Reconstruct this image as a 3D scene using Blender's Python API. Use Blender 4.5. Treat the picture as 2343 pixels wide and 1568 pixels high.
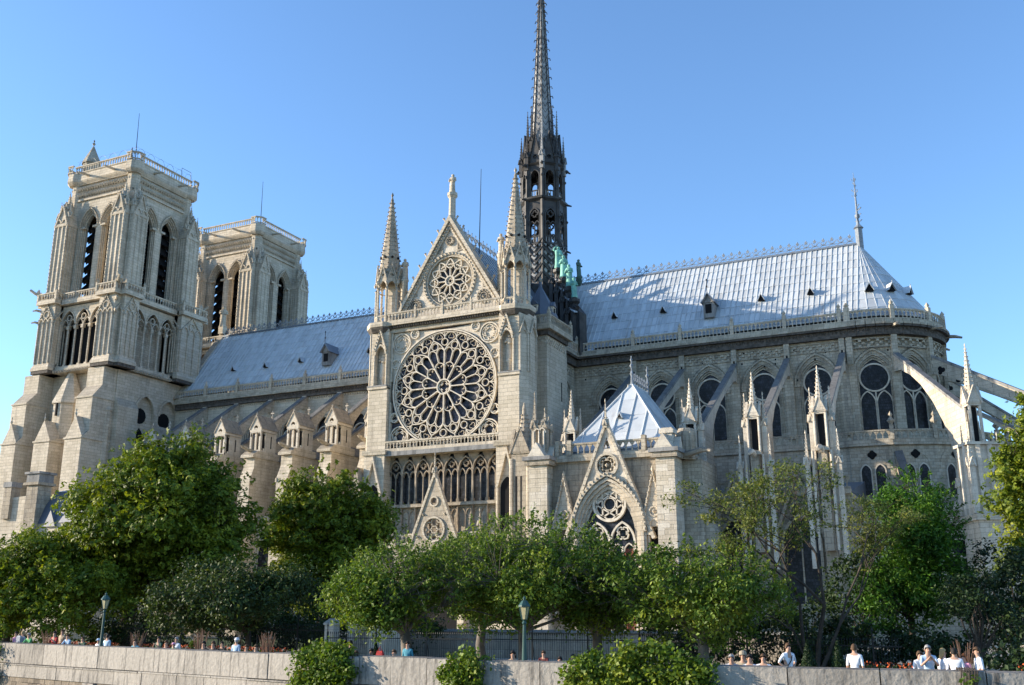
import bpy, bmesh, math, random
import numpy as np
from mathutils import Vector, Matrix
from mathutils.geometry import tessellate_polygon
sin, cos, pi, sqrt, rad = math.sin, math.cos, math.pi, math.sqrt, math.radians
random.seed(7)
scene = bpy.context.scene
for o in list(bpy.data.objects): bpy.data.objects.remove(o)
COL = scene.collection

# ------------------------------------------------------------------ camera
CAM = Vector((53.172, -93.348, 2.700)); YAW, PITCH, ROLL = 0.4481, 0.2639, 0.0011
fw = Vector((-sin(YAW)*cos(PITCH), cos(YAW)*cos(PITCH), sin(PITCH)))
rt = Vector((cos(YAW), sin(YAW), 0)); up = rt.cross(fw)
rt2 = rt*cos(ROLL)+up*sin(ROLL); up2 = up*cos(ROLL)-rt*sin(ROLL)
cd = bpy.data.cameras.new('camera'); cam = bpy.data.objects.new('camera', cd); COL.objects.link(cam)
cam.matrix_world = Matrix(((rt2.x, up2.x, -fw.x, CAM.x), (rt2.y, up2.y, -fw.y, CAM.y), (rt2.z, up2.z, -fw.z, CAM.z), (0, 0, 0, 1)))
cd.sensor_width = 36; cd.sensor_fit = 'HORIZONTAL'; cd.lens = 36*2290.36/2342; cd.clip_start = .5; cd.clip_end = 6000
scene.camera = cam

# ------------------------------------------------------------------ sky, sun, exposure
SUN_AZ, SUN_EL = rad(20.5), rad(15.2)          # azimuth south of due west (-x), elevation
world = bpy.data.worlds.new('World'); scene.world = world; world.use_nodes = True
wn = world.node_tree; bg = wn.nodes['Background']
sky = wn.nodes.new('ShaderNodeTexSky'); sky.sky_type = 'NISHITA'; sky.sun_disc = False
sky.sun_elevation = SUN_EL; sky.sun_rotation = math.atan2(-cos(SUN_AZ), -sin(SUN_AZ))
sky.altitude = 0; sky.air_density = 1.0; sky.dust_density = 0.3; sky.ozone_density = 4.4
wn.links.new(sky.outputs[0], bg.inputs[0]); bg.inputs[1].default_value = 0.15
sd = bpy.data.lights.new('sun', 'SUN'); sd.energy = 4.1; sd.angle = rad(.55); sd.color = (1, .87, .70)
sun = bpy.data.objects.new('sun', sd); COL.objects.link(sun)
sun.rotation_euler = Vector((-cos(SUN_AZ)*cos(SUN_EL), -sin(SUN_AZ)*cos(SUN_EL), sin(SUN_EL))).to_track_quat('Z', 'Y').to_euler()
sun.location = (-150, -60, 90)
vs = scene.view_settings; vs.view_transform = 'Standard'; vs.look = 'None'; vs.gamma = 1; vs.use_curve_mapping = False
vs.exposure = 1.22

# ------------------------------------------------------------------ materials
def _n(nt, t, **k):
    n = nt.nodes.new(t)
    for a, b in k.items():
        if a[0] == 'i' and a[1:].isdigit(): n.inputs[int(a[1:])].default_value = b
        else: setattr(n, a, b)
    return n
MATS = {}
def newmat(name):
    m = bpy.data.materials.new(name); m.use_nodes = True; MATS[name] = m
    return m, m.node_tree, m.node_tree.nodes['Principled BSDF'], m.node_tree.links
def c4(c): return (c[0], c[1], c[2], 1)
def ramp(nt, stops):
    r = nt.nodes.new('ShaderNodeValToRGB'); e = r.color_ramp.elements
    while len(e) < len(stops): e.new(.5)
    for k, (p, c) in enumerate(stops): e[k].position = p; e[k].color = c4(c) if not isinstance(c, (int, float)) else (c, c, c, 1)
    return r
def mixc(nt, lk, mode, fac, a, b):
    m = nt.nodes.new('ShaderNodeMix'); m.data_type = 'RGBA'; m.blend_type = mode
    for s, v in ((0, fac), (6, a), (7, b)):
        if hasattr(v, 'links'): lk.new(v, m.inputs[s])
        else: m.inputs[s].default_value = v if s == 0 else c4(v)
    return m.outputs[2]
def plain(name, col, rough=.8, var=.25, scale=3.0, metal=0.0, rnd=0.0, bump=0.0, spec=.3):
    m, nt, p, lk = newmat(name)
    g = _n(nt, 'ShaderNodeNewGeometry'); no = _n(nt, 'ShaderNodeTexNoise'); no.inputs['Scale'].default_value = scale; no.inputs['Detail'].default_value = 5
    lk.new(g.outputs['Position'], no.inputs['Vector'])
    r = ramp(nt, [(.3, 1-var), (.7, 1+var*.5)]); lk.new(no.outputs[0], r.inputs[0])
    c = mixc(nt, lk, 'MULTIPLY', 1.0, col, r.outputs[0])
    if rnd:
        oi = _n(nt, 'ShaderNodeObjectInfo'); rr = ramp(nt, [(0, 1-rnd), (1, 1+rnd*.6)]); lk.new(oi.outputs['Random'], rr.inputs[0])
        c = mixc(nt, lk, 'MULTIPLY', 1.0, c, rr.outputs[0])
    lk.new(c, p.inputs['Base Color']); p.inputs['Roughness'].default_value = rough; p.inputs['Metallic'].default_value = metal
    p.inputs['Specular IOR Level'].default_value = spec
    if bump:
        b = _n(nt, 'ShaderNodeBump'); b.inputs['Strength'].default_value = bump; b.inputs['Distance'].default_value = .03
        n2 = _n(nt, 'ShaderNodeTexNoise'); n2.inputs['Scale'].default_value = scale*5; n2.inputs['Detail'].default_value = 6
        lk.new(g.outputs['Position'], n2.inputs['Vector']); lk.new(n2.outputs[0], b.inputs['Height']); lk.new(b.outputs[0], p.inputs['Normal'])
    return m
def stone(name, c1, c2, course=.42, bl=1.0, mort=.012, grime=.45, grimecol=(.20, .18, .16), bump=.5, mdark=.62, streak=1.0, rnd=0.0, ledge=.55):
    m, nt, p, lk = newmat(name)
    g = _n(nt, 'ShaderNodeNewGeometry'); sx = _n(nt, 'ShaderNodeSeparateXYZ'); lk.new(g.outputs['Position'], sx.inputs[0])
    ad = _n(nt, 'ShaderNodeMath', operation='ADD'); lk.new(sx.outputs[0], ad.inputs[0]); lk.new(sx.outputs[1], ad.inputs[1])
    cb = _n(nt, 'ShaderNodeCombineXYZ'); lk.new(ad.outputs[0], cb.inputs[0]); lk.new(sx.outputs[2], cb.inputs[1])
    br = _n(nt, 'ShaderNodeTexBrick'); lk.new(cb.outputs[0], br.inputs['Vector'])
    br.inputs['Color1'].default_value = c4(c1); br.inputs['Color2'].default_value = c4(c2)
    br.inputs['Mortar'].default_value = c4([x*mdark for x in c1]); br.inputs['Scale'].default_value = 1
    br.inputs['Mortar Size'].default_value = mort; br.inputs['Mortar Smooth'].default_value = .3
    br.inputs['Brick Width'].default_value = bl; br.inputs['Row Height'].default_value = course; br.inputs['Bias'].default_value = -.1
    # broad tone patches
    n1 = _n(nt, 'ShaderNodeTexNoise'); n1.inputs['Scale'].default_value = .24; n1.inputs['Detail'].default_value = 8; n1.inputs['Roughness'].default_value = .6; lk.new(g.outputs['Position'], n1.inputs['Vector'])
    r1 = ramp(nt, [(.28, .74), (.46, 1.0), (.72, 1.12)]); lk.new(n1.outputs[0], r1.inputs[0])
    c = mixc(nt, lk, 'MULTIPLY', .9, br.outputs[0], r1.outputs[0])
    # vertical rain streaks / crust
    mp = _n(nt, 'ShaderNodeMapping'); mp.inputs['Scale'].default_value = (1.3, 1.3, .16); lk.new(g.outputs['Position'], mp.inputs[0])
    n2 = _n(nt, 'ShaderNodeTexNoise'); n2.inputs['Scale'].default_value = 1.1*streak; n2.inputs['Detail'].default_value = 8; n2.inputs['Roughness'].default_value = .65; lk.new(mp.outputs[0], n2.inputs['Vector'])
    r2 = ramp(nt, [(.50, 0.0), (.72, 1.0)]); lk.new(n2.outputs[0], r2.inputs[0])
    mul = _n(nt, 'ShaderNodeMath', operation='MULTIPLY'); lk.new(r2.outputs[0], mul.inputs[0]); mul.inputs[1].default_value = grime
    c = mixc(nt, lk, 'MIX', mul.outputs[0], c, grimecol)
    if ledge:                                                            # lichen and soot on upward-facing ledges
        sn = _n(nt, 'ShaderNodeSeparateXYZ'); lk.new(g.outputs['Normal'], sn.inputs[0]); rl_ = ramp(nt, [(.35, 0.0), (.75, ledge)]); lk.new(sn.outputs[2], rl_.inputs[0])
        c = mixc(nt, lk, 'MIX', rl_.outputs[0], c, [x*.85 for x in grimecol])
    if rnd:
        oi = _n(nt, 'ShaderNodeObjectInfo'); rr = ramp(nt, [(0, 1-rnd), (1, 1+rnd)]); lk.new(oi.outputs['Random'], rr.inputs[0]); c = mixc(nt, lk, 'MULTIPLY', 1, c, rr.outputs[0])
    # fine pitting
    n3 = _n(nt, 'ShaderNodeTexNoise'); n3.inputs['Scale'].default_value = 7; n3.inputs['Detail'].default_value = 6; lk.new(g.outputs['Position'], n3.inputs['Vector'])
    r3 = ramp(nt, [(.3, .82), (.62, 1.06)]); lk.new(n3.outputs[0], r3.inputs[0])
    c = mixc(nt, lk, 'MULTIPLY', .8, c, r3.outputs[0])
    lk.new(c, p.inputs['Base Color']); p.inputs['Roughness'].default_value = .93; p.inputs['Specular IOR Level'].default_value = .15
    bu = _n(nt, 'ShaderNodeBump'); bu.inputs['Strength'].default_value = bump; bu.inputs['Distance'].default_value = .04
    s = _n(nt, 'ShaderNodeMath', operation='MULTIPLY_ADD'); lk.new(br.outputs['Fac'], s.inputs[0]); s.inputs[1].default_value = -.6; lk.new(n3.outputs[0], s.inputs[2])
    lk.new(s.outputs[0], bu.inputs['Height']); lk.new(bu.outputs[0], p.inputs['Normal'])
    return m
def lead(name, base, stain=(.17, .13, .10), rough=.42, metal=.25):
    m, nt, p, lk = newmat(name)
    g = _n(nt, 'ShaderNodeNewGeometry'); oi = _n(nt, 'ShaderNodeObjectInfo'); md = _n(nt, 'ShaderNodeMath', operation='ADD'); lk.new(oi.outputs['Random'], md.inputs[0]); lk.new(g.outputs['Random Per Island'], md.inputs[1]); fr_ = _n(nt, 'ShaderNodeMath', operation='FRACT'); lk.new(md.outputs[0], fr_.inputs[0])
    rr = ramp(nt, [(0, .84), (.5, .99), (1, 1.1)]); lk.new(fr_.outputs[0], rr.inputs[0])
    n1 = _n(nt, 'ShaderNodeTexNoise'); n1.inputs['Scale'].default_value = 1.3; n1.inputs['Detail'].default_value = 7; lk.new(g.outputs['Position'], n1.inputs['Vector'])
    r1 = ramp(nt, [(.3, .92), (.7, 1.05)]); lk.new(n1.outputs[0], r1.inputs[0])
    c = mixc(nt, lk, 'MULTIPLY', 1, base, rr.outputs[0]); c = mixc(nt, lk, 'MULTIPLY', 1, c, r1.outputs[0])
    mp = _n(nt, 'ShaderNodeMapping'); mp.inputs['Scale'].default_value = (1.1, .22, .16); lk.new(g.outputs['Position'], mp.inputs[0])
    n2 = _n(nt, 'ShaderNodeTexNoise'); n2.inputs['Scale'].default_value = .8; n2.inputs['Detail'].default_value = 6; lk.new(mp.outputs[0], n2.inputs['Vector'])
    r2 = ramp(nt, [(.62, 0), (.72, .5)]); lk.new(n2.outputs[0], r2.inputs[0])
    c = mixc(nt, lk, 'MIX', r2.outputs[0], c, stain)
    lk.new(c, p.inputs['Base Color']); p.inputs['Roughness'].default_value = rough; p.inputs['Metallic'].default_value = metal
    b = _n(nt, 'ShaderNodeBump'); b.inputs['Strength'].default_value = .25; b.inputs['Distance'].default_value = .03
    lk.new(n1.outputs[0], b.inputs['Height']); lk.new(b.outputs[0], p.inputs['Normal'])
    return m
def leafmat(name, ca, cb, cc, trans=.35):
    m, nt, p, lk = newmat(name)
    g = _n(nt, 'ShaderNodeNewGeometry')
    n1 = _n(nt, 'ShaderNodeTexNoise'); n1.inputs['Scale'].default_value = .55; n1.inputs['Detail'].default_value = 3; lk.new(g.outputs['Position'], n1.inputs['Vector'])
    r1 = ramp(nt, [(.3, ca), (.52, cb), (.72, cc)]); lk.new(n1.outputs[0], r1.inputs[0])
    rr = ramp(nt, [(0, (.5, .58, .6)), (.5, (.95, 1.0, .9)), (.86, (1.35, 1.3, 1.0)), (1, (1.9, 1.55, 1.0))]); lk.new(g.outputs['Random Per Island'], rr.inputs[0])
    c = mixc(nt, lk, 'MULTIPLY', 1, r1.outputs[0], rr.outputs[0])
    lk.new(c, p.inputs['Base Color']); p.inputs['Roughness'].default_value = .55; p.inputs['Specular IOR Level'].default_value = .25
    tr = _n(nt, 'ShaderNodeBsdfTranslucent'); ct = mixc(nt, lk, 'MULTIPLY', 1, c, (1.3, 1.35, .55)); lk.new(ct, tr.inputs[0])
    mx = _n(nt, 'ShaderNodeMixShader'); mx.inputs[0].default_value = trans
    lk.new(p.outputs[0], mx.inputs[1]); lk.new(tr.outputs[0], mx.inputs[2]); lk.new(mx.outputs[0], nt.nodes['Material Output'].inputs[0])
    return m
stone('stone', (.49, .425, .325), (.60, .525, .415), grime=.42, grimecol=(.14, .12, .10), mdark=.42)
stone('stone_grey', (.38, .33, .25), (.52, .46, .36), bl=.62, course=.33, grime=.55, grimecol=(.12, .11, .10), mdark=.4)
stone('stone_worn', (.36, .305, .23), (.44, .38, .295), course=.5, bl=.7, grime=.85, grimecol=(.13, .12, .11), bump=.9, streak=1.6)
stone('stone_pale', (.54, .475, .38), (.64, .58, .48), grime=.45, grimecol=(.17, .15, .13), course=.6, bl=1.4, mort=.008)
stone('coping', (.25, .245, .235), (.31, .30, .28), grime=.8, grimecol=(.07, .07, .07), course=5, bl=1.2)
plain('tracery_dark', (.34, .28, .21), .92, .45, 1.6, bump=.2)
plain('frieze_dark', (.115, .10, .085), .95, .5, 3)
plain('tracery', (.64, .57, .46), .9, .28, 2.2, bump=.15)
lead('lead', (.50, .525, .535), rough=.6, metal=.04); lead('lead_dark', (.16, .19, .23), rough=.5)
lead('slate', (.10, .115, .145), rough=.5, metal=0); 
plain('cresting', (.24, .27, .30), .6, .3, 3)
plain('spire_lead', (.065, .06, .055), .55, .55, .9, metal=.1); plain('spire_pale', (.33, .32, .30), .5, .5, .8, metal=.1)
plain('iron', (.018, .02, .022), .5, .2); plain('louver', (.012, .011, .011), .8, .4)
def leaded(name, ca, cb):                                                # small leaded panes
    m, nt, p, lk = newmat(name); g = _n(nt, 'ShaderNodeNewGeometry'); sx = _n(nt, 'ShaderNodeSeparateXYZ'); lk.new(g.outputs['Position'], sx.inputs[0])
    ad = _n(nt, 'ShaderNodeMath', operation='ADD'); lk.new(sx.outputs[0], ad.inputs[0]); lk.new(sx.outputs[1], ad.inputs[1]); cb_ = _n(nt, 'ShaderNodeCombineXYZ'); lk.new(ad.outputs[0], cb_.inputs[0]); lk.new(sx.outputs[2], cb_.inputs[1])
    br = _n(nt, 'ShaderNodeTexBrick'); lk.new(cb_.outputs[0], br.inputs['Vector']); br.offset = .5; br.inputs['Color1'].default_value = c4(ca); br.inputs['Color2'].default_value = c4(cb); br.inputs['Mortar'].default_value = (.004, .004, .004, 1); br.inputs['Scale'].default_value = 1; br.inputs['Brick Width'].default_value = .26; br.inputs['Row Height'].default_value = .30; br.inputs['Mortar Size'].default_value = .02
    no = _n(nt, 'ShaderNodeTexNoise'); no.inputs['Scale'].default_value = 1.7; lk.new(g.outputs['Position'], no.inputs['Vector']); r = ramp(nt, [(.35, .35), (.7, 1.9)]); lk.new(no.outputs[0], r.inputs[0])
    lk.new(mixc(nt, lk, 'MULTIPLY', 1, br.outputs[0], r.outputs[0]), p.inputs['Base Color']); p.inputs['Roughness'].default_value = .4; p.inputs['Specular IOR Level'].default_value = .25
leaded('glass', (.008, .009, .012), (.030, .032, .042)); leaded('glass_violet', (.014, .013, .022), (.055, .052, .075))
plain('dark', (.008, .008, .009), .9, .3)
plain('verdigris', (.22, .50, .40), .7, .45, 1.2); plain('bronze_dark', (.07, .14, .12), .6, .4, 2)
plain('door_red', (.22, .075, .05), .8, .3, 4)
# ------------------------------------------------------------------ mesh helpers
class Fr:                                   # facade frame: a along, b up, c outwards
    def __init__(s, o, u=(1, 0, 0), v=(0, 0, 1)):
        s.o = Vector(o); s.u = Vector(u).normalized(); s.v = Vector(v).normalized(); s.w = s.u.cross(s.v)
    def __call__(s, a, b, c=0): return tuple(s.o+s.u*a+s.v*b+s.w*c)
def FS(y, x=0): return Fr((x, y, 0))                                   # facing south (to the camera)
def FE(x, y=0): return Fr((x, y, 0), (0, 1, 0))                        # facing east
def FN(y, x=0): return Fr((x, y, 0), (-1, 0, 0))
def FW(x, y=0): return Fr((x, y, 0), (0, -1, 0))
WF = None
class B:
    def __init__(s, mat='stone'): s.v = []; s.f = []; s.m = []; s.mats = []; s.use(mat)
    def use(s, mat):
        if mat not in s.mats: s.mats.append(mat)
        s.cur = s.mats.index(mat); return s
    def add(s, vs, fs):
        n = len(s.v); s.v += [tuple(p) for p in vs]
        for f in fs: s.f.append([i+n for i in f]); s.m.append(s.cur)
        return s
    def hexa(s, p): return s.add(p, [(0, 3, 2, 1), (4, 5, 6, 7), (0, 1, 5, 4), (1, 2, 6, 5), (2, 3, 7, 6), (3, 0, 4, 7)])
    def box(s, x0, x1, y0, y1, z0, z1): return s.hexa([(x0, y0, z0), (x1, y0, z0), (x1, y1, z0), (x0, y1, z0), (x0, y0, z1), (x1, y0, z1), (x1, y1, z1), (x0, y1, z1)])
    def fbox(s, F, a0, a1, b0, b1, c0, c1):
        return s.hexa([F(a0, b0, c1), F(a1, b0, c1), F(a1, b0, c0), F(a0, b0, c0), F(a0, b1, c1), F(a1, b1, c1), F(a1, b1, c0), F(a0, b1, c0)])
    def frus(s, cx, cy, hx0, hy0, z0, hx1, hy1, z1, cap=True):          # frustum with rectangular section
        v = [(cx+i*hx0, cy+j*hy0, z0) for i, j in ((-1, -1), (1, -1), (1, 1), (-1, 1))]+[(cx+i*hx1, cy+j*hy1, z1) for i, j in ((-1, -1), (1, -1), (1, 1), (-1, 1))]
        f = [(0, 1, 5, 4), (1, 2, 6, 5), (2, 3, 7, 6), (3, 0, 4, 7)]
        if cap: f += [(0, 3, 2, 1), (4, 5, 6, 7)]
        return s.add(v, f)
    def prism(s, F, poly, c0, c1):
        n = len(poly); v = [F(a, b, c1) for a, b in poly]+[F(a, b, c0) for a, b in poly]
        return s.add(v, [list(range(n)), list(range(2*n-1, n-1, -1))]+[(i, i+n, (i+1) % n+n, (i+1) % n) for i in range(n)])
    def plate(s, F, outer, holes, c0, c1, rim=True, back=False):        # wall slab with openings
        loops = [outer]+holes; pts = [q for l in loops for q in l]
        tris = tessellate_polygon([[Vector((a, b, 0)) for a, b in l] for l in loops])
        s.add([F(a, b, c1) for a, b in pts], [tuple(t) for t in tris])
        if back: s.add([F(a, b, c0) for a, b in pts], [tuple(reversed(t)) for t in tris])
        for k, l in enumerate(loops):
            if k == 0 and not rim: continue
            n = len(l); v = [F(a, b, c1) for a, b in l]+[F(a, b, c0) for a, b in l]
            s.add(v, [(i, (i+1) % n, (i+1) % n+n, i+n) for i in range(n)])
        return s
    def sweep(s, F, pts, w, c0, c1, closed=False):                      # moulding along a path in the facade plane
        n = len(pts)
        if n < 2: return s
        P = [Vector(p) for p in pts]; off = []
        for i in range(n):
            d1 = (P[i]-P[i-1]) if (i > 0 or closed) else (P[i+1]-P[i]); d2 = (P[(i+1) % n]-P[i]) if (i < n-1 or closed) else d1
            d1 = d1.normalized() if d1.length > 1e-9 else Vector((1, 0)); d2 = d2.normalized() if d2.length > 1e-9 else d1
            t = d1+d2; t = t.normalized() if t.length > 1e-6 else d1
            k = 1/max(.5, t.dot(d1)); off.append(Vector((-t.y, t.x))*(w/2*k))
        v = []
        for p, o in zip(P, off):
            for q, c in ((p-o, c1), (p+o, c1), (p+o, c0), (p-o, c0)): v.append(F(q.x, q.y, c))
        f = []
        for i in range(n if closed else n-1):
            j = (i+1) % n
            for k in range(4): f.append((4*i+k, 4*j+k, 4*j+(k+1) % 4, 4*i+(k+1) % 4))
        if not closed: f += [(0, 1, 2, 3), (4*n-1, 4*n-2, 4*n-3, 4*n-4)]
        return s.add(v, f)
    def tube(s, path, r, n=6, cap=True):                                # r: number or list
        P = [Vector(p) for p in path]; m = len(P); R = r if isinstance(r, (list, tuple)) else [r]*m
        v = []; u = None
        for i in range(m):
            t = ((P[i+1]-P[i]) if i < m-1 else (P[i]-P[i-1])) if i == 0 or i == m-1 else (P[i+1]-P[i-1])
            t = t.normalized() if t.length > 1e-9 else Vector((0, 0, 1))
            if u is None: u = t.orthogonal().normalized()
            else:
                u = u-t*u.dot(t); u = u.normalized() if u.length > 1e-6 else t.orthogonal().normalized()
            w = t.cross(u)
            for k in range(n):
                a = 2*pi*k/n; v.append(P[i]+u*(R[i]*cos(a))+w*(R[i]*sin(a)))
        f = [(i*n+k, i*n+(k+1) % n, (i+1)*n+(k+1) % n, (i+1)*n+k) for i in range(m-1) for k in range(n)]
        if cap: f += [tuple(range(n-1, -1, -1)), tuple(range((m-1)*n, m*n))]
        return s.add(v, f)
    def lathe(s, cx, cy, prof, n=8, rot=0.0, sx=1, sy=1):               # prof: (radius, z) from bottom up
        v = []
        for r, z in prof:
            for k in range(n):
                a = rot+2*pi*k/n; v.append((cx+r*sx*cos(a), cy+r*sy*sin(a), z))
        m = len(prof)
        f = [(i*n+k, i*n+(k+1) % n, (i+1)*n+(k+1) % n, (i+1)*n+k) for i in range(m-1) for k in range(n)]
        f += [tuple(range(n-1, -1, -1)), tuple(range((m-1)*n, m*n))]
        return s.add(v, f)
    def octa(s, p, r, h=None):
        x, y, z = p; h = h or r
        return s.add([(x-r, y, z), (x, y-r, z), (x+r, y, z), (x, y+r, z), (x, y, z+h), (x, y, z-h)], [(0, 1, 4), (1, 2, 4), (2, 3, 4), (3, 0, 4), (1, 0, 5), (2, 1, 5), (3, 2, 5), (0, 3, 5)])
    def crockets(s, p, q, step, r, skip=.3):
        p, q = Vector(p), Vector(q); L = (q-p).length; n = max(1, int(L/step))
        for i in range(n+1): s.octa(tuple(p.lerp(q, (i+.5)/(n+1))), r)
        return s
    def mesh(s, name):
        me = bpy.data.meshes.new(name); me.from_pydata(s.v, [], s.f)
        for k in s.mats: me.materials.append(MATS[k])
        if len(s.mats) > 1: me.polygons.foreach_set('material_index', s.m)
        me.update(); return me
def link(name, data, parent=None, loc=None, kind=None):
    o = bpy.data.objects.new(name, data); COL.objects.link(o)
    if parent is not None: o.parent = parent
    if loc is not None: o.location = loc
    if kind: o['kind'] = kind
    return o
def obj(name, b, parent=None, loc=None, kind=None, smooth=False):
    me = b.mesh(name) if isinstance(b, B) else b
    if smooth: me.polygons.foreach_set('use_smooth', [True]*len(me.polygons))
    return link(name, me, parent, loc, kind)
def tag(o, label, cat, group=None):
    o['label'] = label; o['category'] = cat
    if group: o['group'] = group
    return o
def thing(name, label, cat, loc=(0, 0, 0), group=None, rz=0):
    o = link(name, None, None, loc); o.rotation_euler = (0, 0, rz); return tag(o, label, cat, group)
def structure(o): o['kind'] = 'structure'; return o
def parch(a0, a1, bs, k=1.0, n=7):                                      # pointed arch, left springing to right springing
    s = a1-a0; r = k*s; m = (a0+a1)/2; t1 = math.acos(max(-1, min(1, (m-(a0+r))/r)))
    L = [(a0+r+r*cos(pi+(t1-pi)*i/n), bs+r*sin(pi+(t1-pi)*i/n)) for i in range(n+1)]
    return L+[(a0+a1-a, b) for a, b in reversed(L[:-1])]
def lancet(a0, a1, b0, bs, k=1.0, n=7): return [(a0, b0)]+parch(a0, a1, bs, k, n)+[(a1, b0)]
def circ(a, b, r, n=24, t0=0.0, t1=2*pi):
    full = abs(t1-t0-2*pi) < 1e-6
    return [(a+r*cos(t0+(t1-t0)*i/n), b+r*sin(t0+(t1-t0)*i/n)) for i in range(n if full else n+1)]
def foil(a, b, r, lobes=4, n=5, rot=0.0, inner=.45):                    # cusped foil outline
    o = []; lr = r*(1-inner)*.95; ld = r-lr
    for k in range(lobes):
        t = rot+2*pi*k/lobes
        for i in range(n+1):
            q = t-pi*.62+pi*1.24*i/n; o.append((a+ld*cos(t)+lr*cos(q), b+ld*sin(t)+lr*sin(q)))
    return o
def pinnacle(b, x, y, z0, w, hs, hp, n=4, crk=.45, gab=True, fin=True):  # shaft, gablets, crocketed spire, finial
    h = w/2; b.box(x-h, x+h, y-h, y+h, z0, z0+hs)
    zt = z0+hs; b.frus(x, y, h*1.12, h*1.12, zt-.12, h*1.12, h*1.12, zt)
    if gab:
        g = w*1.15
        for F in (Fr((x, y-h*1.1, 0)), Fr((x+h*1.1, y, 0), (0, 1, 0)), Fr((x-h*1.1, y, 0), (0, -1, 0))):
            b.prism(F, [(-h, zt), (h, zt), (0, zt+g)], -h*.9, .06)
            b.sweep(F, [(-h*1.1, zt-.1), (0, zt+g*1.1), (h*1.1, zt-.1)], .1, -.1, .12)
    r = h*.82 if n == 4 else h*.95
    rot = pi/4 if n == 4 else pi/8
    R = r*(sqrt(2) if n == 4 else 1.06); zb = zt+.02
    b.lathe(x, y, [(R, zb), (R*.55, zb+hp*.45), (.05, zb+hp)], n, rot)
    if crk:
        m = int(hp/crk)
        for k in range(4 if n == 4 else 8):
            a = rot+2*pi*k/(4 if n == 4 else 8)
            for i in range(1, m):
                t = i/m; rr = R+(R*.55-R)*t/.45 if t < .45 else R*.55+(.05-R*.55)*(t-.45)/.55
                b.octa((x+(rr+.03)*cos(a), y+(rr+.03)*sin(a), zb+hp*t), .055+.05*(1-t)*min(1.6, w))
    if fin:
        z = zb+hp; b.octa((x, y, z-.05), .14*min(1.4, w), .2); b.octa((x, y, z+.28), .08, .25)
def balus(b, p, q, z0, h=1.1, sp=.46, t=.2, post=0, arch=True, pr=.09):   # pierced balustrade between two points
    p, q = Vector((p[0], p[1], 0)), Vector((q[0], q[1], 0)); L = (q-p).length
    if L < .05: return
    F = Fr((p.x, p.y, z0), q-p); n = max(1, round(L/sp)); s = L/n
    b.fbox(F, 0, L, 0, .14, -t/2, t/2); b.fbox(F, 0, L, h-.16, h, -t/2-.03, t/2+.03)
    for i in range(n):
        m = (i+.5)*s
        b.fbox(F, m-pr/2, m+pr/2, .14, h-.16, -t*.3, t*.3)
        if arch:
            for e in (-1, 1):
                b.prism(F, [(m+e*s*.5, h-.16), (m+e*pr*.5, h-.16), (m+e*pr*.5, h-.16-s*.62)][::e], -t*.25, t*.25)
    if post:
        for i in range(int(L/post)+1):
            m = i*post; b.fbox(F, m-.16, m+.16, -.05, h+.25, -t/2-.08, t/2+.08); b.octa(F(m, h+.42, 0), .2, .34)
def statue(b, x, y, z, H, face=-pi/2, arm=1, seed=0):                   # robed standing figure
    rn = random.Random(seed); n = 12
    prof = [(.17, 0), (.175, .04), (.155, .15), (.15, .3), (.155, .42), (.145, .52), (.15, .62), (.165, .72), (.175, .79), (.13, .835), (.05, .85), (.047, .868), (.066, .89), (.075, .93), (.066, .972), (.02, 1.0)]
    v = []; ph = rn.random()*6
    for i, (r, t) in enumerate(prof):
        for k in range(n):
            a = 2*pi*k/n; fo = 1+(.10*sin(5*a+ph+t*3) if t < .6 else 0); rr = r*H*fo*(.9 if t < .84 else 1)
            lx, ly = rr*cos(a)*(.72 if t < .84 else 1), rr*sin(a)
            lx += .02*H*sin(t*5+ph)
            v.append((x+lx*cos(face)-ly*sin(face), y+lx*sin(face)+ly*cos(face), z+t*H))
    m = len(prof); b.add(v, [(i*n+k, i*n+(k+1) % n, (i+1)*n+(k+1) % n, (i+1)*n+k) for i in range(m-1) for k in range(n)]+[tuple(range(n-1, -1, -1)), tuple(range((m-1)*n, m*n))])
    def L(f, s_, u): return (x+(f*cos(face)-s_*sin(face))*H, y+(f*sin(face)+s_*cos(face))*H, z+u*H)
    b.tube([L(0, .13, .79), L(.02, .17, .64), L(.13, .10, .60), L(.16, .03, .62)], [.045*H, .045*H, .035*H, .025*H], 6)
    if arm == 1: b.tube([L(0, -.13, .79), L(.02, -.17, .64), L(.12, -.11, .66), L(.15, -.05, .72)], [.045*H, .045*H, .035*H, .025*H], 6)
    elif arm == 2: b.tube([L(0, -.13, .79), L(-.04, -.20, .86), L(-.02, -.14, .97), L(0, -.06, 1.0)], [.045*H, .04*H, .035*H, .025*H], 6)
    else: b.tube([L(0, -.13, .79), L(.0, -.17, .62), L(.02, -.16, .5)], [.045*H, .045*H, .03*H], 6); b.tube([L(.07, -.17, .0), L(.07, -.17, 1.02)], .012*H, 5)
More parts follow.
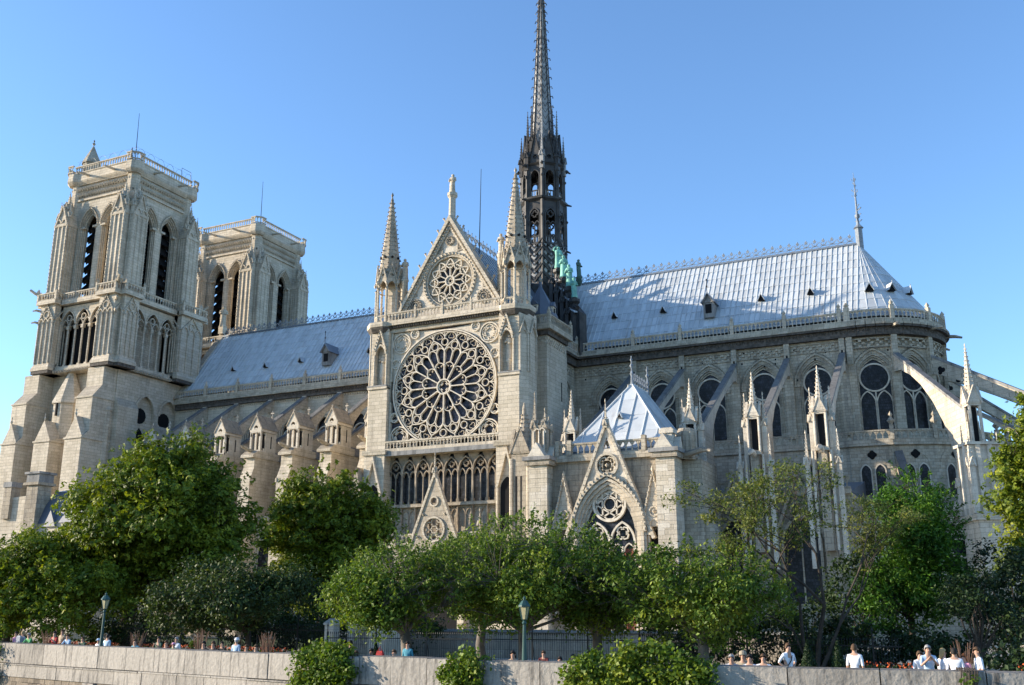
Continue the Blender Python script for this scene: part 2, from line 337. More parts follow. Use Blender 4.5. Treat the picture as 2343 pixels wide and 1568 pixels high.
# ------------------------------------------------------------------ ground, water
def sheet(name, pts, z, mat):
    b = B(mat); b.add([(x, y, z) for x, y in pts], [list(range(len(pts)))]); return structure(obj(name, b))
def grass(name, c): 
    return plain(name, c, .95, .45, .5)
plain('path', (.34, .30, .235), .95, .25, .35, bump=.2); plain('lawn', (.05, .085, .022), .95, .5, .6); plain('water', (.03, .045, .04), .12, .3, .3)
plain('soil', (.07, .055, .04), .95, .4, 1.0)
QW = [(-160, -14), (-60, -34), (-25, -45.5), (2.6, -53.5), (16.4, -56.6), (27.6, -59.0), (37.4, -60.3), (44.0, -60.5), (49.2, -60.3), (53.3, -59.9), (75, -55), (110, -44), (240, 0)]   # river face of the quay
sheet('ground', QW+[(2500, 0), (2500, 3000), (-2500, 3000), (-2500, -14)], 0.0, 'path')
sheet('lawn', [(-40, -16), (-20, -24), (6, -28), (14, -30), (14, -6), (-40, -4)], .02, 'lawn')
sheet('river', [(-900, -700), (900, -700), (900, 5), (-900, 5)], -5.5, 'water')

# ------------------------------------------------------------------ cathedral: bell towers
cath = thing('cathedral', 'huge pale limestone Gothic cathedral with blue lead roofs, rose window and tall spire', 'cathedral', (0, 0, 0))
TX, TY = -62.35, 11.1
def faces(cx, cy, hx, hy):
    return [(FS(cy-hy, cx), hx), (FE(cx+hx, cy), hy), (FN(cy+hy, cx), hx), (FW(cx-hx, cy), hy)]
def tower_mesh():
    b = B('stone')
    # lower block and its set-off buttresses
    b.box(TX-7.0, TX+6.2, TY-5.4, TY+9.6, 0, 35.7)
    def butt(x0, x1, y_in, steps, gable=True):                         # steps: (front y, top z, slope height)
        zb = 0
        for i, (yf, zt, sl) in enumerate(steps):
            yn = steps[i+1][0] if i+1 < len(steps) else yf
            b.prism(Fr((x0, 0, 0), (0, 1, 0)), [(yf, zb), (y_in, zb), (y_in, zt+sl), (yn, zt+sl), (yf, zt)], 0, x1-x0)
            if sl:
                b.box(x0-.12, x1+.12, yf-.15, y_in-.3, zt-.22, zt)
                if i == 0 and gable:
                    xm = (x0+x1)/2; F = Fr((xm, yf+.05, 0)); w = (x1-x0)/2
                    b.prism(F, [(-w, zt), (w, zt), (0, zt+w*1.9)], -1.8, 0); b.octa((xm, yf+.1, zt+w*1.9+.25), .2, .4); b.octa((xm, yf+.1, zt+w*1.9+.75), .13, .25)
            zb = zt+sl+.001*i
    butt(-71.2, -68.3, 6, [(.8, 25.4, 0.9), (1.7, 31.2, 1.7), (3.2, 35.6, 0)])
    butt(-65.2, -62.2, 6, [(1.2, 25.4, .6), (3.6, 25.9, 0)])
    butt(-58.8, -55.7, 6.2, [(.8, 25.4, .9), (1.9, 31.2, 1.7), (3.3, 35.6, 0)])
    b.use('stone')
    b.lathe(-63.7, 4.9, [(2.0, 20), (2.0, 31.2)], 8, pi/8); b.lathe(-63.7, 4.9, [(2.25, 31.0), (2.25, 31.25), (.12, 36.6)], 8, pi/8)
    for q in ((-65.2, 3.0, 29.2), (-61.9, 3.15, 22.0)): b.use('dark').box(q[0]-.02+1.4, q[0]+.22+1.4, q[1]-.15, q[1]+.4, q[2], q[2]+2.2)
    b.use('stone')
    for yy, zz_ in ((3.4, 24.5),): pass
    b.box(-72.6, -70.8, 4.6, 8.2, 0, 24); b.prism(FS(4.6), [(-72.6, 24), (-70.8, 24), (-70.8, 26)], -3.6, 0); b.box(-71.9, -70.9, 4.7, 8, 24, 30); b.prism(FS(4.7), [(-71.9, 30), (-70.9, 30), (-70.9, 31.4)], -3.2, 0); b.box(-71.4, -69, 4.8, 7.9, 30, 35.6)
    # east buttress at the corner, slender shafts in the angle
    b.box(-57.2, -54.7, 5.6, 9.2, 0, 30.4); b.prism(FS(5.6), [(-57.2, 30.4), (-54.7, 30.4), (-55.5, 31.6), (-57.2, 31.6)], -3.6, 0); b.box(-57.2, -55.5, 5.62, 9.15, 31.5, 35.6)
    b.lathe(-56.2, 4.9, [(.75, 0), (.75, 29.5), (.85, 29.6), (.3, 30.7)], 8)
    # two blind arches on the east wall
    F = FE(TX+6.2+.55); H = [lancet(9.4, 13.1, 22, 30.4, .72), lancet(13.9, 17.7, 22, 30.4, .72)]
    b.plate(F, [(9.0, 0), (20.6, 0), (20.6, 35.65), (9.0, 35.65)], H, -.56, 0)
    for h in H: b.sweep(F, h[1:-1], .34, -.1, .14)
    b.use('dark')
    for yc in (11.2, 15.8): b.prism(FE(TX+6.2), circ(yc-.3, 29.9, 1.15, 12), 0, .03); b.prism(FE(TX+6.2), [(yc-1.2, 23), (yc+.9, 23), (yc+.9, 27), (yc-.2, 28.2), (yc-1.2, 27)], 0, .03)
    b.use('stone')
    # --- colonnade stage
    zc = 35.7
    b.use('stone_grey'); b.box(TX-7.4, TX+7.4, TY-7.2, TY+9.9, zc, zc+.5); b.use('stone')
    b.box(TX-7.2, TX+7.2, TY-7.0, TY+9.7, zc+.5, zc+.95)
    hx, hy = 6.8, 6.6
    for sx in (-1, 1):
        for sy in (-1, 1):
            x0, x1 = sorted((TX+sx*4.6, TX+sx*8.0)); dn = 1.7 if sy > 0 else 0; y0, y1 = sorted((TY+sy*4.4, TY+sy*7.9))
            xa, xb = sorted((TX+sx*4.4, TX+sx*7.4)); ya, yb = sorted((TY+sy*4.2, TY+sy*(7.9+dn)))
            xc, xd = sorted((TX+sx*4.4, TX+sx*8.2)); yc, yd = sorted((TY+sy*4.2, TY+sy*(6.9+dn)))
            b.box(xa, xb, ya, yb, zc+.9, 46.0); b.box(xc, xd, yc, yd, zc+.95, 45.95)
            for (p, q, u, v) in ((xa, xb, ya, yb), (xc, xd, yc, yd)):
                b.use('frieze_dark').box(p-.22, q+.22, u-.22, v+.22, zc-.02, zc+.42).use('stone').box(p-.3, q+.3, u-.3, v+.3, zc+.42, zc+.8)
                b.frus((p+q)/2, (u+v)/2, (q-p)/2+.28, (v-u)/2+.28, zc+.8, (q-p)/2+.02, (v-u)/2+.02, zc+1.5)
                for Fq, L in ((FS(u, (p+q)/2), (q-p)/2), (FE(q, (u+v)/2), (v-u)/2)):
                    k = 3 if L > 1.3 else 2
                    for i in range(k+1):
                        a = -L+.12+(2*L-.24)*i/k; b.tube([Fq(a, zc+1.5, .1), Fq(a, 43.0, .1)], .13, 6); b.octa(Fq(a, 43.1, .14), .22, .22)
                    for i in range(k):
                        a0 = -L+.12+(2*L-.24)*i/k; a1 = -L+.12+(2*L-.24)*(i+1)/k; b.sweep(Fq, parch(a0, a1, 43.2, .9, 5), .14, 0, .2)
                    b.sweep(Fq, circ(0, 44.5, .52, 12), .13, 0, .18, True); b.sweep(Fq, [(-L, 43.6), (0, 45.9), (L, 43.6)], .16, 0, .22)
                    b.crockets(Fq(-L, 43.6, .2), Fq(0, 45.9, .2), .45, .12); b.crockets(Fq(0, 45.9, .2), Fq(L, 43.6, .2), .45, .12)
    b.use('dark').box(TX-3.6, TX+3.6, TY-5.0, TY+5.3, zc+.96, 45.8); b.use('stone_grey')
    b.box(TX-5.2, TX+5.2, TY-3.5, TY+3.5, zc+.95, 45.9); b.use('stone')
    for F, L in faces(TX, TY, hx, hy):
        A = 4.3; s = 2*A/3; hs = [lancet(-A+i*s+.09, -A+(i+1)*s-.09, 42.7, 43.0, .85, 6) for i in range(3)]
        b.plate(F, [(-A, 42.7), (A, 42.7), (A, 45.8), (-A, 45.8)], [[(p[0], max(p[1], 42.72)) for p in h] for h in hs], -.3, 0)
        for i in range(3):
            a0 = -A+i*s; m = a0+s/2; b.sweep(F, parch(a0+.05, a0+s-.05, 43.0, .85, 6), .16, -.05, .12)
            for q in (a0, m): b.sweep(F, parch(q+.05, q+s/2-.05, 42.7, .9, 4), .12, -.3, -.05)
            b.sweep(F, circ(m, 44.0, .42, 12), .12, -.3, -.02, True)
        for i in range(7):
            a = -A+i*s/2; b.tube([F(a, zc+.9, -.15), F(a, 42.3, -.15)], .15, 7); b.fbox(F, a-.24, a+.24, 42.25, 42.75, -.4, .08); b.fbox(F, a-.22, a+.22, zc+.8, zc+1.3, -.38, .06)
        n = 26
        for i in range(n): a = -A-2.5+(2*A+5)*(i+.5)/n; b.octa(F(a, zc+.2, .75), .17)
    # --- gallery
    b.box(TX-7.5, TX+7.5, TY-7.3, TY+7.3, 45.95, 46.55)
    for sx in (-1, 1):
        for sy in (-1, 1):
            dn = 1.7 if sy > 0 else 0; xa, xb = sorted((TX+sx*4.0, TX+sx*7.85)); ya, yb = sorted((TY+sy*3.9, TY+sy*(8.45+dn))); b.box(xa, xb, ya, yb, 46.0, 46.56)
            xc, xd = sorted((TX+sx*4.0, TX+sx*8.75)); yc, yd = sorted((TY+sy*3.9, TY+sy*(7.4+dn))); b.box(xc, xd, yc, yd, 45.98, 46.57)
            b.octa((TX+sx*8.3, TY+sy*8.0, 48.0), .35, .7)
            b.tube([(TX+sx*7.6, TY+sy*7.9, 47.6), (TX+sx*8.3, TY+sy*8.5, 47.9), (TX+sx*8.9, TY+sy*8.9, 48.4)], [.3, .22, .2], 5)
            for zg in (43.4, 45.2): b.tube([(TX+sx*7.4, TY+sy*7.6, zg), (TX+sx*8.0, TY+sy*8.2, zg+.15), (TX+sx*8.35, TY+sy*8.5, zg)], [.22, .18, .1], 5)
    # --- belfry stage
    hx, hy = 6.1, 5.7
    b.box(TX-hx+.05, TX+hx-.05, TY-hy+.05, TY+hy-.05, 46.5, 47.0)
    for F, L in faces(TX, TY, hx, hy):
        w0, w1 = .38, 3.75; sp = 58.4
        hs = [lancet(-w1, -w0, 47.0, sp, .95), lancet(w0, w1, 47.0, sp, .95)]
        b.plate(F, [(-L, 46.6), (L, 46.6), (L, 63), (-L, 63)], [[(p[0], max(p[1], 46.62)) for p in h] for h in hs], -.32, 0, rim=False)
        for e in (-1, 1):
            a0, a1 = (w0, w1) if e > 0 else (-w1, -w0)
            for i in range(3):
                t = .1+i*.15; b.sweep(F, lancet(a0+t, a1-t, 46.7, sp, .95), .21, -.22*(i+1)-.03*i, -.2*i-.02)
                for aa in (a0+t+.1, a1-t-.1): b.tube([F(aa, 46.8, -.2*i-.06), F(aa, sp, -.2*i-.06)], .085, 5)
                if i < 2:
                    pa = lancet(a0+t, a1-t, 46.7, sp, .95)
                    for j in range(1, len(pa)-2): b.crockets(F(pa[j][0], pa[j][1], -.2*i+.02), F(pa[j+1][0], pa[j+1][1], -.2*i+.02), .4, .085)
                    for aa in (a0+t, a1-t): b.crockets(F(aa, 47, -.2*i), F(aa, sp, -.2*i), .55, .08)
            pa = parch(a0-.1, a1+.1, sp, .95, 6); b.sweep(F, pa, .2, -.02, .2)
            for j in range(len(pa)-1): b.crockets(F(pa[j][0], pa[j][1]+.15, .18), F(pa[j+1][0], pa[j+1][1]+.15, .18), .38, .14)
            b.plate(F, lancet(a0+.3, a1-.3, 46.6, sp, .95), [[(p[0], max(p[1], 46.62)) for p in lancet(a0+.48, a1-.48, 46.7, sp, .93)]], -.95, -.6, rim=False)
            b.fbox(F, a0-.12, a0+.9, sp-.25, sp+.05, -.5, .1); b.fbox(F, a1-.9, a1+.12, sp-.25, sp+.05, -.5, .1)
        b.plate(F, [(-L, 46.6), (L, 46.6), (L, 64), (-L, 64)], [[(p[0], max(p[1], 46.65)) for p in lancet(w0+.3, w1-.3, 46.7, sp, .95)], [(p[0], max(p[1], 46.65)) for p in lancet(-w1+.3, -w0-.3, 46.7, sp, .95)]], -1.0, -.95, rim=False)
        # frieze and cornice
        b.fbox(F, -L-.25, L+.25, 62.75, 63.05, -.2, .25)
        b.use('stone')
        n = 24
        for i in range(n):
            a = -L+2*L*(i+.5)/n
            b.octa(F(a, 63.75, .16), .30, .5); b.octa(F(a+.25, 64.75, .26), .30, .5)
        b.use('stone'); b.plate(F, [(-L, 63), (L, 63), (L, 65.4), (-L, 65.4)], [], -.1, 0, rim=False)
        # buttresses, paired at the corners, with shafts and crockets
        for e in (-1, 1):
            a0, a1 = sorted((e*(L-1.65), e*(L+.95))); CP_ = 1.8
            b.fbox(F, a0, a1, 46.56, 58.6, -.5, CP_)
            b.fbox(F, a0-.12, a1+.12, 58.3, 58.75, -.5, CP_+.15)
            for a in (a0+.05, a0+(a1-a0)*.33, a0+(a1-a0)*.67, a1-.05): b.tube([F(a, 46.6, CP_), F(a, 58.4, CP_)], .16, 6)
            for a in (a0, a1):
                for c in (.35, .8, 1.25): b.tube([F(a, 46.6, c), F(a, 58.4, c)], .12, 5)
                b.crockets(F(a, 47.2, CP_+.1), F(a, 58, CP_+.1), .62, .16); b.crockets(F(a, 47.2, .1), F(a, 58, .1), .62, .1)
            am = (a0+a1)/2; q = F(am, 0, .95)
            b.prism(F, [(a0-.1, 58.7), (a1+.1, 58.7), (a1-.5, 60.4), (am, 61.7), (a0+.5, 60.4)], -.3, CP_); b.sweep(F, [(a0+.1, 58.5), (am-.1, 61.5)], .2, CP_-.05, CP_+.2); b.sweep(F, [(am+.1, 61.5), (a1-.1, 58.5)], .2, CP_-.05, CP_+.2)
            for aq in (a0+.25, a1-.25): qq = F(aq, 0, CP_-.4); pinnacle(b, qq[0], qq[1], 58.7, .6, 1.1, 2.3, 4, .4)
            b.sweep(F, parch(a0+.3, am-.05, 58.7, .9, 5), .18, CP_-.05, CP_+.15); b.sweep(F, parch(am+.05, a1-.3, 58.7, .9, 5), .18, CP_-.05, CP_+.15)
            b.crockets(F(a0, 58.9, CP_+.1), F(am, 62, CP_), .42, .17); b.crockets(F(am, 62, CP_), F(a1, 58.9, CP_+.1), .42, .17)
            pinnacle(b, q[0], q[1], 60.0, .95, 1.2, 2.6, 4, .4)
            for a in (e*(L-2.0), e*(L-2.25)): b.tube([F(a, 46.6, .04), F(a, 58.4, .04)], .1, 5)
        for e in (-1, 1): b.crockets(F(e*(w1+.25), 47, .06), F(e*(w1+.25), 58, .06), .5, .09)
    # chamfered corners of the top stage
    for sx in (-1, 1):
        for sy in (-1, 1): b.lathe(TX+sx*(hx-.45), TY+sy*(hy-.45), [(.95, 58), (.95, 65.4)], 8, pi/8)
    for z0, h0, z1, h1 in ((65.35, .3, 65.8, .62), (65.8, .62, 66.0, .68), (66.0, .68, 67.15, .58), (67.15, .58, 67.3, .7)):
        b.frus(TX, TY, hx+h0, hy+h0, z0, hx+h1, hy+h1, z1)
    for sx in (-1, 1):
        for sy in (-1, 1):
            b.lathe(TX+sx*(hx-.15), TY+sy*(hy-.15), [(1.05, 65.4), (1.42, 65.85), (1.42, 66.1), (1.3, 67.25)], 8, pi/8)
    for F, L in faces(TX, TY, hx, hy):
        for a in (-2.6, 2.6): b.tube([F(a, 66.5, .6), F(a, 66.4, 1.9), F(a, 66.3, 2.6)], [.2, .17, .1], 5)
    b.box(TX-hx+.3, TX+hx-.3, TY-hy+.3, TY+hy-.3, 67.0, 67.35)
    return b
tower = obj('bell_tower', tower_mesh(), cath); tower['label'] = 'nearer bell tower with its tall louvred openings in full view'
def tower_balustrades():
    b = B('stone')
    for F, L in faces(TX, TY, 6.65, 6.25):
        p, q = F(-L+.9, 0, 0), F(L-.9, 0, 0); balus(b, p, q, 67.3, 1.15, .5, .22)
        b2 = F(L+.15, 0, .25), F(L-.9, 0, .25)
    for sx in (-1, 1):
        for sy in (-1, 1):
            x, y = TX+sx*6.0, TY+sy*5.6; pts = [(x+1.35*cos(pi/8+k*pi/4), y+1.35*sin(pi/8+k*pi/4)) for k in range(8)]
            for k in range(8):
                m = ((pts[k][0]+pts[(k+1) % 8][0])/2-x, (pts[k][1]+pts[(k+1) % 8][1])/2-y)
                if m[0]*sx > -.2 and m[1]*sy > -.2: balus(b, pts[k], pts[(k+1) % 8], 67.3, 1.17, .5, .22)
    return b
def gallery_balustrade():
    b = B('stone')
    xo, xi, yo, yi = 8.6, 7.7, 8.3, 7.25; ring = []
    for sx, sy, flip in ((-1, -1, 0), (1, -1, 1), (1, 1, 0), (-1, 1, 1)):
        c = [(TX+sx*xi*.0+sx*7.35, TY+sy*3.95), (TX+sx*xo, TY+sy*3.95), (TX+sx*xo, TY+sy*yi), (TX+sx*xi, TY+sy*yi), (TX+sx*xi, TY+sy*yo), (TX+sx*4.05, TY+sy*yo), (TX+sx*4.05, TY+sy*7.15)]
        ring += c[::-1] if flip == 0 else c
    # order: walk SW -> SE -> NE -> NW
    ring = []
    def corner(sx, sy):
        dn = 1.7 if sy > 0 else 0
        return [(TX+sx*7.35, TY+sy*3.95), (TX+sx*xo, TY+sy*3.95), (TX+sx*xo, TY+sy*(yi+dn)), (TX+sx*xi, TY+sy*(yi+dn)), (TX+sx*xi, TY+sy*(yo+dn)), (TX+sx*4.05, TY+sy*(yo+dn)), (TX+sx*4.05, TY+sy*7.15)]
    ring = corner(-1, -1)+corner(1, -1)[::-1]+corner(1, 1)+corner(-1, 1)[::-1]
    for i in range(len(ring)): balus(b, ring[i], ring[(i+1) % len(ring)], 46.56, 1.15, .52, .2)
    for sx in (-1, 1):
        for sy in (-1, 1):
            for x, y in ((xo, yi), (xi, yo), (4.05, yo), (xo, 3.95)): b.box(TX+sx*x-.15, TX+sx*x+.15, TY+sy*y-.15, TY+sy*y+.15, 46.5, 47.95); b.octa((TX+sx*x, TY+sy*y, 48.15), .2, .4)
    return b
obj('balustrade', tower_balustrades(), tower); obj('gallery_balustrade', gallery_balustrade(), tower)
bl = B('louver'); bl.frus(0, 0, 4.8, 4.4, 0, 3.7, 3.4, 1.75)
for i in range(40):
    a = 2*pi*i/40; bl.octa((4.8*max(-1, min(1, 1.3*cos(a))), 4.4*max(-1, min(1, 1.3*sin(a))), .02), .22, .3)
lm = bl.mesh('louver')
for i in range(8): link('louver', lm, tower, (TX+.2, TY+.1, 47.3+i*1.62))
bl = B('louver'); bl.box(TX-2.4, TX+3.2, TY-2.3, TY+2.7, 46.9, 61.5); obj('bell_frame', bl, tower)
# second tower: a copy of the first and of its parts
t2 = tower.copy(); COL.objects.link(t2); t2.location = (0, 27.8, 0); t2['label'] = 'farther bell tower, seen between nearer tower and nave ridge'
for ch in list(tower.children):
    c = ch.copy(); COL.objects.link(c); c.parent = t2
bt = B('stone_grey'); bt.lathe(-68.6, 8.0, [(1.25, 67), (1.25, 70.3), (1.45, 70.3), (1.45, 70.5), (.2, 73.3), (.12, 73.5)], 10); bt.octa((-68.6, 8.0, 73.9), .32, .35); bt.octa((-68.6, 8.0, 74.4), .18, .3)
bt.use('dark').box(-68.9, -68.2, 6.7, 6.9, 68.2, 69.8)
obj('stair_turret', bt, tower)
bt = B('iron')
for F, L in faces(TX, TY, 6.3, 5.9)[:2]:
    for i in range(6): 
        a = -L+.3+2*L*i/6; b0 = [F(a+L/7*(1-cos(t))*1.0, 68.4+1.3*sin(t), -.2) for t in [pi*k/8 for k in range(9)]]; bt.tube(b0, .018, 4)
    bt.tube([F(-L, 69.7, -.3), F(L, 69.7, -.3)], .01, 4)
F = FE(TX+6.0, TY); bt.tube([F(3.6, 68.4, 0), F(3.6, 70.2, 0), F(5.6, 70.2, 0), F(5.6, 68.4, 0)], .04, 5)
bt.tube([F(-6.0, 67.5, -.6), F(-6.0, 69.6, -.6)], [.3, .05], 6)
obj('roof_railing', bt, tower)
def rod(parent, x, y, z0, z1, lean=0): b = B('iron'); b.tube([(x, y, z0), (x+lean, y, z1)], [.07, .03], 5); return obj('lightning_rod', b, parent)
rod(tower, -56.6, 5.6, 67.4, 75.4, -.2); rod(t2, -56.2, 5.9, 67.4, 75.6, -.1)
# ------------------------------------------------------------------ nave and choir: roofs
RZ, RY, EZ, EY = 44.96, 25.0, 33.75, 17.0
SL = math.hypot(RY-EY, RZ-EZ); TH = math.atan2(RZ-EZ, RY-EY)
def FSl(x0, mir=False):
    return Fr((x0, EY, EZ), (1, 0, 0), (0, cos(TH), sin(TH)))
def sheet_mesh(w, h, lip=.045):
    b = B('lead'); g = .012
    b.hexa([(g, g, -.02), (w-g, g, -.02), (w-g, h-g, -.02), (g, h-g, -.02), (g, g-.03, lip), (w-g, g-.03, lip), (w-g, h-g, .008), (g, h-g, .008)])
    return b.mesh('lead_sheet')
def main_roof(name, x0, x1, ncol, nrow=9, skip=None, first=0):
    b = B('lead_dark')
    b.add([(x0, EY, EZ), (x1, EY, EZ), (x1, RY, RZ), (x0, RY, RZ), (x0, 2*RY-EY, EZ), (x1, 2*RY-EY, EZ)], [(0, 1, 2, 3), (3, 2, 5, 4)])
    b.box(x0, x1, RY-.25, RY+.25, RZ-.05, RZ+.16)
    r = obj(name, b, cath)
    w, h = (x1-x0)/ncol, SL/nrow; me = sheet_mesh(w, h); F = FSl(x0); rn = random.Random(3); rest = B('lead'); g = .012
    for i in range(ncol):
        for j in range(nrow):
            if skip and skip(x0+i*w, j): continue
            if i >= first:                                                   # nearest the viewer: each sheet an object
                o = link('lead_sheet', me, r, F(i*w, j*h, .04)); o.rotation_euler = (TH+rn.uniform(-.005, .005), rn.uniform(-.008, .008), 0)
            else:
                l = .085+rn.uniform(-.008, .008); rest.hexa([F(i*w+g, j*h+g, .02), F((i+1)*w-g, j*h+g, .02), F((i+1)*w-g, (j+1)*h-g, .02), F(i*w+g, (j+1)*h-g, .02), F(i*w+g, j*h+g-.03, l), F((i+1)*w-g, j*h+g-.03, l), F((i+1)*w-g, (j+1)*h-g, .048), F(i*w+g, (j+1)*h-g, .048)])
    if rest.f: obj('lead_sheets', rest, r, kind='stuff')
    bb = B('lead'); 
    bb.tube([(0, 0, .055), (0, SL, .055)], .06, 6); bm = bb.mesh('batten')
    for i in range(ncol+1):
        o = link('batten', bm, r, F(i*w, 0, .03)); o.rotation_euler = (TH, 0, 0)
    return r
def cresting(roof, x0, x1, step=1.02):
    b = B('cresting'); n = round((x1-x0)/step); s = (x1-x0)/n
    F = Fr((0, RY, 0)); b.fbox(F, x0, x1, 0, .1, -.08, .08); b.fbox(F, x0, x1, .42, .47, -.03, .03)
    for i in range(n):
        m = x0+(i+.5)*s
        b.fbox(F, m-.025, m+.025, .05, 1.3, -.025, .025)
        b.sweep(F, circ(m, .80, .26, 8), .055, -.035, .035, True)
        for e in (-1, 1):
            b.sweep(F, [(m, .5), (m+e*.26, .62), (m+e*.45, .95), (m+e*.34, 1.12)], .06, -.03, .03)
            b.sweep(F, [(m+e*.5*s, .1), (m+e*.3, .3), (m, .5)], .07, -.03, .03)
            b.prism(F, [(m, 1.0), (m+e*.22, 1.22), (m+e*.10, 1.4), (m, 1.25)][::e], -.04, .04)
        b.octa(F(m, 1.45, 0), .09, .16)
    o = obj('ridge_cresting', b, roof, (0, 0, RZ+.15)); o.scale = (1, 1, .8); return o
nave_roof = main_roof('nave_roof', -54.6, -6.0, 76, 10, lambda x, j: x > -20.5, 999)
choir_roof = main_roof('choir_roof', 6.0, 41.8, 60, 9, None, 28)
cresting(nave_roof, -54.2, -3.0); cresting(choir_roof, 5.0, 41.4)
def vent(roof, x, y, rz=0, z=None, s=1.0):                                # small gabled roof vent
    z = EZ+(y-EY)*(RZ-EZ)/(RY-EY) if z is None else z
    b = B('lead'); F = Fr((0, 0, 0))
    b.prism(F, [(-.42*s, -.25), (0, .55*s), (.42*s, -.25), (.36*s, -.25), (0, .45*s), (-.36*s, -.25)], -1.0, .55)
    b.use('dark').prism(F, [(-.36*s, -.28), (.36*s, -.28), (0, .44*s)], -.9, .35)
    b.use('lead').octa((0, -.5, .62*s), .07, .15)
    o = obj('roof_vent', b, roof, (x, y-.15, z+.2)); o.rotation_euler = (0, 0, rz); return o
def dormer(roof, x, y, s=1.0):
    z = EZ+(y-EY)*(RZ-EZ)/(RY-EY)
    b = B('coping'); b.box(-.62, .62, -.75, 1.6, -.6, 1.25)
    b.use('dark').box(-.36, .36, -.78, -.6, -.1, 1.0)
    b.use('lead_dark'); F = Fr((0, 0, 0)); b.prism(F, [(-.85, 1.15), (0, 2.45), (.85, 1.15), (.72, 1.15), (0, 2.25), (-.72, 1.15)], -3.4, 1.15)
    b.use('coping').prism(F, [(-.7, 1.2), (.7, 1.2), (0, 2.2)], -1.5, .85)
    for e in (-1, 1): b.sweep(F, [(e*.62, 1.2), (e*.1, 1.95)], .08, .95, 1.05)
    b.use('iron').tube([(0, -1.1, 2.4), (0, -1.1, 4.0)], .04, 5); b.octa((0, -1.1, 3.1), .12, .2); b.octa((0, -1.1, 3.9), .1, .2)
    o = obj('dormer', b, roof, (x, y-.3, z)); o.scale = (s, s, s); return o
for x, y in ((-47.0, 19.7), (-40.9, 19.6), (-34.7, 19.7), (-23.0, 19.8)): vent(nave_roof, x, y)
dormer(nave_roof, -29.4, 19.2, 1.05)
for x, y in ((12.9, 20.2), (19.2, 20.1), (31.1, 20.0), (36.7, 20.0)): vent(choir_roof, x, y)
dormer(choir_roof, 25.2, 19.2, 1.0)
# apse half-cone: wedge sheets and radial rolls
AX, AR = 41.8, 8.0
apse_roof = B('lead_dark'); ns = 28
apse_roof.add([(AX, RY, RZ)]+[(AX+AR*sin(pi*k/ns), RY-AR*cos(pi*k/ns), EZ) for k in range(ns+1)], [(0, k+1, k+2) for k in range(ns)])
apse_roof = obj('apse_roof', apse_roof, cath)
NSEC, NR = 22, 9
dth = pi/NSEC; wedge = []
for j in range(NR):
    r0, r1 = AR*(1-j/NR), AR*(1-(j+1)/NR)*1.0
    z0, z1 = RZ-(r0/AR)*(RZ-EZ), RZ-(r1/AR)*(RZ-EZ)
    b = B('lead'); e = .004; nrm = Vector((0, -sin(TH), cos(TH)))
    def wp(r, t, z, l): return (r*sin(t), -r*cos(t)-l*sin(TH), z+l*cos(TH))
    q = []
    for l0, l1 in ((.01, .01), (.085, .045)):
        q += [wp(r0, e, z0-RZ, l0), wp(r0, dth-e, z0-RZ, l0), wp(max(r1, .02), dth-e, z1-RZ, l1), wp(max(r1, .02), e, z1-RZ, l1)]
    wedge.append(q)
bb = B('lead'); bb.tube([(0, -AR, EZ-RZ+.07), (0, 0, .11)], [.06, .035], 6); bm = bb.mesh('batten')
WS = B('lead')
for k in range(NSEC):
    M_ = Matrix.Translation((AX, RY, RZ)) @ Matrix.Rotation(k*dth, 4, 'Z')
    for j in range(NR): WS.hexa([tuple(M_ @ Vector(p)) for p in wedge[j]])
    o = link('batten', bm, apse_roof, (AX, RY, RZ)); o.rotation_euler = (0, 0, k*dth)
obj('lead_sheets', WS, apse_roof, kind='stuff')
for th in (rad(13), rad(38), rad(66)): vent(apse_roof, AX+5.4*sin(th), RY-5.4*cos(th), th, RZ-5.4/8*(RZ-EZ), 1.25)
b = B('cresting')                                                          # iron cross on its shaft at the ridge end
b.lathe(AX+.2, RY, [(.42, RZ-.6), (.42, RZ+1.9), (.6, RZ+2.0), (.2, RZ+2.5), (.14, RZ+3.2), (.28, RZ+3.35), (.28, RZ+3.7), (.12, RZ+3.9), (.1, RZ+6.0), (.05, RZ+7.0), (.02, RZ+9.2)], 8)
rn = random.Random(5)
for k in range(26):
    z = RZ+6.0+2.2*rn.random(); a = rn.random()*2*pi; r = .1+.32*rn.random(); b.tube([(AX+.2, RY, z-.15), (AX+.2+r*cos(a), RY+r*sin(a), z+.2)], .025, 4); b.octa((AX+.2+r*cos(a), RY+r*sin(a), z+.2), .06, .08)
for k in range(10):
    z = RZ+2.6+2.5*rn.random(); a = rn.random()*2*pi; b.tube([(AX+.2, RY, z), (AX+.2+.5*cos(a), RY+.5*sin(a), z+.25)], .04, 4); b.octa((AX+.2+.5*cos(a), RY+.5*sin(a), z+.25), .09)
obj('ridge_finial', b, apse_roof)

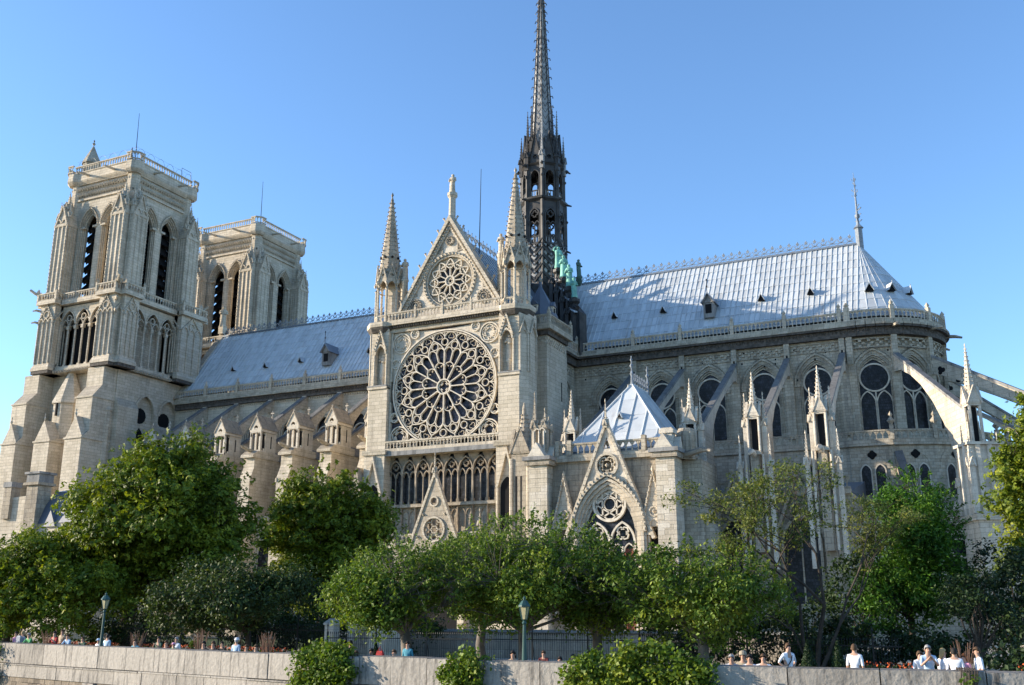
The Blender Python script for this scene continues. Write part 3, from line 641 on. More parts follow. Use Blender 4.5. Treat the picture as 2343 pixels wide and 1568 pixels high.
# ------------------------------------------------------------------ clerestory walls
WY = 17.3
def clerestory(F, ac):
    b = B('stone_grey'); gl = b
    z0, sp, hw, k = 21.4, 26.9, 2.05, .76
    for i in range(3):
        t = .08+i*.15; b.sweep(F, lancet(ac-hw+t, ac+hw-t, z0, sp, k), .16, -.17*(i+1)-.02, -.16*i-.02)
        for e in (-1, 1): b.tube([F(ac+e*(hw-t), z0, -.2*i+.02), F(ac+e*(hw-t), sp, -.2*i+.02)], .075, 5)
    for e in (-1, 1): b.fbox(F, ac+e*(hw+.15)-.42, ac+e*(hw+.15)+.42, sp-.18, sp, -.2, .12)
    pa = parch(ac-hw-.28, ac+hw+.28, sp, k, 8); b.sweep(F, pa, .2, -.02, .16)
    pa = parch(ac-hw-.42, ac+hw+.42, sp, k, 8)
    for j in range(len(pa)-1): b.crockets(F(pa[j][0], pa[j][1], .06), F(pa[j+1][0], pa[j+1][1], .06), .22, .09)
    b.use('glass').prism(F, lancet(ac-hw+.3, ac+hw-.3, z0+.2, sp, k), -.6, -.5)
    if True:
        b.use('tracery'); c0, c1 = -.5, -.36; r = 1.5; zc = 27.2
        b.sweep(F, circ(ac, zc, r, 28), .17, c0, c1, True)
        for e in (-1, 1):
            p, q = (ac+.06, ac+hw-.42) if e > 0 else (ac-hw+.42, ac-.06); b.sweep(F, lancet(p, q, z0, 24.4, .95), .13, c0, c1)
        b.fbox(F, ac-.07, ac+.07, z0, 25.6, c0, c1)
        b.use('iron')
        for i in range(12): t = 2*pi*i/12; b.sweep(F, [(ac+.3*cos(t), zc+.3*sin(t)), (ac+r*cos(t), zc+r*sin(t))], .03, -.495, -.47)
        b.sweep(F, circ(ac, zc, .95, 20), .03, -.495, -.47, True)
        for i in range(4): b.fbox(F, ac-hw+.4, ac+hw-.4, z0+.7+i*.75, z0+.73+i*.75, -.495, -.47)
    return b
def hole(ac): return [(p[0], max(p[1], 21.42)) for p in lancet(ac-2.05, ac+2.05, 21.4, 26.9, .76)]
def wall_band(b, F, a0, a1, check=True):                                  # checker frieze, carved cornice and gutter course
    b.fbox(F, a0, a1, 30.35, 30.45, 0, .1); b.fbox(F, a0, a1, 31.3, 31.42, 0, .14)
    if check:
        n = int((a1-a0)/.34)
        for j in range(3):
            for i in range(n):
                if (i+j) % 2 == 0: b.fbox(F, a0+i*.34+.02, a0+i*.34+.32, 30.47+j*.275, 30.72+j*.275, 0, .12)
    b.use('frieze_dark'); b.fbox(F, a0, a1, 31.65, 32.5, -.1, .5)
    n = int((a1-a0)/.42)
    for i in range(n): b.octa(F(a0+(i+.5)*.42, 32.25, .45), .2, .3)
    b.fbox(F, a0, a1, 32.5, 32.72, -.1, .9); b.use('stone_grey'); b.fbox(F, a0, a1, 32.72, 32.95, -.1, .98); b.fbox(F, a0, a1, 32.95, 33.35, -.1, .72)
def holes_dots(b, F, a0, a1, z0, z1, n, seed):                             # putlog holes left by scaffolding
    rn = random.Random(seed); b.use('dark')
    for i in range(n):
        a = a0+(a1-a0)*rn.random(); z = z0+(z1-z0)*rn.random(); b.fbox(F, a-.09, a+.09, z-.1, z+.1, -.05, .012)
    b.use('stone_grey')
# choir, straight bays
CB = [13.0, 19.3, 25.1, 31.15, 37.0]; CP = [16.2, 22.0, 28.1, 34.0, 39.9]
F = FS(WY); b = B('stone_grey')
b.plate(F, [(8.0, 0), (40.8, 0), (40.8, 33.3), (8.0, 33.3)], [hole(a) for a in CB], -.9, 0, rim=False)
wall_band(b, F, 8.2, 40.85)
for a in CP:
    b.fbox(F, a-.3, a+.3, 29.0, 31.75, 0, .42); b.use('dark').fbox(F, a-.1, a+.1, 29.75, 30.3, .4, .43).use('stone_grey')
    b.fbox(F, a-.5, a+.5, 21, 28.8, 0, .3)
holes_dots(b, F, 9, 40, 29.6, 31.6, 26, 1); holes_dots(b, F, 9, 40, 22, 29.5, 16, 2)
choir_wall = obj('choir_wall', b, cath)
for a in CB: obj('window', clerestory(F, a), choir_wall)
def bal_bays(F, xs, wall, fin=.38):
    for p, q in zip(xs, xs[1:]):
        bb = B('stone'); balus(bb, (p+.2, WY-.45), (q-.2, WY-.45), 33.35, 1.15, .45, .2); bb.fbox(F, q-.2, q+.2, 33.3, 34.95, .25, .65); bb.octa(F(q, 35.2, .45), .24, fin); obj('balustrade', bb, wall)
bal_bays(F, [8.6]+CP+[40.8], choir_wall)
# apse facets
ATH = [-8, 25, 57.5, 90, 122.5, 155]
def apse_frame(t0, t1, R):
    p = Vector((AX+R*sin(rad(t0)), RY-R*cos(rad(t0)), 0)); q = Vector((AX+R*sin(rad(t1)), RY-R*cos(rad(t1)), 0)); return Fr((p+q)/2, q-p), (q-p).length
b = B('stone_grey'); AW = []
for k in range(len(ATH)-1):
    bb = B('stone')
    F, L = apse_frame(ATH[k], ATH[k+1], 7.75); h = L/2
    b.plate(F, [(-h, 0), (h, 0), (h, 33.3), (-h, 33.3)], [hole(0)], -.9, 0, rim=False); AW.append(('window', clerestory(F, 0))); AW.append(('balustrade', bb))
    m = 5
    for i in range(m):
        t0, t1 = ATH[k]+(ATH[k+1]-ATH[k])*i/m, ATH[k]+(ATH[k+1]-ATH[k])*(i+1)/m
        F2, L2 = apse_frame(t0, t1, 7.8); wall_band(b, F2, -L2/2-.01, L2/2+.01)
        F3, L3 = apse_frame(t0, t1, 8.25); p, q = F3(-L3/2, 0), F3(L3/2, 0); balus(bb, p, q, 33.35, 1.15, .45, .2)
    holes_dots(b, F, -h+.2, h-.2, 29.9, 31.5, 5, k+9); holes_dots(b, F, -h+.1, -h+.7, 22, 29.5, 3, k+30)
    t = rad(ATH[k]); Fp = Fr((AX+7.7*sin(t), RY-7.7*cos(t), 0), (cos(t), sin(t), 0))
    b.fbox(Fp, -.32, .32, 28.6, 31.75, 0, .5); b.fbox(Fp, -.5, .5, 20, 28.6, 0, .35)
    bb.fbox(Fp, -.22, .22, 33.3, 34.95, .3, .75); bb.octa(Fp(0, 35.2, .5), .26, .4)
    if k: b.tube([Fp(0, 32.6, .6), Fp(0, 32.5, 1.6), Fp(0, 32.3, 2.3)], [.22, .2, .12], 5)
apse_wall = obj('apse_wall', b, cath)
for nm, q in AW: obj(nm, q, apse_wall)

# nave wall
NP = [-49.7, -43.8, -37.7, -31.8, -25.9, -20.0, -14.2]; NB = [(NP[i]+NP[i+1])/2 for i in range(6)]+[-52.6]
F = FS(WY); b = B('stone')
def nhole(a): return [(p[0], max(p[1], 20.5)) for p in lancet(a-1.8, a+1.8, 20.4, 27.0, .78)]
b.plate(F, [(-55.6, 0), (-8, 0), (-8, 33.3), (-55.6, 33.3)], [nhole(a) for a in NB], -1.2, 0, rim=False)
NW = []
for a in NB:
    w = B('stone'); NW.append(w)
    for i in range(3):
        t = .1+i*.2; w.sweep(F, lancet(a-1.8+t, a+1.8-t, 20.4, 27, .78), .21, -.25*(i+1), -.2*i-.02)
    w.use('glass').prism(F, lancet(a-1.6, a+1.6, 20.4, 27.0, .78), -1.0, -.9)
    w.use('tracery').sweep(F, circ(a, 26.3, 1.15, 20), .15, -.9, -.6, True)
    for e in (-1, 1): w.sweep(F, lancet(*sorted((a+e*.05, a+e*1.15)), 20.5, 23.6, .95), .12, -.9, -.6); w.tube([F(a+e*1.95, 20, .05), F(a+e*1.95, 27, .05)], .1, 5)
b.use('stone_grey'); F2 = F
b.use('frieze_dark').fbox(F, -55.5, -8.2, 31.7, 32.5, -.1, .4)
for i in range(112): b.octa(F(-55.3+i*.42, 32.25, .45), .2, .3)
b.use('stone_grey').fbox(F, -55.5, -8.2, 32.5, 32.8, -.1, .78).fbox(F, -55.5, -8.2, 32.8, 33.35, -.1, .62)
b.use('stone')
n = 120
for i in range(n): b.fbox(F, -55+i*.39, -55+i*.39+.2, 31.35, 31.6, 0, .15)
for a in NP: b.fbox(F, a-.32, a+.32, 26, 31.75, 0, .5); b.use('dark').fbox(F, a-.12, a+.12, 30.9, 31.5, .48, .51).use('stone')
nave_wall = obj('nave_wall', b, cath)
for w in NW: obj('window', w, nave_wall)
bal_bays(F, [-55.4]+NP+[-8.7], nave_wall, .45)
b = B('stone'); b.prism(FE(-54.8), [(16.4, 33.4), (24.2, 44.2), (25.6, 46.2), (25.6, 33)], -.8, .3); b.box(-55.4, -54.5, 24.6, 25.6, 45.5, 46.8); statue(b, -54.9, 25.0, 46.7, 3.4, -pi/4, 1, 3)
obj('gable_coping', b, nave_wall)
# north side of the vessel, closing the volumes
b = B('stone'); b.box(-55.6, -8, 32.0, 32.7, 0, 33.4); b.box(8, 40.8, 32.0, 32.7, 0, 33.4); b.box(-55.6, 44, 26, 32, 0, 33.2); obj('north_wall', b, cath)

# tribune and chapel storeys
b = B('stone'); b.box(-55.3, -8.6, 12.6, 17.2, 0, 20.2); b.use('lead_dark'); b.prism(FE(-55.3), [(12.3, 20.2), (17.25, 20.2), (17.25, 22.4)], 0, 46.7)
b.use('stone'); b.box(-55.3, -9.4, 7.6, 12.6, 0, 13.6); b.use('stone_grey').box(-55.3, -9.4, 7.1, 8, 13.6, 14.3)
na = obj('nave_aisle', b, cath)
for a in NB:
    w = B('glass'); w.prism(FS(12.6), lancet(a-1.1, a+1.1, 15, 17.5, .9), 0, .04); obj('window', w, na); w = B('glass'); w.prism(FS(7.6), lancet(a-1.5, a+1.5, 3, 9.5, .9), 0, .04); obj('window', w, na)
b = B('stone_grey'); b.box(8.6, 41.6, 12.0, 17.2, 0, 19.3); b.box(8.6, 41.6, .6, 12.0, 0, 13.2); b.use('lead_dark').prism(FE(8.6), [(.8, 13.25), (12, 13.25), (12, 15.4)], 0, 33)
b.use('stone').box(8.6, 41.6, .2, .9, 13.0, 13.5); b.use('stone_grey')
CWN = []
for a in CB[1:]:
    w = B('glass'); w.prism(FS(12.0), lancet(a-.95, a-.15, 15.4, 17.0, .9), 0, .03).prism(FS(12.0), lancet(a+.15, a+.95, 15.4, 17.0, .9), 0, .03).prism(FS(12.0), foil(a, 18.3, .42, 4), 0, .03); CWN.append(('window', w))
    w = B('glass'); w.prism(FS(.6), lancet(a-1.6, a+1.6, 3.5, 8.6, .9), 0, .05); w.use('stone').sweep(FS(.6), lancet(a-1.7, a+1.7, 3.5, 8.6, .9), .25, 0, .3); w.fbox(FS(.6), a-.07, a+.07, 3.5, 10, 0, .15); CWN.append(('window', w))
    w = B('stone'); Fg = FS(.2); w.prism(Fg, [(a-2.3, 9.6), (a-2.0, 9.6), (a, 14.6), (a+2.0, 9.6), (a+2.3, 9.6), (a, 15.4)], -.2, .2); w.sweep(Fg, circ(a, 11.7, .75, 14), .14, -.1, .1, True); w.crockets(Fg(a-2.2, 9.7, .1), Fg(a, 15.4, .1), .6, .13); w.crockets(Fg(a, 15.4, .1), Fg(a+2.2, 9.7, .1), .6, .13); CWN.append(('window_gable', w))
b.use('stone_grey').box(8.6, 41.7, 11.75, 12.1, 18.9, 19.4)
balus(b, (8.7, 11.85), (41.6, 11.85), 19.4, 1.1, .55, .2, post=5.9); balus(b, (8.7, .35), (41.6, .35), 13.5, 1.1, .55, .2)
choir_aisle = obj('choir_aisle', b, cath)
for nm, w in CWN: obj(nm, w, choir_aisle)
# round end: tribune ring and radiating chapels
for k in range(10):
    t0, t1 = -6+18*k, -6+18*(k+1); b = B('stone_grey')
    F, L = apse_frame(t0, t1, 13.2); h = L/2
    b.fbox(F, -h-.02, h+.02, 0, 19.3, -5.3, 0); b.fbox(F, -h-.05, h+.05, 18.9, 19.42, -.3, .3); b.sweep(F, parch(-1.6, 1.6, 16.6, .62, 7), .55, 0, .05)
    b.fbox(F, h-.2, h+.2, 19.4, 20.9, 0, .35); b.octa(F(h, 21.3, .18), .4, .5); b.octa(F(h, 21.9, .18), .22, .4); o = obj('tribune_bay', b, cath)
    w = B('dark'); w.prism(F, foil(0, 18.0, .46, 4, 5), 0, .06)
    for e in (-1, 1): w.use('glass').prism(F, lancet(*sorted((e*.2, e*1.15)), 14.0, 16.3, .8), 0, .05).use('tracery').sweep(F, lancet(*sorted((e*.17, e*1.18)), 14.0, 16.3, .8), .12, 0, .12)
    obj('window', w, o); w = B('stone_grey'); p, q = F(-h, 0, .15), F(h, 0, .15); balus(w, p, q, 19.42, 1.05, .62, .2); obj('balustrade', w, o)
    F, L = apse_frame(t0, t1, 22.8); h = L/2; b = B('stone_grey')
    b.fbox(F, -h-.02, h+.02, 0, 11.2, -9.5, 0); b.fbox(F, -h-.05, h+.05, 10.9, 11.4, -.3, .3); o = obj('apse_chapel', b, cath)
    w = B('glass'); w.prism(F, lancet(-1.5, 1.5, 2.5, 7.2, .9), 0, .05); w.use('tracery').sweep(F, lancet(-1.6, 1.6, 2.5, 7.2, .9), .24, 0, .25); w.sweep(F, circ(0, 8.2, .85, 16), .14, .04, .16, True); w.fbox(F, -.07, .07, 2.5, 7.6, .04, .16); obj('window', w, o)
    w = B('tracery'); w.prism(F, [(-2.2, 7.4), (-1.95, 7.4), (0, 11.6), (1.95, 7.4), (2.2, 7.4), (0, 12.3)], -.1, .3); w.sweep(F, foil(0, 9.8, .55, 3, rot=pi/2), .1, 0, .2, True)
    for i in range(5): w.sweep(F, [(-2.4, 8.4+i*.4), (-2.4+.5, 9.6+i*.35)], .06, 0, .12); w.sweep(F, [(2.4, 8.4+i*.4), (1.9, 9.6+i*.35)], .06, 0, .12)
    obj('window_gable', w, o)

# ------------------------------------------------------------------ flying buttresses
def flyer_mesh(mode):                                                     # local: x thickness, -y outwards, wall at y = 0
    b = B('stone'); F = Fr((0, 0, 0), (0, -1, 0)); t = .3 if mode == 'nave' else .23
    if mode == 'nave':
        top = [(0, 31.7), (6.7, 26.9)]; und = [(6.7, 24.6), (5.4, 26.4), (3.6, 28.3), (1.6, 29.6), (0, 30.1)]
        b.prism(F, top+und, -t, t)
        b.use('coping').prism(F, [(-.02, 31.72), (7.0, 26.72), (7.0, 27.0), (-.02, 32.02)], -t-.08, t+.08)
        b.use('stone').prism(F, [(2.6, 26.3), (6.6, 23.9), (6.6, 0), (4.2, 0), (4.2, 20), (2.6, 25.5)], -t+.04, t-.04)
        b.use('coping').prism(F, [(2.5, 26.35), (7.0, 23.75), (7.0, 24.02), (2.5, 26.65)], -t-.1, t+.1)
        b.use('stone')
        b.prism(F, [(3.6, 0), (12.2, 0), (12.2, 14), (11.6, 14.8), (11.6, 18.8), (10.9, 20.4), (10.9, 21.8), (3.6, 21.8)], -.85, .85)
        b.prism(F, [(10.8, 21.7), (11.4, 21.7), (11.4, 22.0), (10.6, 22.6), (6.2, 22.6), (6.2, 21.7)], -1.0, 1.0)
        b.use('coping').prism(Fr((0, -3.4, 0), (1, 0, 0)), [(-1.05, 21.75), (1.05, 21.75), (.25, 23.0), (-.25, 23.0)], 0, 3.0).use('stone')
        for e in (-1, 1):
            b.fbox(F, 10.9, 11.7, 18.3, 18.8, e*.85-.1, e*.85+.1)
    else:
        top = [(0, 29.95), (16.9, 19.95)]
        if mode == 'choir': und = [(16.9, 12), (13.4, 12), (13.0, 18.0), (12.3, 20.6), (10.6, 22.5), (8.2, 24.2), (6, 25.5), (4, 26.6), (2, 27.6), (.8, 27.9), (0, 27.6)]
        elif mode == 'apse': und = [(16.9, 0), (14.0, 0), (13.6, 13), (12.8, 17.2), (11.4, 20.2), (9.4, 22.7), (7, 24.9), (4.6, 26.5), (2.2, 27.6), (0, 27.9)]
        else: und = [(16.9, 17.6), (14, 20.1), (11, 22.3), (8, 24.2), (5, 25.8), (2, 27.3), (0, 28.0)]
        b.use('stone_pale' if mode == 'choir' else 'stone').prism(F, top+und, -t-(.05 if mode == 'apse' else 0), t+(.05 if mode == 'apse' else 0))
        b.use('coping').prism(F, [(-.02, 29.97), (17.0, 19.9), (17.0, 20.2), (-.02, 30.27)], -t-.08, t+.08)
        if mode == 'apse2':
            b.use('stone').prism(F, [(0, 25.8), (16.9, 15.8), (16.9, 12), (13.4, 15.9), (10, 19.0), (6, 22.0), (3, 23.8), (0, 24.6)], -t+.06, t-.06)
            b.use('coping').prism(F, [(-.02, 25.82), (17, 15.75), (17, 15.98), (-.02, 26.05)], -t-.06, t+.06)
            b.use('dark').prism(F, foil(1.6, 28.0, .5, 3), -t-.01, t+.01)
        b.use('stone')
        if mode == 'choir':
            b.prism(F, [(13.4, 13), (18.5, 13), (18.5, 17.0), (16.9, 19.7), (13.4, 19.7)], -.42, .42); b.use('stone_worn').prism(F, [(13.4, 0), (18.4, 0), (18.4, 13), (13.4, 13)], -.4, .4)  # lower pier and its front: darker stone carries painted shade besides dirt
            b.use('stone_worn').fbox(F, 16.2, 19.0, 0, 12.8, -.55, .55); b.fbox(F, 16.0, 19.2, 12.8, 13.2, -.8, .8)
            b.tube([F(18.8, 16.9, .0), F(20.4, 16.7, 0), F(21.4, 16.3, 0)], [.3, .26, .16], 6)
            for q in (2.8, 9.0): pass
        else:
            b.use('stone'); b.prism(F, [(13.6, 0), (17.4, 0), (17.4, 11.2), (16.8, 19.4), (13.6, 19.4)], -.5, .5)
            b.fbox(F, 15.8, 19.0, 0, 10.6, -1.5, 1.5); b.fbox(F, 15.6, 19.2, 10.6, 11.1, -1.7, 1.7)
    return b
def aedicule_mesh():                                                      # gabled stone canopy on a nave pier
    b = B('stone_pale'); F = Fr((0, 0, 0)); w = .85; z = 22.6
    b.box(-w, w, .9, 3.1, z, 25.7); b.box(-w, -w+.26, -.02, .26, z, 25.2); b.box(w-.26, w, -.02, .26, z, 25.2); b.box(-w, w, 0, 1, 22.55, 22.85)
    b.plate(F, [(-w, 25.1), (w, 25.1), (w, 25.7), (0, 27.3), (-w, 25.7)], [circ(0, 25.75, .3, 10)], -.25, .03, back=True)
    b.sweep(F, parch(-w+.15, w-.15, 24.6, .8, 5), .2, -.2, .02)
    for e in (-1, 1): b.fbox(Fr((e*w, 0, 0), (0, 1, 0)), 0, 3.1, 25.2, 25.7, -.12, .12); b.tube([(e*(w-.1), .2, 22.8), (e*(w-.1), .2, 24.6)], .15, 6)
    b.fbox(F, -.08, .08, 22.7, 25.2, -.3, -.1)
    b.use('dark').box(w-.06, w+.015, .45, .8, 23.1, 24.9).box(w-.05, w+.016, 2.0, 2.18, 23.2, 24.8).box(-.5, .5, .85, .95, 22.9, 25.1)
    b.use('stone_worn').prism(F, [(-w-.22, 25.55), (0, 27.45), (w+.22, 25.55), (w+.1, 25.5), (0, 27.2), (-w-.1, 25.5)], -3.3, .12)
    b.use('stone_pale'); b.prism(F, [(-w, 25.6), (w, 25.6), (0, 27.2)], -3.2, -2.6)
    b.octa((0, 3.1, 27.7), .18, .3); b.tube([(0, 3.1, 27.3), (0, 3.1, 28.5)], .07, 5); b.fbox(Fr((0, 3.1, 0)), -.25, .25, 28.1, 28.22, -.06, .06); b.octa((0, .05, 27.6), .13, .22)
    b.use('stone_grey'); b.tube([(0, .2, 22.5), (0, -1.2, 22.7), (0, -2.4, 23.0)], [.3, .26, .2], 6); b.octa((0, -2.45, 23.05), .25, .2)
    b.tube([(0, -.4, 22.2), (.0, -1.2, 21.6)], [.2, .1], 5)
    return b
am = aedicule_mesh().mesh('canopy'); fm = flyer_mesh('nave').mesh('flying_buttress')
for x in NP: fo = link('flying_buttress', fm, cath, (x, WY, 0)); link('canopy', am, fo, (0, 7.3-WY, 0))
def choir_pinnacle(big):
    b = B('stone_pale')
    if not big:
        b.use('stone_worn').box(-.38, .38, -.65, .7, 8, 16.9).use('stone'); b.box(-.6, .6, -.8, .7, 16.6, 16.95); b.use('stone_pale')  # lower box in darker stone: shade between the pale shafts put into colour
        for sx in (-1, 1):
            for sy in (-1, 1): b.tube([(sx*.5, sy*.5, 16.9), (sx*.5, sy*.5, 20.0)], .13, 6)
        b.use('dark').box(-.22, .22, -.3, .3, 16.95, 20); b.use('stone_pale')
        pinnacle(b, 0, 0, 19.9, 1.05, .3, 3.7, 8, .36)
        for sx in (-1, 1): pinnacle(b, sx*.85, .2, 12, .42, 7.4, 2.6, 4, .35)
        for sx in (-1, 1): pinnacle(b, sx*1.35, -.5, 6.5, .4, 9.0, 2.5, 4, .35); b.tube([(sx*.78, -.8, 8), (sx*.78, -.8, 16.6)], .12, 5)
        b.tube([(0, -.8, 16.6), (0, -2.0, 16.75), (0, -2.9, 16.4)], [.28, .25, .14], 6)
    else:
        b.frus(0, 0, 1.25, 1.25, 10.9, 1.25, 1.25, 17.0)
        for a in range(8): b.tube([(1.3*cos(a*pi/4+.39), 1.3*sin(a*pi/4+.39), 10.9), (1.3*cos(a*pi/4+.39), 1.3*sin(a*pi/4+.39), 17)], .3, 6)
        for sx in (-1, 1):
            for sy in (-1, 1): b.tube([(sx*.45, sy*.45, 17), (sx*.45, sy*.45, 20.6)], .14, 6)
        b.use('dark').box(-.22, .22, -.22, .22, 17, 20.4).use('stone_pale')
        pinnacle(b, 0, 0, 20.5, 1.15, .3, 5.0, 8, .36)
        for sx, sy, h in ((-1, -1, 17.5), (1, -1, 17.3), (-1, 1, 16.0), (1, 1, 17.0)): pinnacle(b, sx*1.25, sy*1.25, 11, .5, h-13.4, 2.6, 4, .35)
        pinnacle(b, 1.9, .9, 11, .6, 4, 3, 4, .4); b.box(-1.5, 1.7, -1.5, 1.4, 16.9, 17.15)
    return b
cpm = choir_pinnacle(False).mesh('pinnacle'); cpb = choir_pinnacle(True).mesh('pinnacle')
fm = flyer_mesh('choir').mesh('flying_buttress')
for x in (16.0, 22.0, 28.1, 34.0, 39.9): fo = link('flying_buttress', fm, cath, (x, WY, 0)); link('pinnacle', cpm, fo, (0, -19.6, -.1))
fa, fa2 = flyer_mesh('apse').mesh('flying_buttress'), flyer_mesh('apse2').mesh('flying_buttress')
for k, th in enumerate((25, 57.5, 90, 122)):
    t = rad(th); fo = link('flying_buttress', fa if k == 0 else fa2, cath, (AX+7.6*sin(t), RY-7.6*cos(t), -.3)); fo.rotation_euler = (0, 0, t)
    link('pinnacle', cpb, fo, (0, -16.9, .2))
# small tribune struts of the round end
for th in (8, 41, 74):
    t = rad(th+6); Fq = Fr((AX, RY, 0), (sin(t), -cos(t), 0)); b = B('stone'); b.prism(Fq, [(13, 18.2), (17.5, 14.2), (17.5, 12.8), (15.6, 14.0), (13, 16.4)], -.3, .3); b.use('coping').prism(Fq, [(13, 18.22), (17.6, 14.15), (17.6, 14.4), (13, 18.45)], -.38, .38)
    obj('strut', b, cath)
# ------------------------------------------------------------------ south transept
F0 = FS(0)
ZR, RR = 26.65, 6.5
b = B('stone')
# main body: east and west walls, front wall with the great square window
b.box(-8.4, -7.2, 1.2, 17.5, 0, 33.4); b.box(7.2, 8.4, 1.2, 17.5, 0, 33.4)
sq = [(-6.85, 20.2), (6.85, 20.2), (6.85, 33.55), (-6.85, 33.55)]
rc = circ(0, ZR, RR+.02, 64)
b.plate(F0, [(-8.6, 20.0), (8.6, 20.0), (8.6, 34.2), (-8.6, 34.2)], [sq], -1.2, 0, rim=False)
for sx in (-1, 1):                                                        # corner piers beside the rose
    x0, x1 = sorted((sx*6.95, sx*9.4)); b.box(x0, x1, -.55, 1.6, 0, 27.2); b.prism(Fr((0, 0, 0), (1, 0, 0), (0, 1, 0)), [(sx*9.39, -.55), (sx*10.1, .4), (sx*10.1, 2.4), (sx*9.39, 2.4)][::sx], 0, 34.0)
    b.box(x0-.12 if sx < 0 else x0, x1 if sx < 0 else x1+.12, -.72, 1.0, 27.0, 27.3)
    b.use('coping').box(x0-.14 if sx < 0 else x0, x1 if sx < 0 else x1+.14, -.76, .9, 27.26, 27.42).use('stone')
    xm = sx*7.95; xe0, xe1 = sorted((sx*7.0, sx*8.9))
    b.box(x0, x1, .35, 1.6, 27.2, 34.1); b.box(xe1-.0 if sx > 0 else x0, x1 if sx > 0 else xe0, -.5, .4, 27.2, 34.1)
    Fn = FS(-.5); b.plate(Fn, [(xe0, 27.3), (xe1, 27.3), (xe1, 34.0), (xe0, 34.0)], [[(p[0], max(p[1], 27.45)) for p in lancet(xe0+.25, xe1-.25, 27.4, 31.2, .9)]], -.8, 0)
    g0, g1 = xe0+.1, xe1-.1; b.prism(Fn, [(g0, 31.4), (xm, 33.9), (g1, 31.4), (g1-.2, 31.4), (xm, 33.4), (g0+.2, 31.4)], 0, .3); b.sweep(Fn, parch(g0+.15, g1-.15, 31.0, .9, 5), .18, 0, .22); b.crockets(Fn(g0, 31.5, .3), Fn(xm, 34, .3), .4, .12); b.crockets(Fn(xm, 34, .3), Fn(g1, 31.5, .3), .4, .12); b.sweep(Fn, circ(xm, 32.2, .28, 8), .1, 0, .15, True)
    for a in (xe0+.14, xe1-.14): b.tube([Fn(a, 27.4, .08), Fn(a, 31.1, .08)], .12, 6)
    if sx > 0:                                                            # blind niches round the corner
        for (p, q) in (((9.39, -.55), (10.1, .4)), ((10.1, .4), (10.1, 2.3))):
            Fs = Fr((p[0], p[1], 0), (q[0]-p[0], q[1]-p[1], 0)); L = math.hypot(q[0]-p[0], q[1]-p[1]); b.sweep(Fs, lancet(.12, L-.12, 27.4, 31.2, .9), .14, 0, .14); b.prism(Fs, [(0, 31.6), (L/2, 33.5), (L, 31.6), (L-.2, 31.6), (L/2, 33.1), (.2, 31.6)], 0, .22)
    # lower stage of the pier, gabled
    b.box(x0-.1, x1+.1, -.8, 1.2, 0, 19.6)
    b.use('stone_grey').box(x0-.3, x1+.3, -1.0, 1.3, 19.5, 20.0).use('stone')
    b.prism(FS(-.8), [(x0, 15.2), ((x0+x1)/2, 19.4), (x1, 15.2), (x1-.3, 15.2), ((x0+x1)/2, 18.7), (x0+.3, 15.2)], 0, .35)
    b.use('dark').prism(FS(-.8), lancet(x0+.45, x1-.45, 10.5, 15.0, .9), 0, .02).use('stone')
    for a in (x0+.2, x1-.2): b.tube([(a, -.95, 9), (a, -.95, 15.2)], .16, 6)
# west buttress with battered outline
b.prism(FS(2.0), [(-8.3, 0), (-12.6, 0), (-12.6, 15), (-11.4, 20), (-11.0, 25), (-10.3, 29), (-9.6, 32), (-8.3, 33)][::-1], -5.5, 0)
# recess behind the rose
b.use('stone_worn')
# window tracery base bands
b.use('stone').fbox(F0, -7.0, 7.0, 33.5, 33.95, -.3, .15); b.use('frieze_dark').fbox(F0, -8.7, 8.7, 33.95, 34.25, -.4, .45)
for i in range(58): b.octa(F0(-8.5+i*.3, 34.1, .5), .13, .17)
b.use('stone').fbox(F0, -9.0, 9.0, 34.25, 34.72, -1.5, .75)
for sx in (-1, 1):
    b.use('frieze_dark').lathe(sx*8.35, .9, [(1.75, 33.6), (2.05, 34.0), (2.1, 34.2)], 8, pi/8)
    b.use('stone').lathe(sx*8.35, .9, [(2.15, 34.2), (2.2, 34.4), (2.2, 34.74)], 8, pi/8)
# glazed gallery of lancets under the rose, arcade below it
b.fbox(F0, -7.0, 7.0, 19.3, 20.05, -1.2, .55); b.use('coping').fbox(F0, -7.0, 7.0, 19.3, 19.78, .5, .75).use('stone')
F1 = FS(.55); n = 8; s = 14.0/n
LW = []
for i in range(n):
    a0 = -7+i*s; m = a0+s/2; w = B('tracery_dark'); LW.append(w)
    w.sweep(F1, parch(a0+.04, a0+s-.04, 17.5, .92, 6), .13, -.2, .2)
    for q in (a0, m): w.sweep(F1, parch(q+.07, q+s/2-.07, 17.0, .95, 4), .1, -.2, .08)
    w.sweep(F1, foil(m, 18.15, .36, 4, 3), .08, -.2, .06, True)
    w.tube([F1(m, 14.1, 0), F1(m, 17.1, 0)], .07, 6); w.fbox(F1, m-.09, m+.09, 14.0, 14.4, -.1, .1)
    w.prism(F1, [(a0, 17.6), (a0+s*.42, 19.35), (a0, 19.35)], -.1, .0); w.prism(F1, [(a0+s, 17.6), (a0+s, 19.35), (a0+s*.58, 19.35)], -.1, .0)
    w.use('glass').fbox(F1, a0+.01, a0+s-.01, 14, 19.4, -.45, -.3)
    for j in range(7): w.use('iron').fbox(F1, a0+.05, a0+s-.05, 14.5+j*.55, 14.53+j*.55, -.3, -.27)
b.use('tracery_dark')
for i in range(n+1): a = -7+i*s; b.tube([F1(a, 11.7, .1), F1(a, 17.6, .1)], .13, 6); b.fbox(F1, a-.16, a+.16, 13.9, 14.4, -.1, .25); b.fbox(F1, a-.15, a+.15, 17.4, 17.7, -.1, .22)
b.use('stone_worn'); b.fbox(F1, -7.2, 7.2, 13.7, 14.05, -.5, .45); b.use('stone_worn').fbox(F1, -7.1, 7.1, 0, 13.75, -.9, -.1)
b.use('tracery_dark')
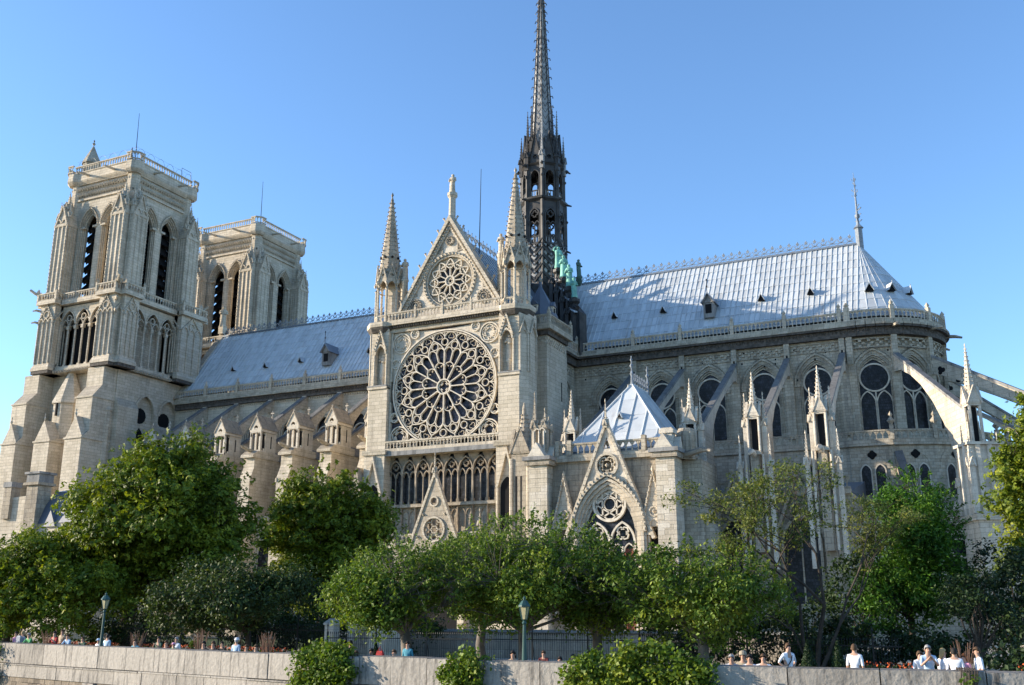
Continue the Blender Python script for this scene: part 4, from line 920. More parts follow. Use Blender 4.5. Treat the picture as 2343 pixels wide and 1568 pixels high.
for i in range(16): a0 = -7+i*s/2; b.sweep(F1, parch(a0+.05, a0+s/2-.05, 12.8, .9, 4), .1, -.12, .02)
for i in range(16): a = -7+i*s/2; b.tube([F1(a, 9.5, -.03), F1(a, 12.9, -.03)], .06, 5)
b.use('stone')
# portal zone: gables, parapet
b.fbox(FS(-.6), -6.9, 6.9, 0, 9.6, -1, 0); b.fbox(FS(-.9), -6.9, 6.9, 9.5, 9.8, -1, .2)
balus(b, (-6.9, -.9), (6.9, -.9), 9.8, 1.0, .5, .18)
b.use('stone_worn'); G = FS(-1.5)
b.plate(G, [(-3.6, 7.2), (3.6, 7.2), (.12, 16.6), (-.12, 16.6)], [circ(0, 11.1, 1.22, 24), circ(0, 14.0, .45, 14)], -.35, 0, back=True)
b.use('stone'); b.sweep(G, [(-3.9, 6.9), (0, 17.0), (3.9, 6.9)], .3, -.4, .12); b.sweep(G, circ(0, 11.1, 1.25, 24), .18, -.1, .14, True); b.sweep(G, circ(0, 14.0, .48, 14), .14, -.1, .12, True)
for i in range(6): t = pi/6+i*pi/3; b.sweep(G, circ(.72*cos(t), 11.1+.72*sin(t), .4, 10), .09, -.3, -.05, True)
b.crockets(G(-3.7, 7.4, 0), G(0, 17, 0), .65, .17); b.crockets(G(0, 17, 0), G(3.7, 7.4, 0), .65, .17)
pinnacle(b, 0, -1.55, 16.5, .3, .6, 1.6, 4, .4)
for e in (-1, 1): b.sweep(G, circ(e*2.2, 8.8, .4, 12), .12, -.1, .1, True); b.octa(G(e*1.3, 12.7, .05), .18); b.octa(G(e*1.9, 9.5+.9, .05), .18)
for e in (-1, 1):
    b.prism(FS(-1.3), [(e*4.0, 7.2), (e*6.6, 7.2), (e*5.3, 11.2)][::e], -.3, 0); b.crockets((e*4.0, -1.4, 7.4), (e*5.3, -1.4, 11.4), .5, .13); b.crockets((e*5.3, -1.4, 11.4), (e*6.6, -1.4, 7.4), .5, .13); pinnacle(b, e*5.3, -1.35, 11, .28, .4, 1.2, 4, .35)
b.use('dark').prism(FS(-.6), lancet(-2.6, 2.6, 0, 5.2, .9), 0, .05).use('stone')
for i in range(3): b.sweep(FS(-.6), lancet(-2.7-i*.35, 2.7+i*.35, 0, 5.2, .9), .3, 0, .25+i*.25)
transept = obj('transept_front', b, cath)
for w in LW: obj('window', w, transept)
# glass
gl = B('glass_violet'); gl.fbox(F0, -6.8, 6.8, 20.2, 33.5, -.5, -.36)
obj('rose_glass', gl, transept)
gl = B('glass')
for i in range(240):                                                       # leaded medallions, scattered discs of darker glass
    rn = random.Random(i); a, r = rn.random()*2*pi, 6.3*sqrt(rn.random()); gl.prism(F0, circ(r*cos(a), ZR+r*sin(a), .12+.2*rn.random(), 9), -.36, -.345)
obj('glass_medallion', gl, transept, kind='stuff')
# ---- rose tracery
b = B('tracery')
def P(r, t): return (r*RR*cos(t), ZR+r*RR*sin(t))
def arc3(p, q, bul, n=6):                                                  # curve from p to q bulging sideways by bul*length
    (x0, y0), (x1, y1) = p, q; dx, dy = x1-x0, y1-y0
    return [(x0+dx*i/n-dy*bul*4*(i/n)*(1-i/n), y0+dy*i/n+dx*bul*4*(i/n)*(1-i/n)) for i in range(n+1)]
D = pi/12; c0, c1 = -.30, 0.0
b.sweep(F0, circ(0, ZR, RR*.99, 72), .15, c0, .1, True); b.sweep(F0, circ(0, ZR, RR*.958, 72), .07, c0, .02, True)
b.sweep(F0, circ(0, ZR, RR*.128, 24), .14, c0, .04, True); b.sweep(F0, foil(0, ZR, RR*.108, 4, 4), .09, c0, -.08, True)
for k in range(12):
    t = pi/2+k*2*D; m = t+D
    b.sweep(F0, [P(.14, t), P(.64, t)], .12, c0, c1+.03)
    b.octa(F0(*P(.40, t), c1), .1)
    for e in (-1, 1):
        b.sweep(F0, arc3(P(.63, t), P(.845, t+e*D), -.09*e, 7), .105, c0, c1)                     # great pointed heads
        b.sweep(F0, arc3(P(.435, m), P(.33, m+e*D*.97), -.24*e, 6), .085, c0, c1-.02)             # rounded heads of the inner lights
        b.sweep(F0, arc3(P(.60, m+e*D), P(.69, m+e*D*.5), .16*e, 5), .085, c0, c1-.02)            # heads of the paired lights
        b.sweep(F0, arc3(P(.60, m), P(.69, m+e*D*.5), -.16*e, 5), .085, c0, c1-.02)
        b.sweep(F0, arc3(P(.38, m+e*D*.55), P(.355, m+e*D*.25), .3*e, 3), .05, c0, c1-.1)
    b.sweep(F0, [P(.435, m), P(.61, m)], .1, c0, c1)
    b.sweep(F0, circ(*P(.735, m), RR*.062, 16), .075, c0, c1-.02, True); 
    b.sweep(F0, circ(*P(.785, t), RR*.06, 16), .08, c0, c1-.02, True); 
for k in range(24):
    t = pi/2+k*D; m = t+D/2
    b.sweep(F0, [P(.845 if k % 2 == 0 else .84, t), P(.955, t)], .085, c0, c1-.01)
    for e in (-1, 1): b.sweep(F0, arc3(P(.885, m+e*D*.47), P(.952, m), .20*e, 5), .075, c0, c1-.02)
    b.sweep(F0, foil(*P(.892, m), RR*.06, 3, 4, m), .032, c0, c1-.14, True)
obj('rose_tracery', b, transept)
# spandrels of the square: upper blind, lower glazed
b = B('stone')
for ex in (-1, 1):
    for ez in (-1, 1):
        arc = circ(0, ZR, RR+.1, 14, 0, pi/2); cor = [(6.86, 33.56 if ez > 0 else 20.2)]
        z1 = 33.56 if ez > 0 else 20.2
        pts = [(ex*p[0], ZR+ez*(p[1]-ZR)) for p in arc]; pts = [p for p in pts if (p[1] < z1 if ez > 0 else p[1] > z1)]
        poly = pts+[(ex*.6, z1), (ex*6.86, z1)] if False else pts+[(ex*6.86, z1)]
        if ez > 0: b.use('stone_pale').prism(F0, poly if ex*ez > 0 else poly[::-1], -.75, -.2)
        b.use('tracery'); dz = 6.9 if ez > 0 else -6.45
        for ax, az, r in ((5.55, dz*.80, 1.12), (6.25, dz*.46, .52), (3.85, dz*.93, .5)):
            b.sweep(F0, circ(ex*ax, ZR+az, r, 20), .12, -.36, .02, True); b.sweep(F0, foil(ex*ax, ZR+az, r*.86, 5 if r > 1 else 3, 4, pi/2), .08, -.36, -.05, True)
        b.sweep(F0, [(ex*6.8, ZR+ez*1.2), (ex*6.8, z1)], .16, -.7, .05)
obj('rose_spandrel', b, transept)
bb = B('stone'); balus(bb, (-6.95, -.45), (6.95, -.45), 20.02, .95, .42, .18); obj('balustrade', bb, transept)
bb = B('stone'); balus(bb, (-7.2, -.6), (7.2, -.6), 34.72, 1.05, .42, .18)
for a in (-3.5, 0.0, 3.6): bb.fbox(F0, a-.12, a+.12, 34.7, 36.0, .45, .75); bb.octa((a, -.6, 36.2), .15, .3)
obj('balustrade', bb, transept)
# ---- gable
b = B('stone_pale'); G = FS(.9)
hole_r = circ(0, 39.15, 3.0, 40)
b.plate(G, [(-7.0, 34.7), (7.0, 34.7), (.0, 46.6)], [hole_r], -.8, 0, back=True)
b.use('stone'); b.plate(G, circ(0, 39.15, 3.02, 40), [], -.6, -.35, rim=False)
b.sweep(G, circ(0, 39.15, 3.25, 48), .32, -.1, .16, True); b.sweep(G, circ(0, 39.15, 2.92, 40), .14, -.35, .05, True)
for i in range(44): t = 2*pi*i/44; b.octa(G(3.25*cos(t), 39.15+3.25*sin(t), .2), .15)
GB = b; b = B('tracery'); zc, R = 39.15, 2.85
b.sweep(G, circ(0, zc, .56, 18), .14, -.34, 0, True); b.sweep(G, foil(0, zc, .46, 6, 3), .07, -.34, -.1, True)
for k in range(12):
    t = k*pi/6; m = t+pi/12; Q = lambda r, a: (r*R*cos(a), zc+r*R*sin(a))
    b.sweep(G, [Q(.21, t), Q(.60, t)], .11, -.34, -.03)
    for e in (-1, 1): b.sweep(G, arc3(Q(.52, t), Q(.70, t+e*pi/12), .06*e, 5), .1, -.34, -.03); b.sweep(G, arc3(Q(.68, m), Q(.93, m+e*pi/12*.98), -.10*e, 5), .1, -.34, -.05)
    b.sweep(G, foil(*Q(.80, m+pi/12), .40, 3, 4, m+pi/12), .12, -.34, -.1, True); b.octa(G(*Q(.80, m+pi/12), -.3), .16)
b.use('glass'); b.prism(G, circ(0, zc, 1.78, 24), -.345, -.33); RW = b; b = GB
b.use('stone_worn')
for x, z, r in ((-4.4, 36.7, .72), (4.4, 36.7, .72), (0, 43.95, .46)):
    b.prism(G, circ(x, z, r*.8, 16), -.02, .015); b.sweep(G, circ(x, z, r, 18), .24, 0, .16, True); b.sweep(G, circ(x, z, r*.62, 14), .1, 0, .14, True); b.octa(G(x, z, .06), r*.3)
    for i in range(12): t = i*pi/6; b.octa(G(x+r*.98*cos(t), z+r*.98*sin(t), .2), .1)
for e in (-1, 1):
    for tri in ([(e*1.0, 42.6), (e*1.9, 42.75), (e*1.05, 43.9)], [(e*4.35, 37.9), (e*5.5, 37.9), (e*4.2, 40.0)]):
        b.sweep(G, tri, .16, 0, .1, True); b.prism(G, [((p[0]-tri[0][0])*.6+tri[0][0]+(tri[1][0]-tri[0][0])*.15, (p[1]-tri[0][1])*.6+tri[0][1]+.2) for p in tri][::e], 0, .05); b.octa(G(sum(p[0] for p in tri)/3, sum(p[1] for p in tri)/3, .05), .2)
b.use('stone')
for e in (-1, 1):
    b.prism(G, [(e*7.35, 34.9), (e*.0, 47.05), (0, 46.35), (e*6.95, 34.9)][::e], -1.3, .45); b.prism(G, [(e*6.9, 35.0), (0, 46.2), (0, 45.4), (e*6.35, 35.0)][::e], -.1, .2)
    b.crockets(G(e*6.6, 35.2, .25), G(0, 45.9, .25), .42, .19)
    for i in range(9):
        t = (i+.6)/9.2; x, z = e*7.3*(1-t), 34.9+12.1*t; q = G(x, z, 0); b.tube([q, (q[0]+e*.25, q[1], q[2]+.25), (q[0]+e*.42, q[1], q[2]+.55)], .09, 5); b.octa((q[0]+e*.42, q[1], q[2]+.6), .2, .18)
b.lathe(0, 1.2, [(.62, 46.2), (.42, 47.0), (.40, 49.3), (.62, 49.6), (.62, 49.95), (.45, 50.0)], 8)
gable = obj('gable', b, transept); obj('round_window', RW, transept)
# transept roof behind the gable
b = B('lead_dark'); b.add([(-7.6, 1.5, 34.0), (0, 1.5, 45.3), (7.6, 1.5, 34.0), (-7.6, 34, 34.0), (0, 34, 45.3), (7.6, 34, 34.0)], [(0, 1, 4, 3), (1, 2, 5, 4), (0, 2, 1), (3, 4, 5)]); b.use('lead')
Fe = Fr((7.6, 0, 34.0), (0, 1, 0), (-7.6, 0, 11.3))
for i in range(17): q = 2+i*1.0; b.tube([Fe(q, 0, .05), Fe(q, 13.6, .05)], .07, 5)
for j in range(8): b.fbox(Fe, 1.6, 18, j*1.6, j*1.6+.05, 0, .04)
tr_roof = obj('transept_roof', b, cath)
b = B('cresting'); n = 22
for i in range(n):
    y = 2.2+i*.98; Fy = Fr((0, y, 45.25), (0, 1, 0))
    b.fbox(Fy, -.04, .04, 0, 1.3, -.04, .04); b.sweep(Fy, circ(0, .75, .27, 8), .08, -.04, .04, True); b.octa(Fy(0, 1.4, 0), .1, .16)
    for e in (-1, 1): b.sweep(Fy, [(0, .5), (e*.26, .62), (e*.45, .95), (e*.34, 1.12)], .085, -.035, .035)
b.box(-.08, .08, 1.8, 23.5, 45.2, 45.35); obj('ridge_cresting', b, tr_roof)
rod(tr_roof, 1.6, 5.0, 43.5, 54.3, .15)
# ---- turrets with crocketed spires
def turret(sx):
    b = B('stone'); x, y, z0 = sx*8.2, 1.1, 34.75; r = 1.5
    b.box(x-.7, x+.7, y+.2, y+1.4, z0, 40)
    for k in range(8):
        a = pi/8+k*pi/4; px, py = x+r*cos(a), y+r*sin(a); b.tube([(px, py, z0), (px, py, 39.0)], .14, 7); b.octa((px, py, 39.0), .25, .25); b.lathe(px, py, [(.2, z0), (.2, z0+.4), (.15, z0+.6)], 6)
        q = (x+r*cos(a+pi/4), y+r*sin(a+pi/4)); Fk = Fr((px, py, 0), (q[0]-px, q[1]-py, 0)); L = math.hypot(q[0]-px, q[1]-py)
        b.plate(Fk, [(0, 38.9), (L, 38.9), (L, 40.3), (L/2, 41.6), (0, 40.3)], [[(c[0], max(c[1], 38.93)) for c in lancet(.1, L-.1, 38.9, 39.2, .85, 4)], circ(L/2, 40.65, .2, 8)], -.2, .02, back=True)
        b.sweep(Fk, [(-.05, 39.9), (L/2, 41.8), (L+.05, 39.9)], .12, -.05, .16); b.octa(Fk(L/2, 42.0, .05), .13, .25); b.crockets(Fk(0, 40, .1), Fk(L/2, 41.8, .1), .45, .1); b.crockets(Fk(L/2, 41.8, .1), Fk(L, 40, .1), .45, .1)
        b.octa((px+.15*cos(a), py+.15*sin(a), 39.7), .22, .4)
        balus(b, (px, py), q, z0, 1.0, .4, .14)
    b.use('stone_worn'); R = 1.38; zt = 50.9
    b.lathe(x, y, [(R+.12, 40.0), (R, 40.6), (R*.62, 45.0), (.1, zt)], 8, pi/8)
    for k in range(8):
        a = pi/8+k*pi/4
        for i in range(17):
            t = (i+.5)/17.5; z = 40.8+t*(zt-41); rr = (R+(R*.62-R)*(z-40.6)/4.4) if z < 45 else R*.62+(.1-R*.62)*(z-45)/(zt-45); b.octa((x+(rr+.1)*cos(a), y+(rr+.1)*sin(a), z), .15-.05*t, .1)
        Fk = Fr((x+R*.86*cos(a+pi/8), y+R*.86*sin(a+pi/8), 0), (-sin(a+pi/8), cos(a+pi/8), 0)); b.use('dark').prism(Fk, foil(0, 43.0, .16, 4, 3), -.3, .02).use('stone_worn')
    for z in (48.2, 49.4, 50.5): b.lathe(x, y, [(.2, z-.12), (.42-.1*(z-48), z), (.2, z+.12)], 8)
    b.octa((x, y, 51.2), .2, .4)
    return obj('turret', b, transept)
turret(-1); turret(1)
# ---- stair block on the east flank, with its slate cap
b = B('stone'); b.box(7.0, 10.45, 4.4, 9.6, 0, 33.2); b.box(7.5, 10.2, 9.55, 10.6, 0, 32.2); b.prism(FE(7.5), [(9.6, 31.2), (10.95, 31.2), (9.6, 32.6)], 0, 2.6); b.box(7.5, 10.1, 10.5, 10.95, 0, 31.2)
for F, a0, a1 in ((FS(4.4), 8.0, 10.45), (FE(10.45), 4.4, 9.6)):
    for j in range(3):
        for i in range(int((a1-a0)/.34)):
            if (i+j) % 2 == 0: b.fbox(F, a0+i*.34+.02, a0+i*.34+.3, 31.4+j*.28, 31.65+j*.28, 0, .1)
b.use('dark').fbox(FE(10.45), 8.3, 8.55, 25.6, 27.8, -.1, .01).use('stone')
b.use('frieze_dark').box(6.9, 10.75, 4.1, 9.9, 32.4, 32.95).use('stone_grey').box(6.9, 11.15, 3.7, 10.3, 32.95, 33.55)
balus(b, (7.0, 3.9), (10.95, 3.9), 33.55, 1.1, .42, .2); balus(b, (10.95, 3.9), (10.95, 10.1), 33.55, 1.1, .42, .2)
for p in ((10.95, 3.9), (10.95, 10.1), (9.0, 3.9)): b.box(p[0]-.18, p[0]+.18, p[1]-.18, p[1]+.18, 33.5, 34.95); b.octa((p[0], p[1], 35.15), .2, .35)
b.use('stone').lathe(8.9, 6.2, [(1.75, 33.5), (1.75, 35.0)], 8, pi/8); b.use('slate').lathe(8.9, 6.2, [(2.0, 34.9), (2.0, 35.05), (1.1, 37.0), (.22, 38.6), (.18, 39.3)], 8, pi/8); b.use('stone_grey').octa((8.9, 6.2, 39.5), .32, .4)
for F in (FS(4.55, 8.9), FE(10.5, 6.2)): b.use('stone').fbox(F, -.4, .4, 34.9, 36.1, -.6, .1).use('dark').fbox(F, -.22, .22, 35.1, 35.9, .09, .12).use('slate').prism(F, [(-.5, 36.1), (.5, 36.1), (0, 36.7)], -.7, .2)
obj('stair_block', b, transept)
# east wall of the transept with window, cornice and balustrade
b = B('stone_grey'); F = FE(8.42); hh = [(p[0], max(p[1], 21.4)) for p in lancet(12.2, 15.8, 21.3, 26.9, .78)]
b.plate(F, [(10.5, 0), (17.35, 0), (17.35, 33.3), (10.5, 33.3)], [hh], -.6, .06, rim=False); wall_band(b, F, 10.5, 16.9)
for i in range(3): b.sweep(F, lancet(12.3+i*.2, 15.7-i*.2, 21.3, 26.9, .78), .2, -.2*i-.2, -.2*i+.05)
pa = parch(11.9, 16.1, 26.9, .78, 8); b.sweep(F, pa, .2, 0, .2)
b.use('glass').prism(F, lancet(12.4, 15.6, 21.4, 26.9, .78), -.6, -.55)
b.use('stone'); balus(b, (9.05, 10.2), (9.05, WY-.45), 33.35, 1.15, .45, .2); b.fbox(F, WY-.65, WY-.25, 33.3, 34.95, .4, .8); b.octa((9.0, WY-.45, 35.2), .24, .4)
obj('transept_side', b, cath)
# free-standing pinnacles at the south-east corner
b = B('stone_worn'); pinnacle(b, 10.3, -1.2, 8, 2.0, 10.4, .6, 8, 0, True, False)
b.lathe(10.3, -1.2, [(1.15, 18.2), (1.05, 18.6), (.22, 22.6), (.2, 23.1), (.08, 23.7)], 8, pi/8)
for k in range(8):
    a = pi/8+k*pi/4
    b.crockets((10.3+1.12*cos(a), -1.2+1.12*sin(a), 18.6), (10.3+.25*cos(a), -1.2+.25*sin(a), 22.6), .5, .11)
for x, y in ((9.3, -2.15), (11.2, -2.15), (11.2, -.3)): b.use('stone').tube([(x, y, 9), (x, y, 17.8)], .22, 7)
b.use('dark').box(9.75, 9.95, -2.215, -2.1, 10, 16).box(10.3, 10.45, -2.215, -2.1, 10, 16)
obj('pinnacle', b, transept)
b = B('stone_worn'); x, y = -9.9, -1.0; b.box(x-.8, x+.8, y-.7, y+.9, 0, 15); b.prism(FS(y-.7), [(x-.8, 15), (x+.8, 15), (x, 18.2)], -1.4, 0); obj('pinnacle', b, transept)
# ------------------------------------------------------------------ crossing spire
SX, SY = 1.0, 25.0
def oct_pts(r, rot=pi/8): return [(SX+r*cos(rot+k*pi/4), SY+r*sin(rot+k*pi/4)) for k in range(8)]
b = B('spire_lead')
b.lathe(SX, SY, [(3.55, 40), (3.2, 46.5), (3.05, 50.6)], 8, pi/8)
for k in range(8):                                                         # lattice of rolls on the base
    p, q = oct_pts(3.15)[k], oct_pts(3.15)[(k+1) % 8]; Fk = Fr((p[0], p[1], 0), (q[0]-p[0], q[1]-p[1], 0)); L = math.hypot(q[0]-p[0], q[1]-p[1])
    b.use('spire_pale')
    for i in range(5):
        z = 44.6+i*1.25; b.prism(Fk, [(L/2, z), (L/2+.45, z+.5), (L/2, z+1.0), (L/2-.45, z+.5)], -.2, .12)
        for e in (-1, 1): b.prism(Fk, [(L/2+e*.75, z+.6), (L/2+e*1.05, z+1.0), (L/2+e*.75, z+1.5), (L/2+e*.5, z+1.0)][::e], -.2, .08)
    b.use('spire_lead')
    for i in range(6):
        z = 44+i*1.2
        for e in (-1, 1): b.sweep(Fk, [(L/2, z), (L/2+e*L/2, z+1.3)], .12, -.1, .22)
    b.tube([(p[0], p[1], 43), (oct_pts(3.1)[k][0], oct_pts(3.1)[k][1], 50.6)], .22, 6)
def stage(z0, z1, r, zs, kk, orn=True):                                    # open arcaded octagon
    P8 = oct_pts(r)
    for k in range(8):
        p, q = P8[k], P8[(k+1) % 8]; Fk = Fr((p[0], p[1], 0), (q[0]-p[0], q[1]-p[1], 0)); L = math.hypot(q[0]-p[0], q[1]-p[1])
        b.tube([(p[0], p[1], z0), (p[0], p[1], z1)], .3, 6); b.lathe(p[0]+.25*cos(pi/8+k*pi/4), p[1]+.25*sin(pi/8+k*pi/4), [(.16, z0), (.16, z1)], 5)
        ho = [[(c[0], max(c[1], zs-1)) for c in lancet(.3, L-.3, zs-1, zs, .85, 5)]]
        b.plate(Fk, [(0, zs-1.02), (L, zs-1.02), (L, z1), (0, z1)], ho, -.3, .05, back=True)
        b.sweep(Fk, lancet(.36, L-.36, z0, zs, .85, 5), .16, -.15, .18)
        if orn:
            b.sweep(Fk, foil(L/2, zs+.35, .5, 4, 3), .13, -.1, .1, True)
            for e in (-1, 1): b.sweep(Fk, parch(*sorted((L/2, L/2+e*(L/2-.4))), zs-1.3, .9, 4), .11, -.1, .1)
            b.tube([Fk(L/2, z0, 0), Fk(L/2, zs-1.3, 0)], .09, 5)
        for z in (z0+.1, z0+1.0): b.fbox(Fk, 0, L, z, z+.14, -.1, .1)
        b.use('spire_pale')
        for i in range(6): b.fbox(Fk, (i+.5)*L/6-.05, (i+.5)*L/6+.05, z0+.2, z0+1.0, -.05, .05)
        b.use('spire_lead')
        b.octa((p[0]+.35*cos(pi/8+k*pi/4), p[1]+.35*sin(pi/8+k*pi/4), zs), .25, .35)
stage(50.7, 57.0, 2.95, 54.7, .9)
b.lathe(SX, SY, [(3.1, 50.4), (3.25, 50.6), (3.25, 50.8), (3.0, 50.9)], 8, pi/8)
b.lathe(SX, SY, [(2.9, 56.8), (3.45, 57.2), (3.5, 57.45), (3.0, 57.5)], 8, pi/8)
stage(57.5, 62.3, 2.75, 60.6, .9, False)
b.lathe(SX, SY, [(.9, 44), (.8, 66)], 8)
for k in range(6): a = k*pi/3+.3; b.tube([(SX+2.2*cos(a), SY+2.2*sin(a), 51), (SX-1.4*cos(a+.5), SY-1.4*sin(a+.5), 56.8)], .16, 5); b.tube([(SX+1.9*cos(a), SY+1.9*sin(a), 57.5), (SX-1.2*cos(a+.5), SY-1.2*sin(a+.5), 62)], .13, 5)
b.lathe(SX, SY, [(2.7, 62.2), (3.15, 62.6), (2.6, 62.9)], 8, pi/8)
P8 = oct_pts(2.75)
for k in range(8):
    a = pi/8+k*pi/4; p, q = P8[k], P8[(k+1) % 8]; Fk = Fr((p[0], p[1], 0), (q[0]-p[0], q[1]-p[1], 0)); L = math.hypot(q[0]-p[0], q[1]-p[1])
    b.plate(Fk, [(.15, 62.4), (L-.15, 62.4), (L/2, 67.0)], [circ(L/2, 63.6, .33, 10)], -.2, .05, back=True); b.sweep(Fk, [(0, 62.2), (L/2, 67.4), (L, 62.2)], .15, -.1, .2)
    b.crockets(Fk(.1, 62.5, .1), Fk(L/2, 67.2, .1), .5, .13); b.crockets(Fk(L/2, 67.2, .1), Fk(L-.1, 62.5, .1), .5, .13)
    for r, zz_, h, w in ((2.95, 61.6, 4.4, .55), (2.05, 64.5, 5.6, .5)):
        x, y = SX+r*cos(a), SY+r*sin(a); b.use('spire_lead' if k % 3 else 'spire_pale'); pinnacle(b, x, y, zz_, w, 2.0, h-2.0+1.2, 4, .42)
        b.use('spire_lead')
    b.octa((SX+3.4*cos(a), SY+3.4*sin(a), 62.3), .3, .35); b.tube([(SX+3.2*cos(a), SY+3.2*sin(a), 62.4), (SX+3.9*cos(a), SY+3.9*sin(a), 62.0)], [.2, .1], 5)
    b.tube([(SX+3.2*cos(a), SY+3.2*sin(a), 57.3), (SX+4.0*cos(a), SY+4.0*sin(a), 57.1)], [.2, .1], 5); b.tube([(SX+3.0*cos(a), SY+3.0*sin(a), 50.6), (SX+3.8*cos(a), SY+3.8*sin(a), 50.2)], [.2, .1], 5)
spire = obj('spire', b, cath)
b = B('spire_pale')                                                         # the long crocketed flèche
prof = [(2.0, 62.5), (1.75, 66), (1.38, 70), (1.0, 77), (.68, 83), (.42, 88), (.22, 92.5)]
b.lathe(SX, SY, prof, 8, pi/8)
def pr(z):
    for (r0, z0), (r1, z1) in zip(prof, prof[1:]):
        if z <= z1: return r0+(r1-r0)*(z-z0)/(z1-z0)
    return .2
for k in range(8):
    a = pi/8+k*pi/4; am_ = a+pi/8
    b.use('spire_lead').tube([(SX+r*1.02*cos(a), SY+r*1.02*sin(a), z) for r, z in prof], .085, 5)
    z = 63.0
    while z < 84:                                                           # herring-bone seams
        r = pr(z); c = cos(pi/8); m0 = (SX+r*c*cos(am_), SY+r*c*sin(am_), z)
        for e in (0, 1): aa = a+e*pi/4; r2 = pr(z+.9); b.tube([m0, (SX+r2*cos(aa), SY+r2*sin(aa), z+.9)], .035, 4)
        z += 1.0
    b.use('spire_pale')
    for i in range(15):
        z = 69.5+i*1.52; r = pr(z); b.use('spire_lead' if (k+i) % 2 else 'spire_pale')
        b.tube([(SX+r*cos(a), SY+r*sin(a), z), (SX+(r+.32)*cos(a), SY+(r+.32)*sin(a), z+.06), (SX+(r+.40)*cos(a), SY+(r+.40)*sin(a), z-.22)], [.075, .07, .06], 5); b.octa((SX+(r+.40)*cos(a), SY+(r+.40)*sin(a), z-.22), .11)
b.use('spire_pale')
for z in (88.8, 91.0): b.lathe(SX, SY, [(.3, z-.2), (.5, z), (.3, z+.2)], 8)
obj('spire_shaft', b, spire)
# stepped ramp of pedestals that carries the copper figures down the valley
b = B('spire_lead')
V = [(4.85, 21.15, 46.3), (6.15, 19.85, 44.45), (7.4, 18.6, 42.65), (8.5, 17.5, 40.7)]
for x, y, z in V:
    b.lathe(x, y, [(.55, z-9), (.5, z-.9), (.75, z-.6), (.75, z-.25), (.45, z-.2), (.42, z)], 8)
    b.tube([(x-.3, y+.3, z-1.0), (x+.7, y-.7, z-1.6)], [.45, .3], 6)
    pinnacle(b, x-.9, y-.2, z-5, .5, 3, 2.2, 4, .5)
b.add([(2, 24, 46.5), (9.6, 16.4, 38.5), (9.6, 16.4, 33), (2, 24, 33), (2.8, 24.8, 46.5), (10.2, 17.2, 38.2), (10.2, 17.2, 33), (2.8, 24.8, 33)], [(0, 1, 2, 3), (7, 6, 5, 4), (0, 4, 5, 1), (1, 5, 6, 2)])
b.use('lead')
for x, y, z in V: b.prism(Fr((x, y, z-1.7), (1, -1, 0)), [(-.6, .4), (1.0, -.5), (1.0, -.35), (-.6, .6)], -.5, .5)
obj('valley_buttress', b, spire)
VL = ['topmost green copper statue on the spire valley, arms raised to its head', 'second green copper statue down from the spire, robed', 'third green copper statue down from the spire, hands together', 'lowest green copper statue on the roof valley, leaning']
for i, (x, y, z) in enumerate(V):
    b = B('verdigris'); statue(b, 0, 0, 0, (3.0, 3.0, 3.0, 2.7)[i], (-.9, -1.3, -1.6, -.6)[i], (2, 1, 1, 1)[i], i+10)
    tag(obj('copper_statue', b, None, (x, y, z), smooth=True), VL[i], 'statue', 'green copper statues below the spire')
b = B('bronze_dark'); statue(b, 0, 0, 0, 2.6, -.2, 1, 21); b.lathe(0, 0, [(.5, -1.2), (.4, -.1), (.55, 0)], 8)
tag(obj('copper_statue', b, None, (6.2, 25, 46.0), smooth=True), 'dark green copper statue standing on the choir ridge beside the spire', 'statue', 'green copper statues below the spire')
for nm, x, y, z, h, s, lab in (('stone_statue', 0, 1.2, 49.95, 2.45, 31, 'weathered stone statue on the column at the gable apex'), ('stone_statue', -8.0, .05, 28.6, 2.6, 32, 'stone statue in the niche left of the great rose window'), ('stone_statue', 7.95, .05, 28.9, 2.75, 33, 'stone statue in the niche right of the great rose window'), ('stone_statue', -6.3, 1.4, 40.4, 2.5, 34, 'stone statue beside the left turret spire of the gable'), ('stone_statue', 6.15, 1.6, 41.6, 2.45, 35, 'stone statue standing left of the right turret spire')):
    b = B('stone_pale' if z < 30 else 'stone'); statue(b, 0, 0, 0, h, -pi/2, 1, s)
    if z < 30: b.lathe(0, 0, [(.3, -1.3), (.22, -1.1), (.22, -.5), (.42, -.15), (.42, 0)], 8)
    elif abs(x) > 1: b.lathe(0, 0, [(.45, -6.0), (.4, -.4), (.5, -.2), (.45, 0)], 8)
    tag(obj(nm, b, None, (x, y, z), smooth=True), lab, 'statue')
# ------------------------------------------------------------------ sacristy wing with its pyramid roof
sac = thing('sacristy', 'small Gothic stone annex with bright blue lead hipped roof and traceried window', 'annex', (21.9, -5, 0))
def sob(name, b, **k):
    o = obj(name, b, sac, (-21.9, 5, 0), **k); return o
b = B('stone_worn'); b.box(16.0, 28.2, -7.6, .5, 0, 16.3); FA = FS(-7.6)
b.use('stone_grey').box(15.9, 28.4, -8.0, .6, 16.2, 16.75).use('stone')
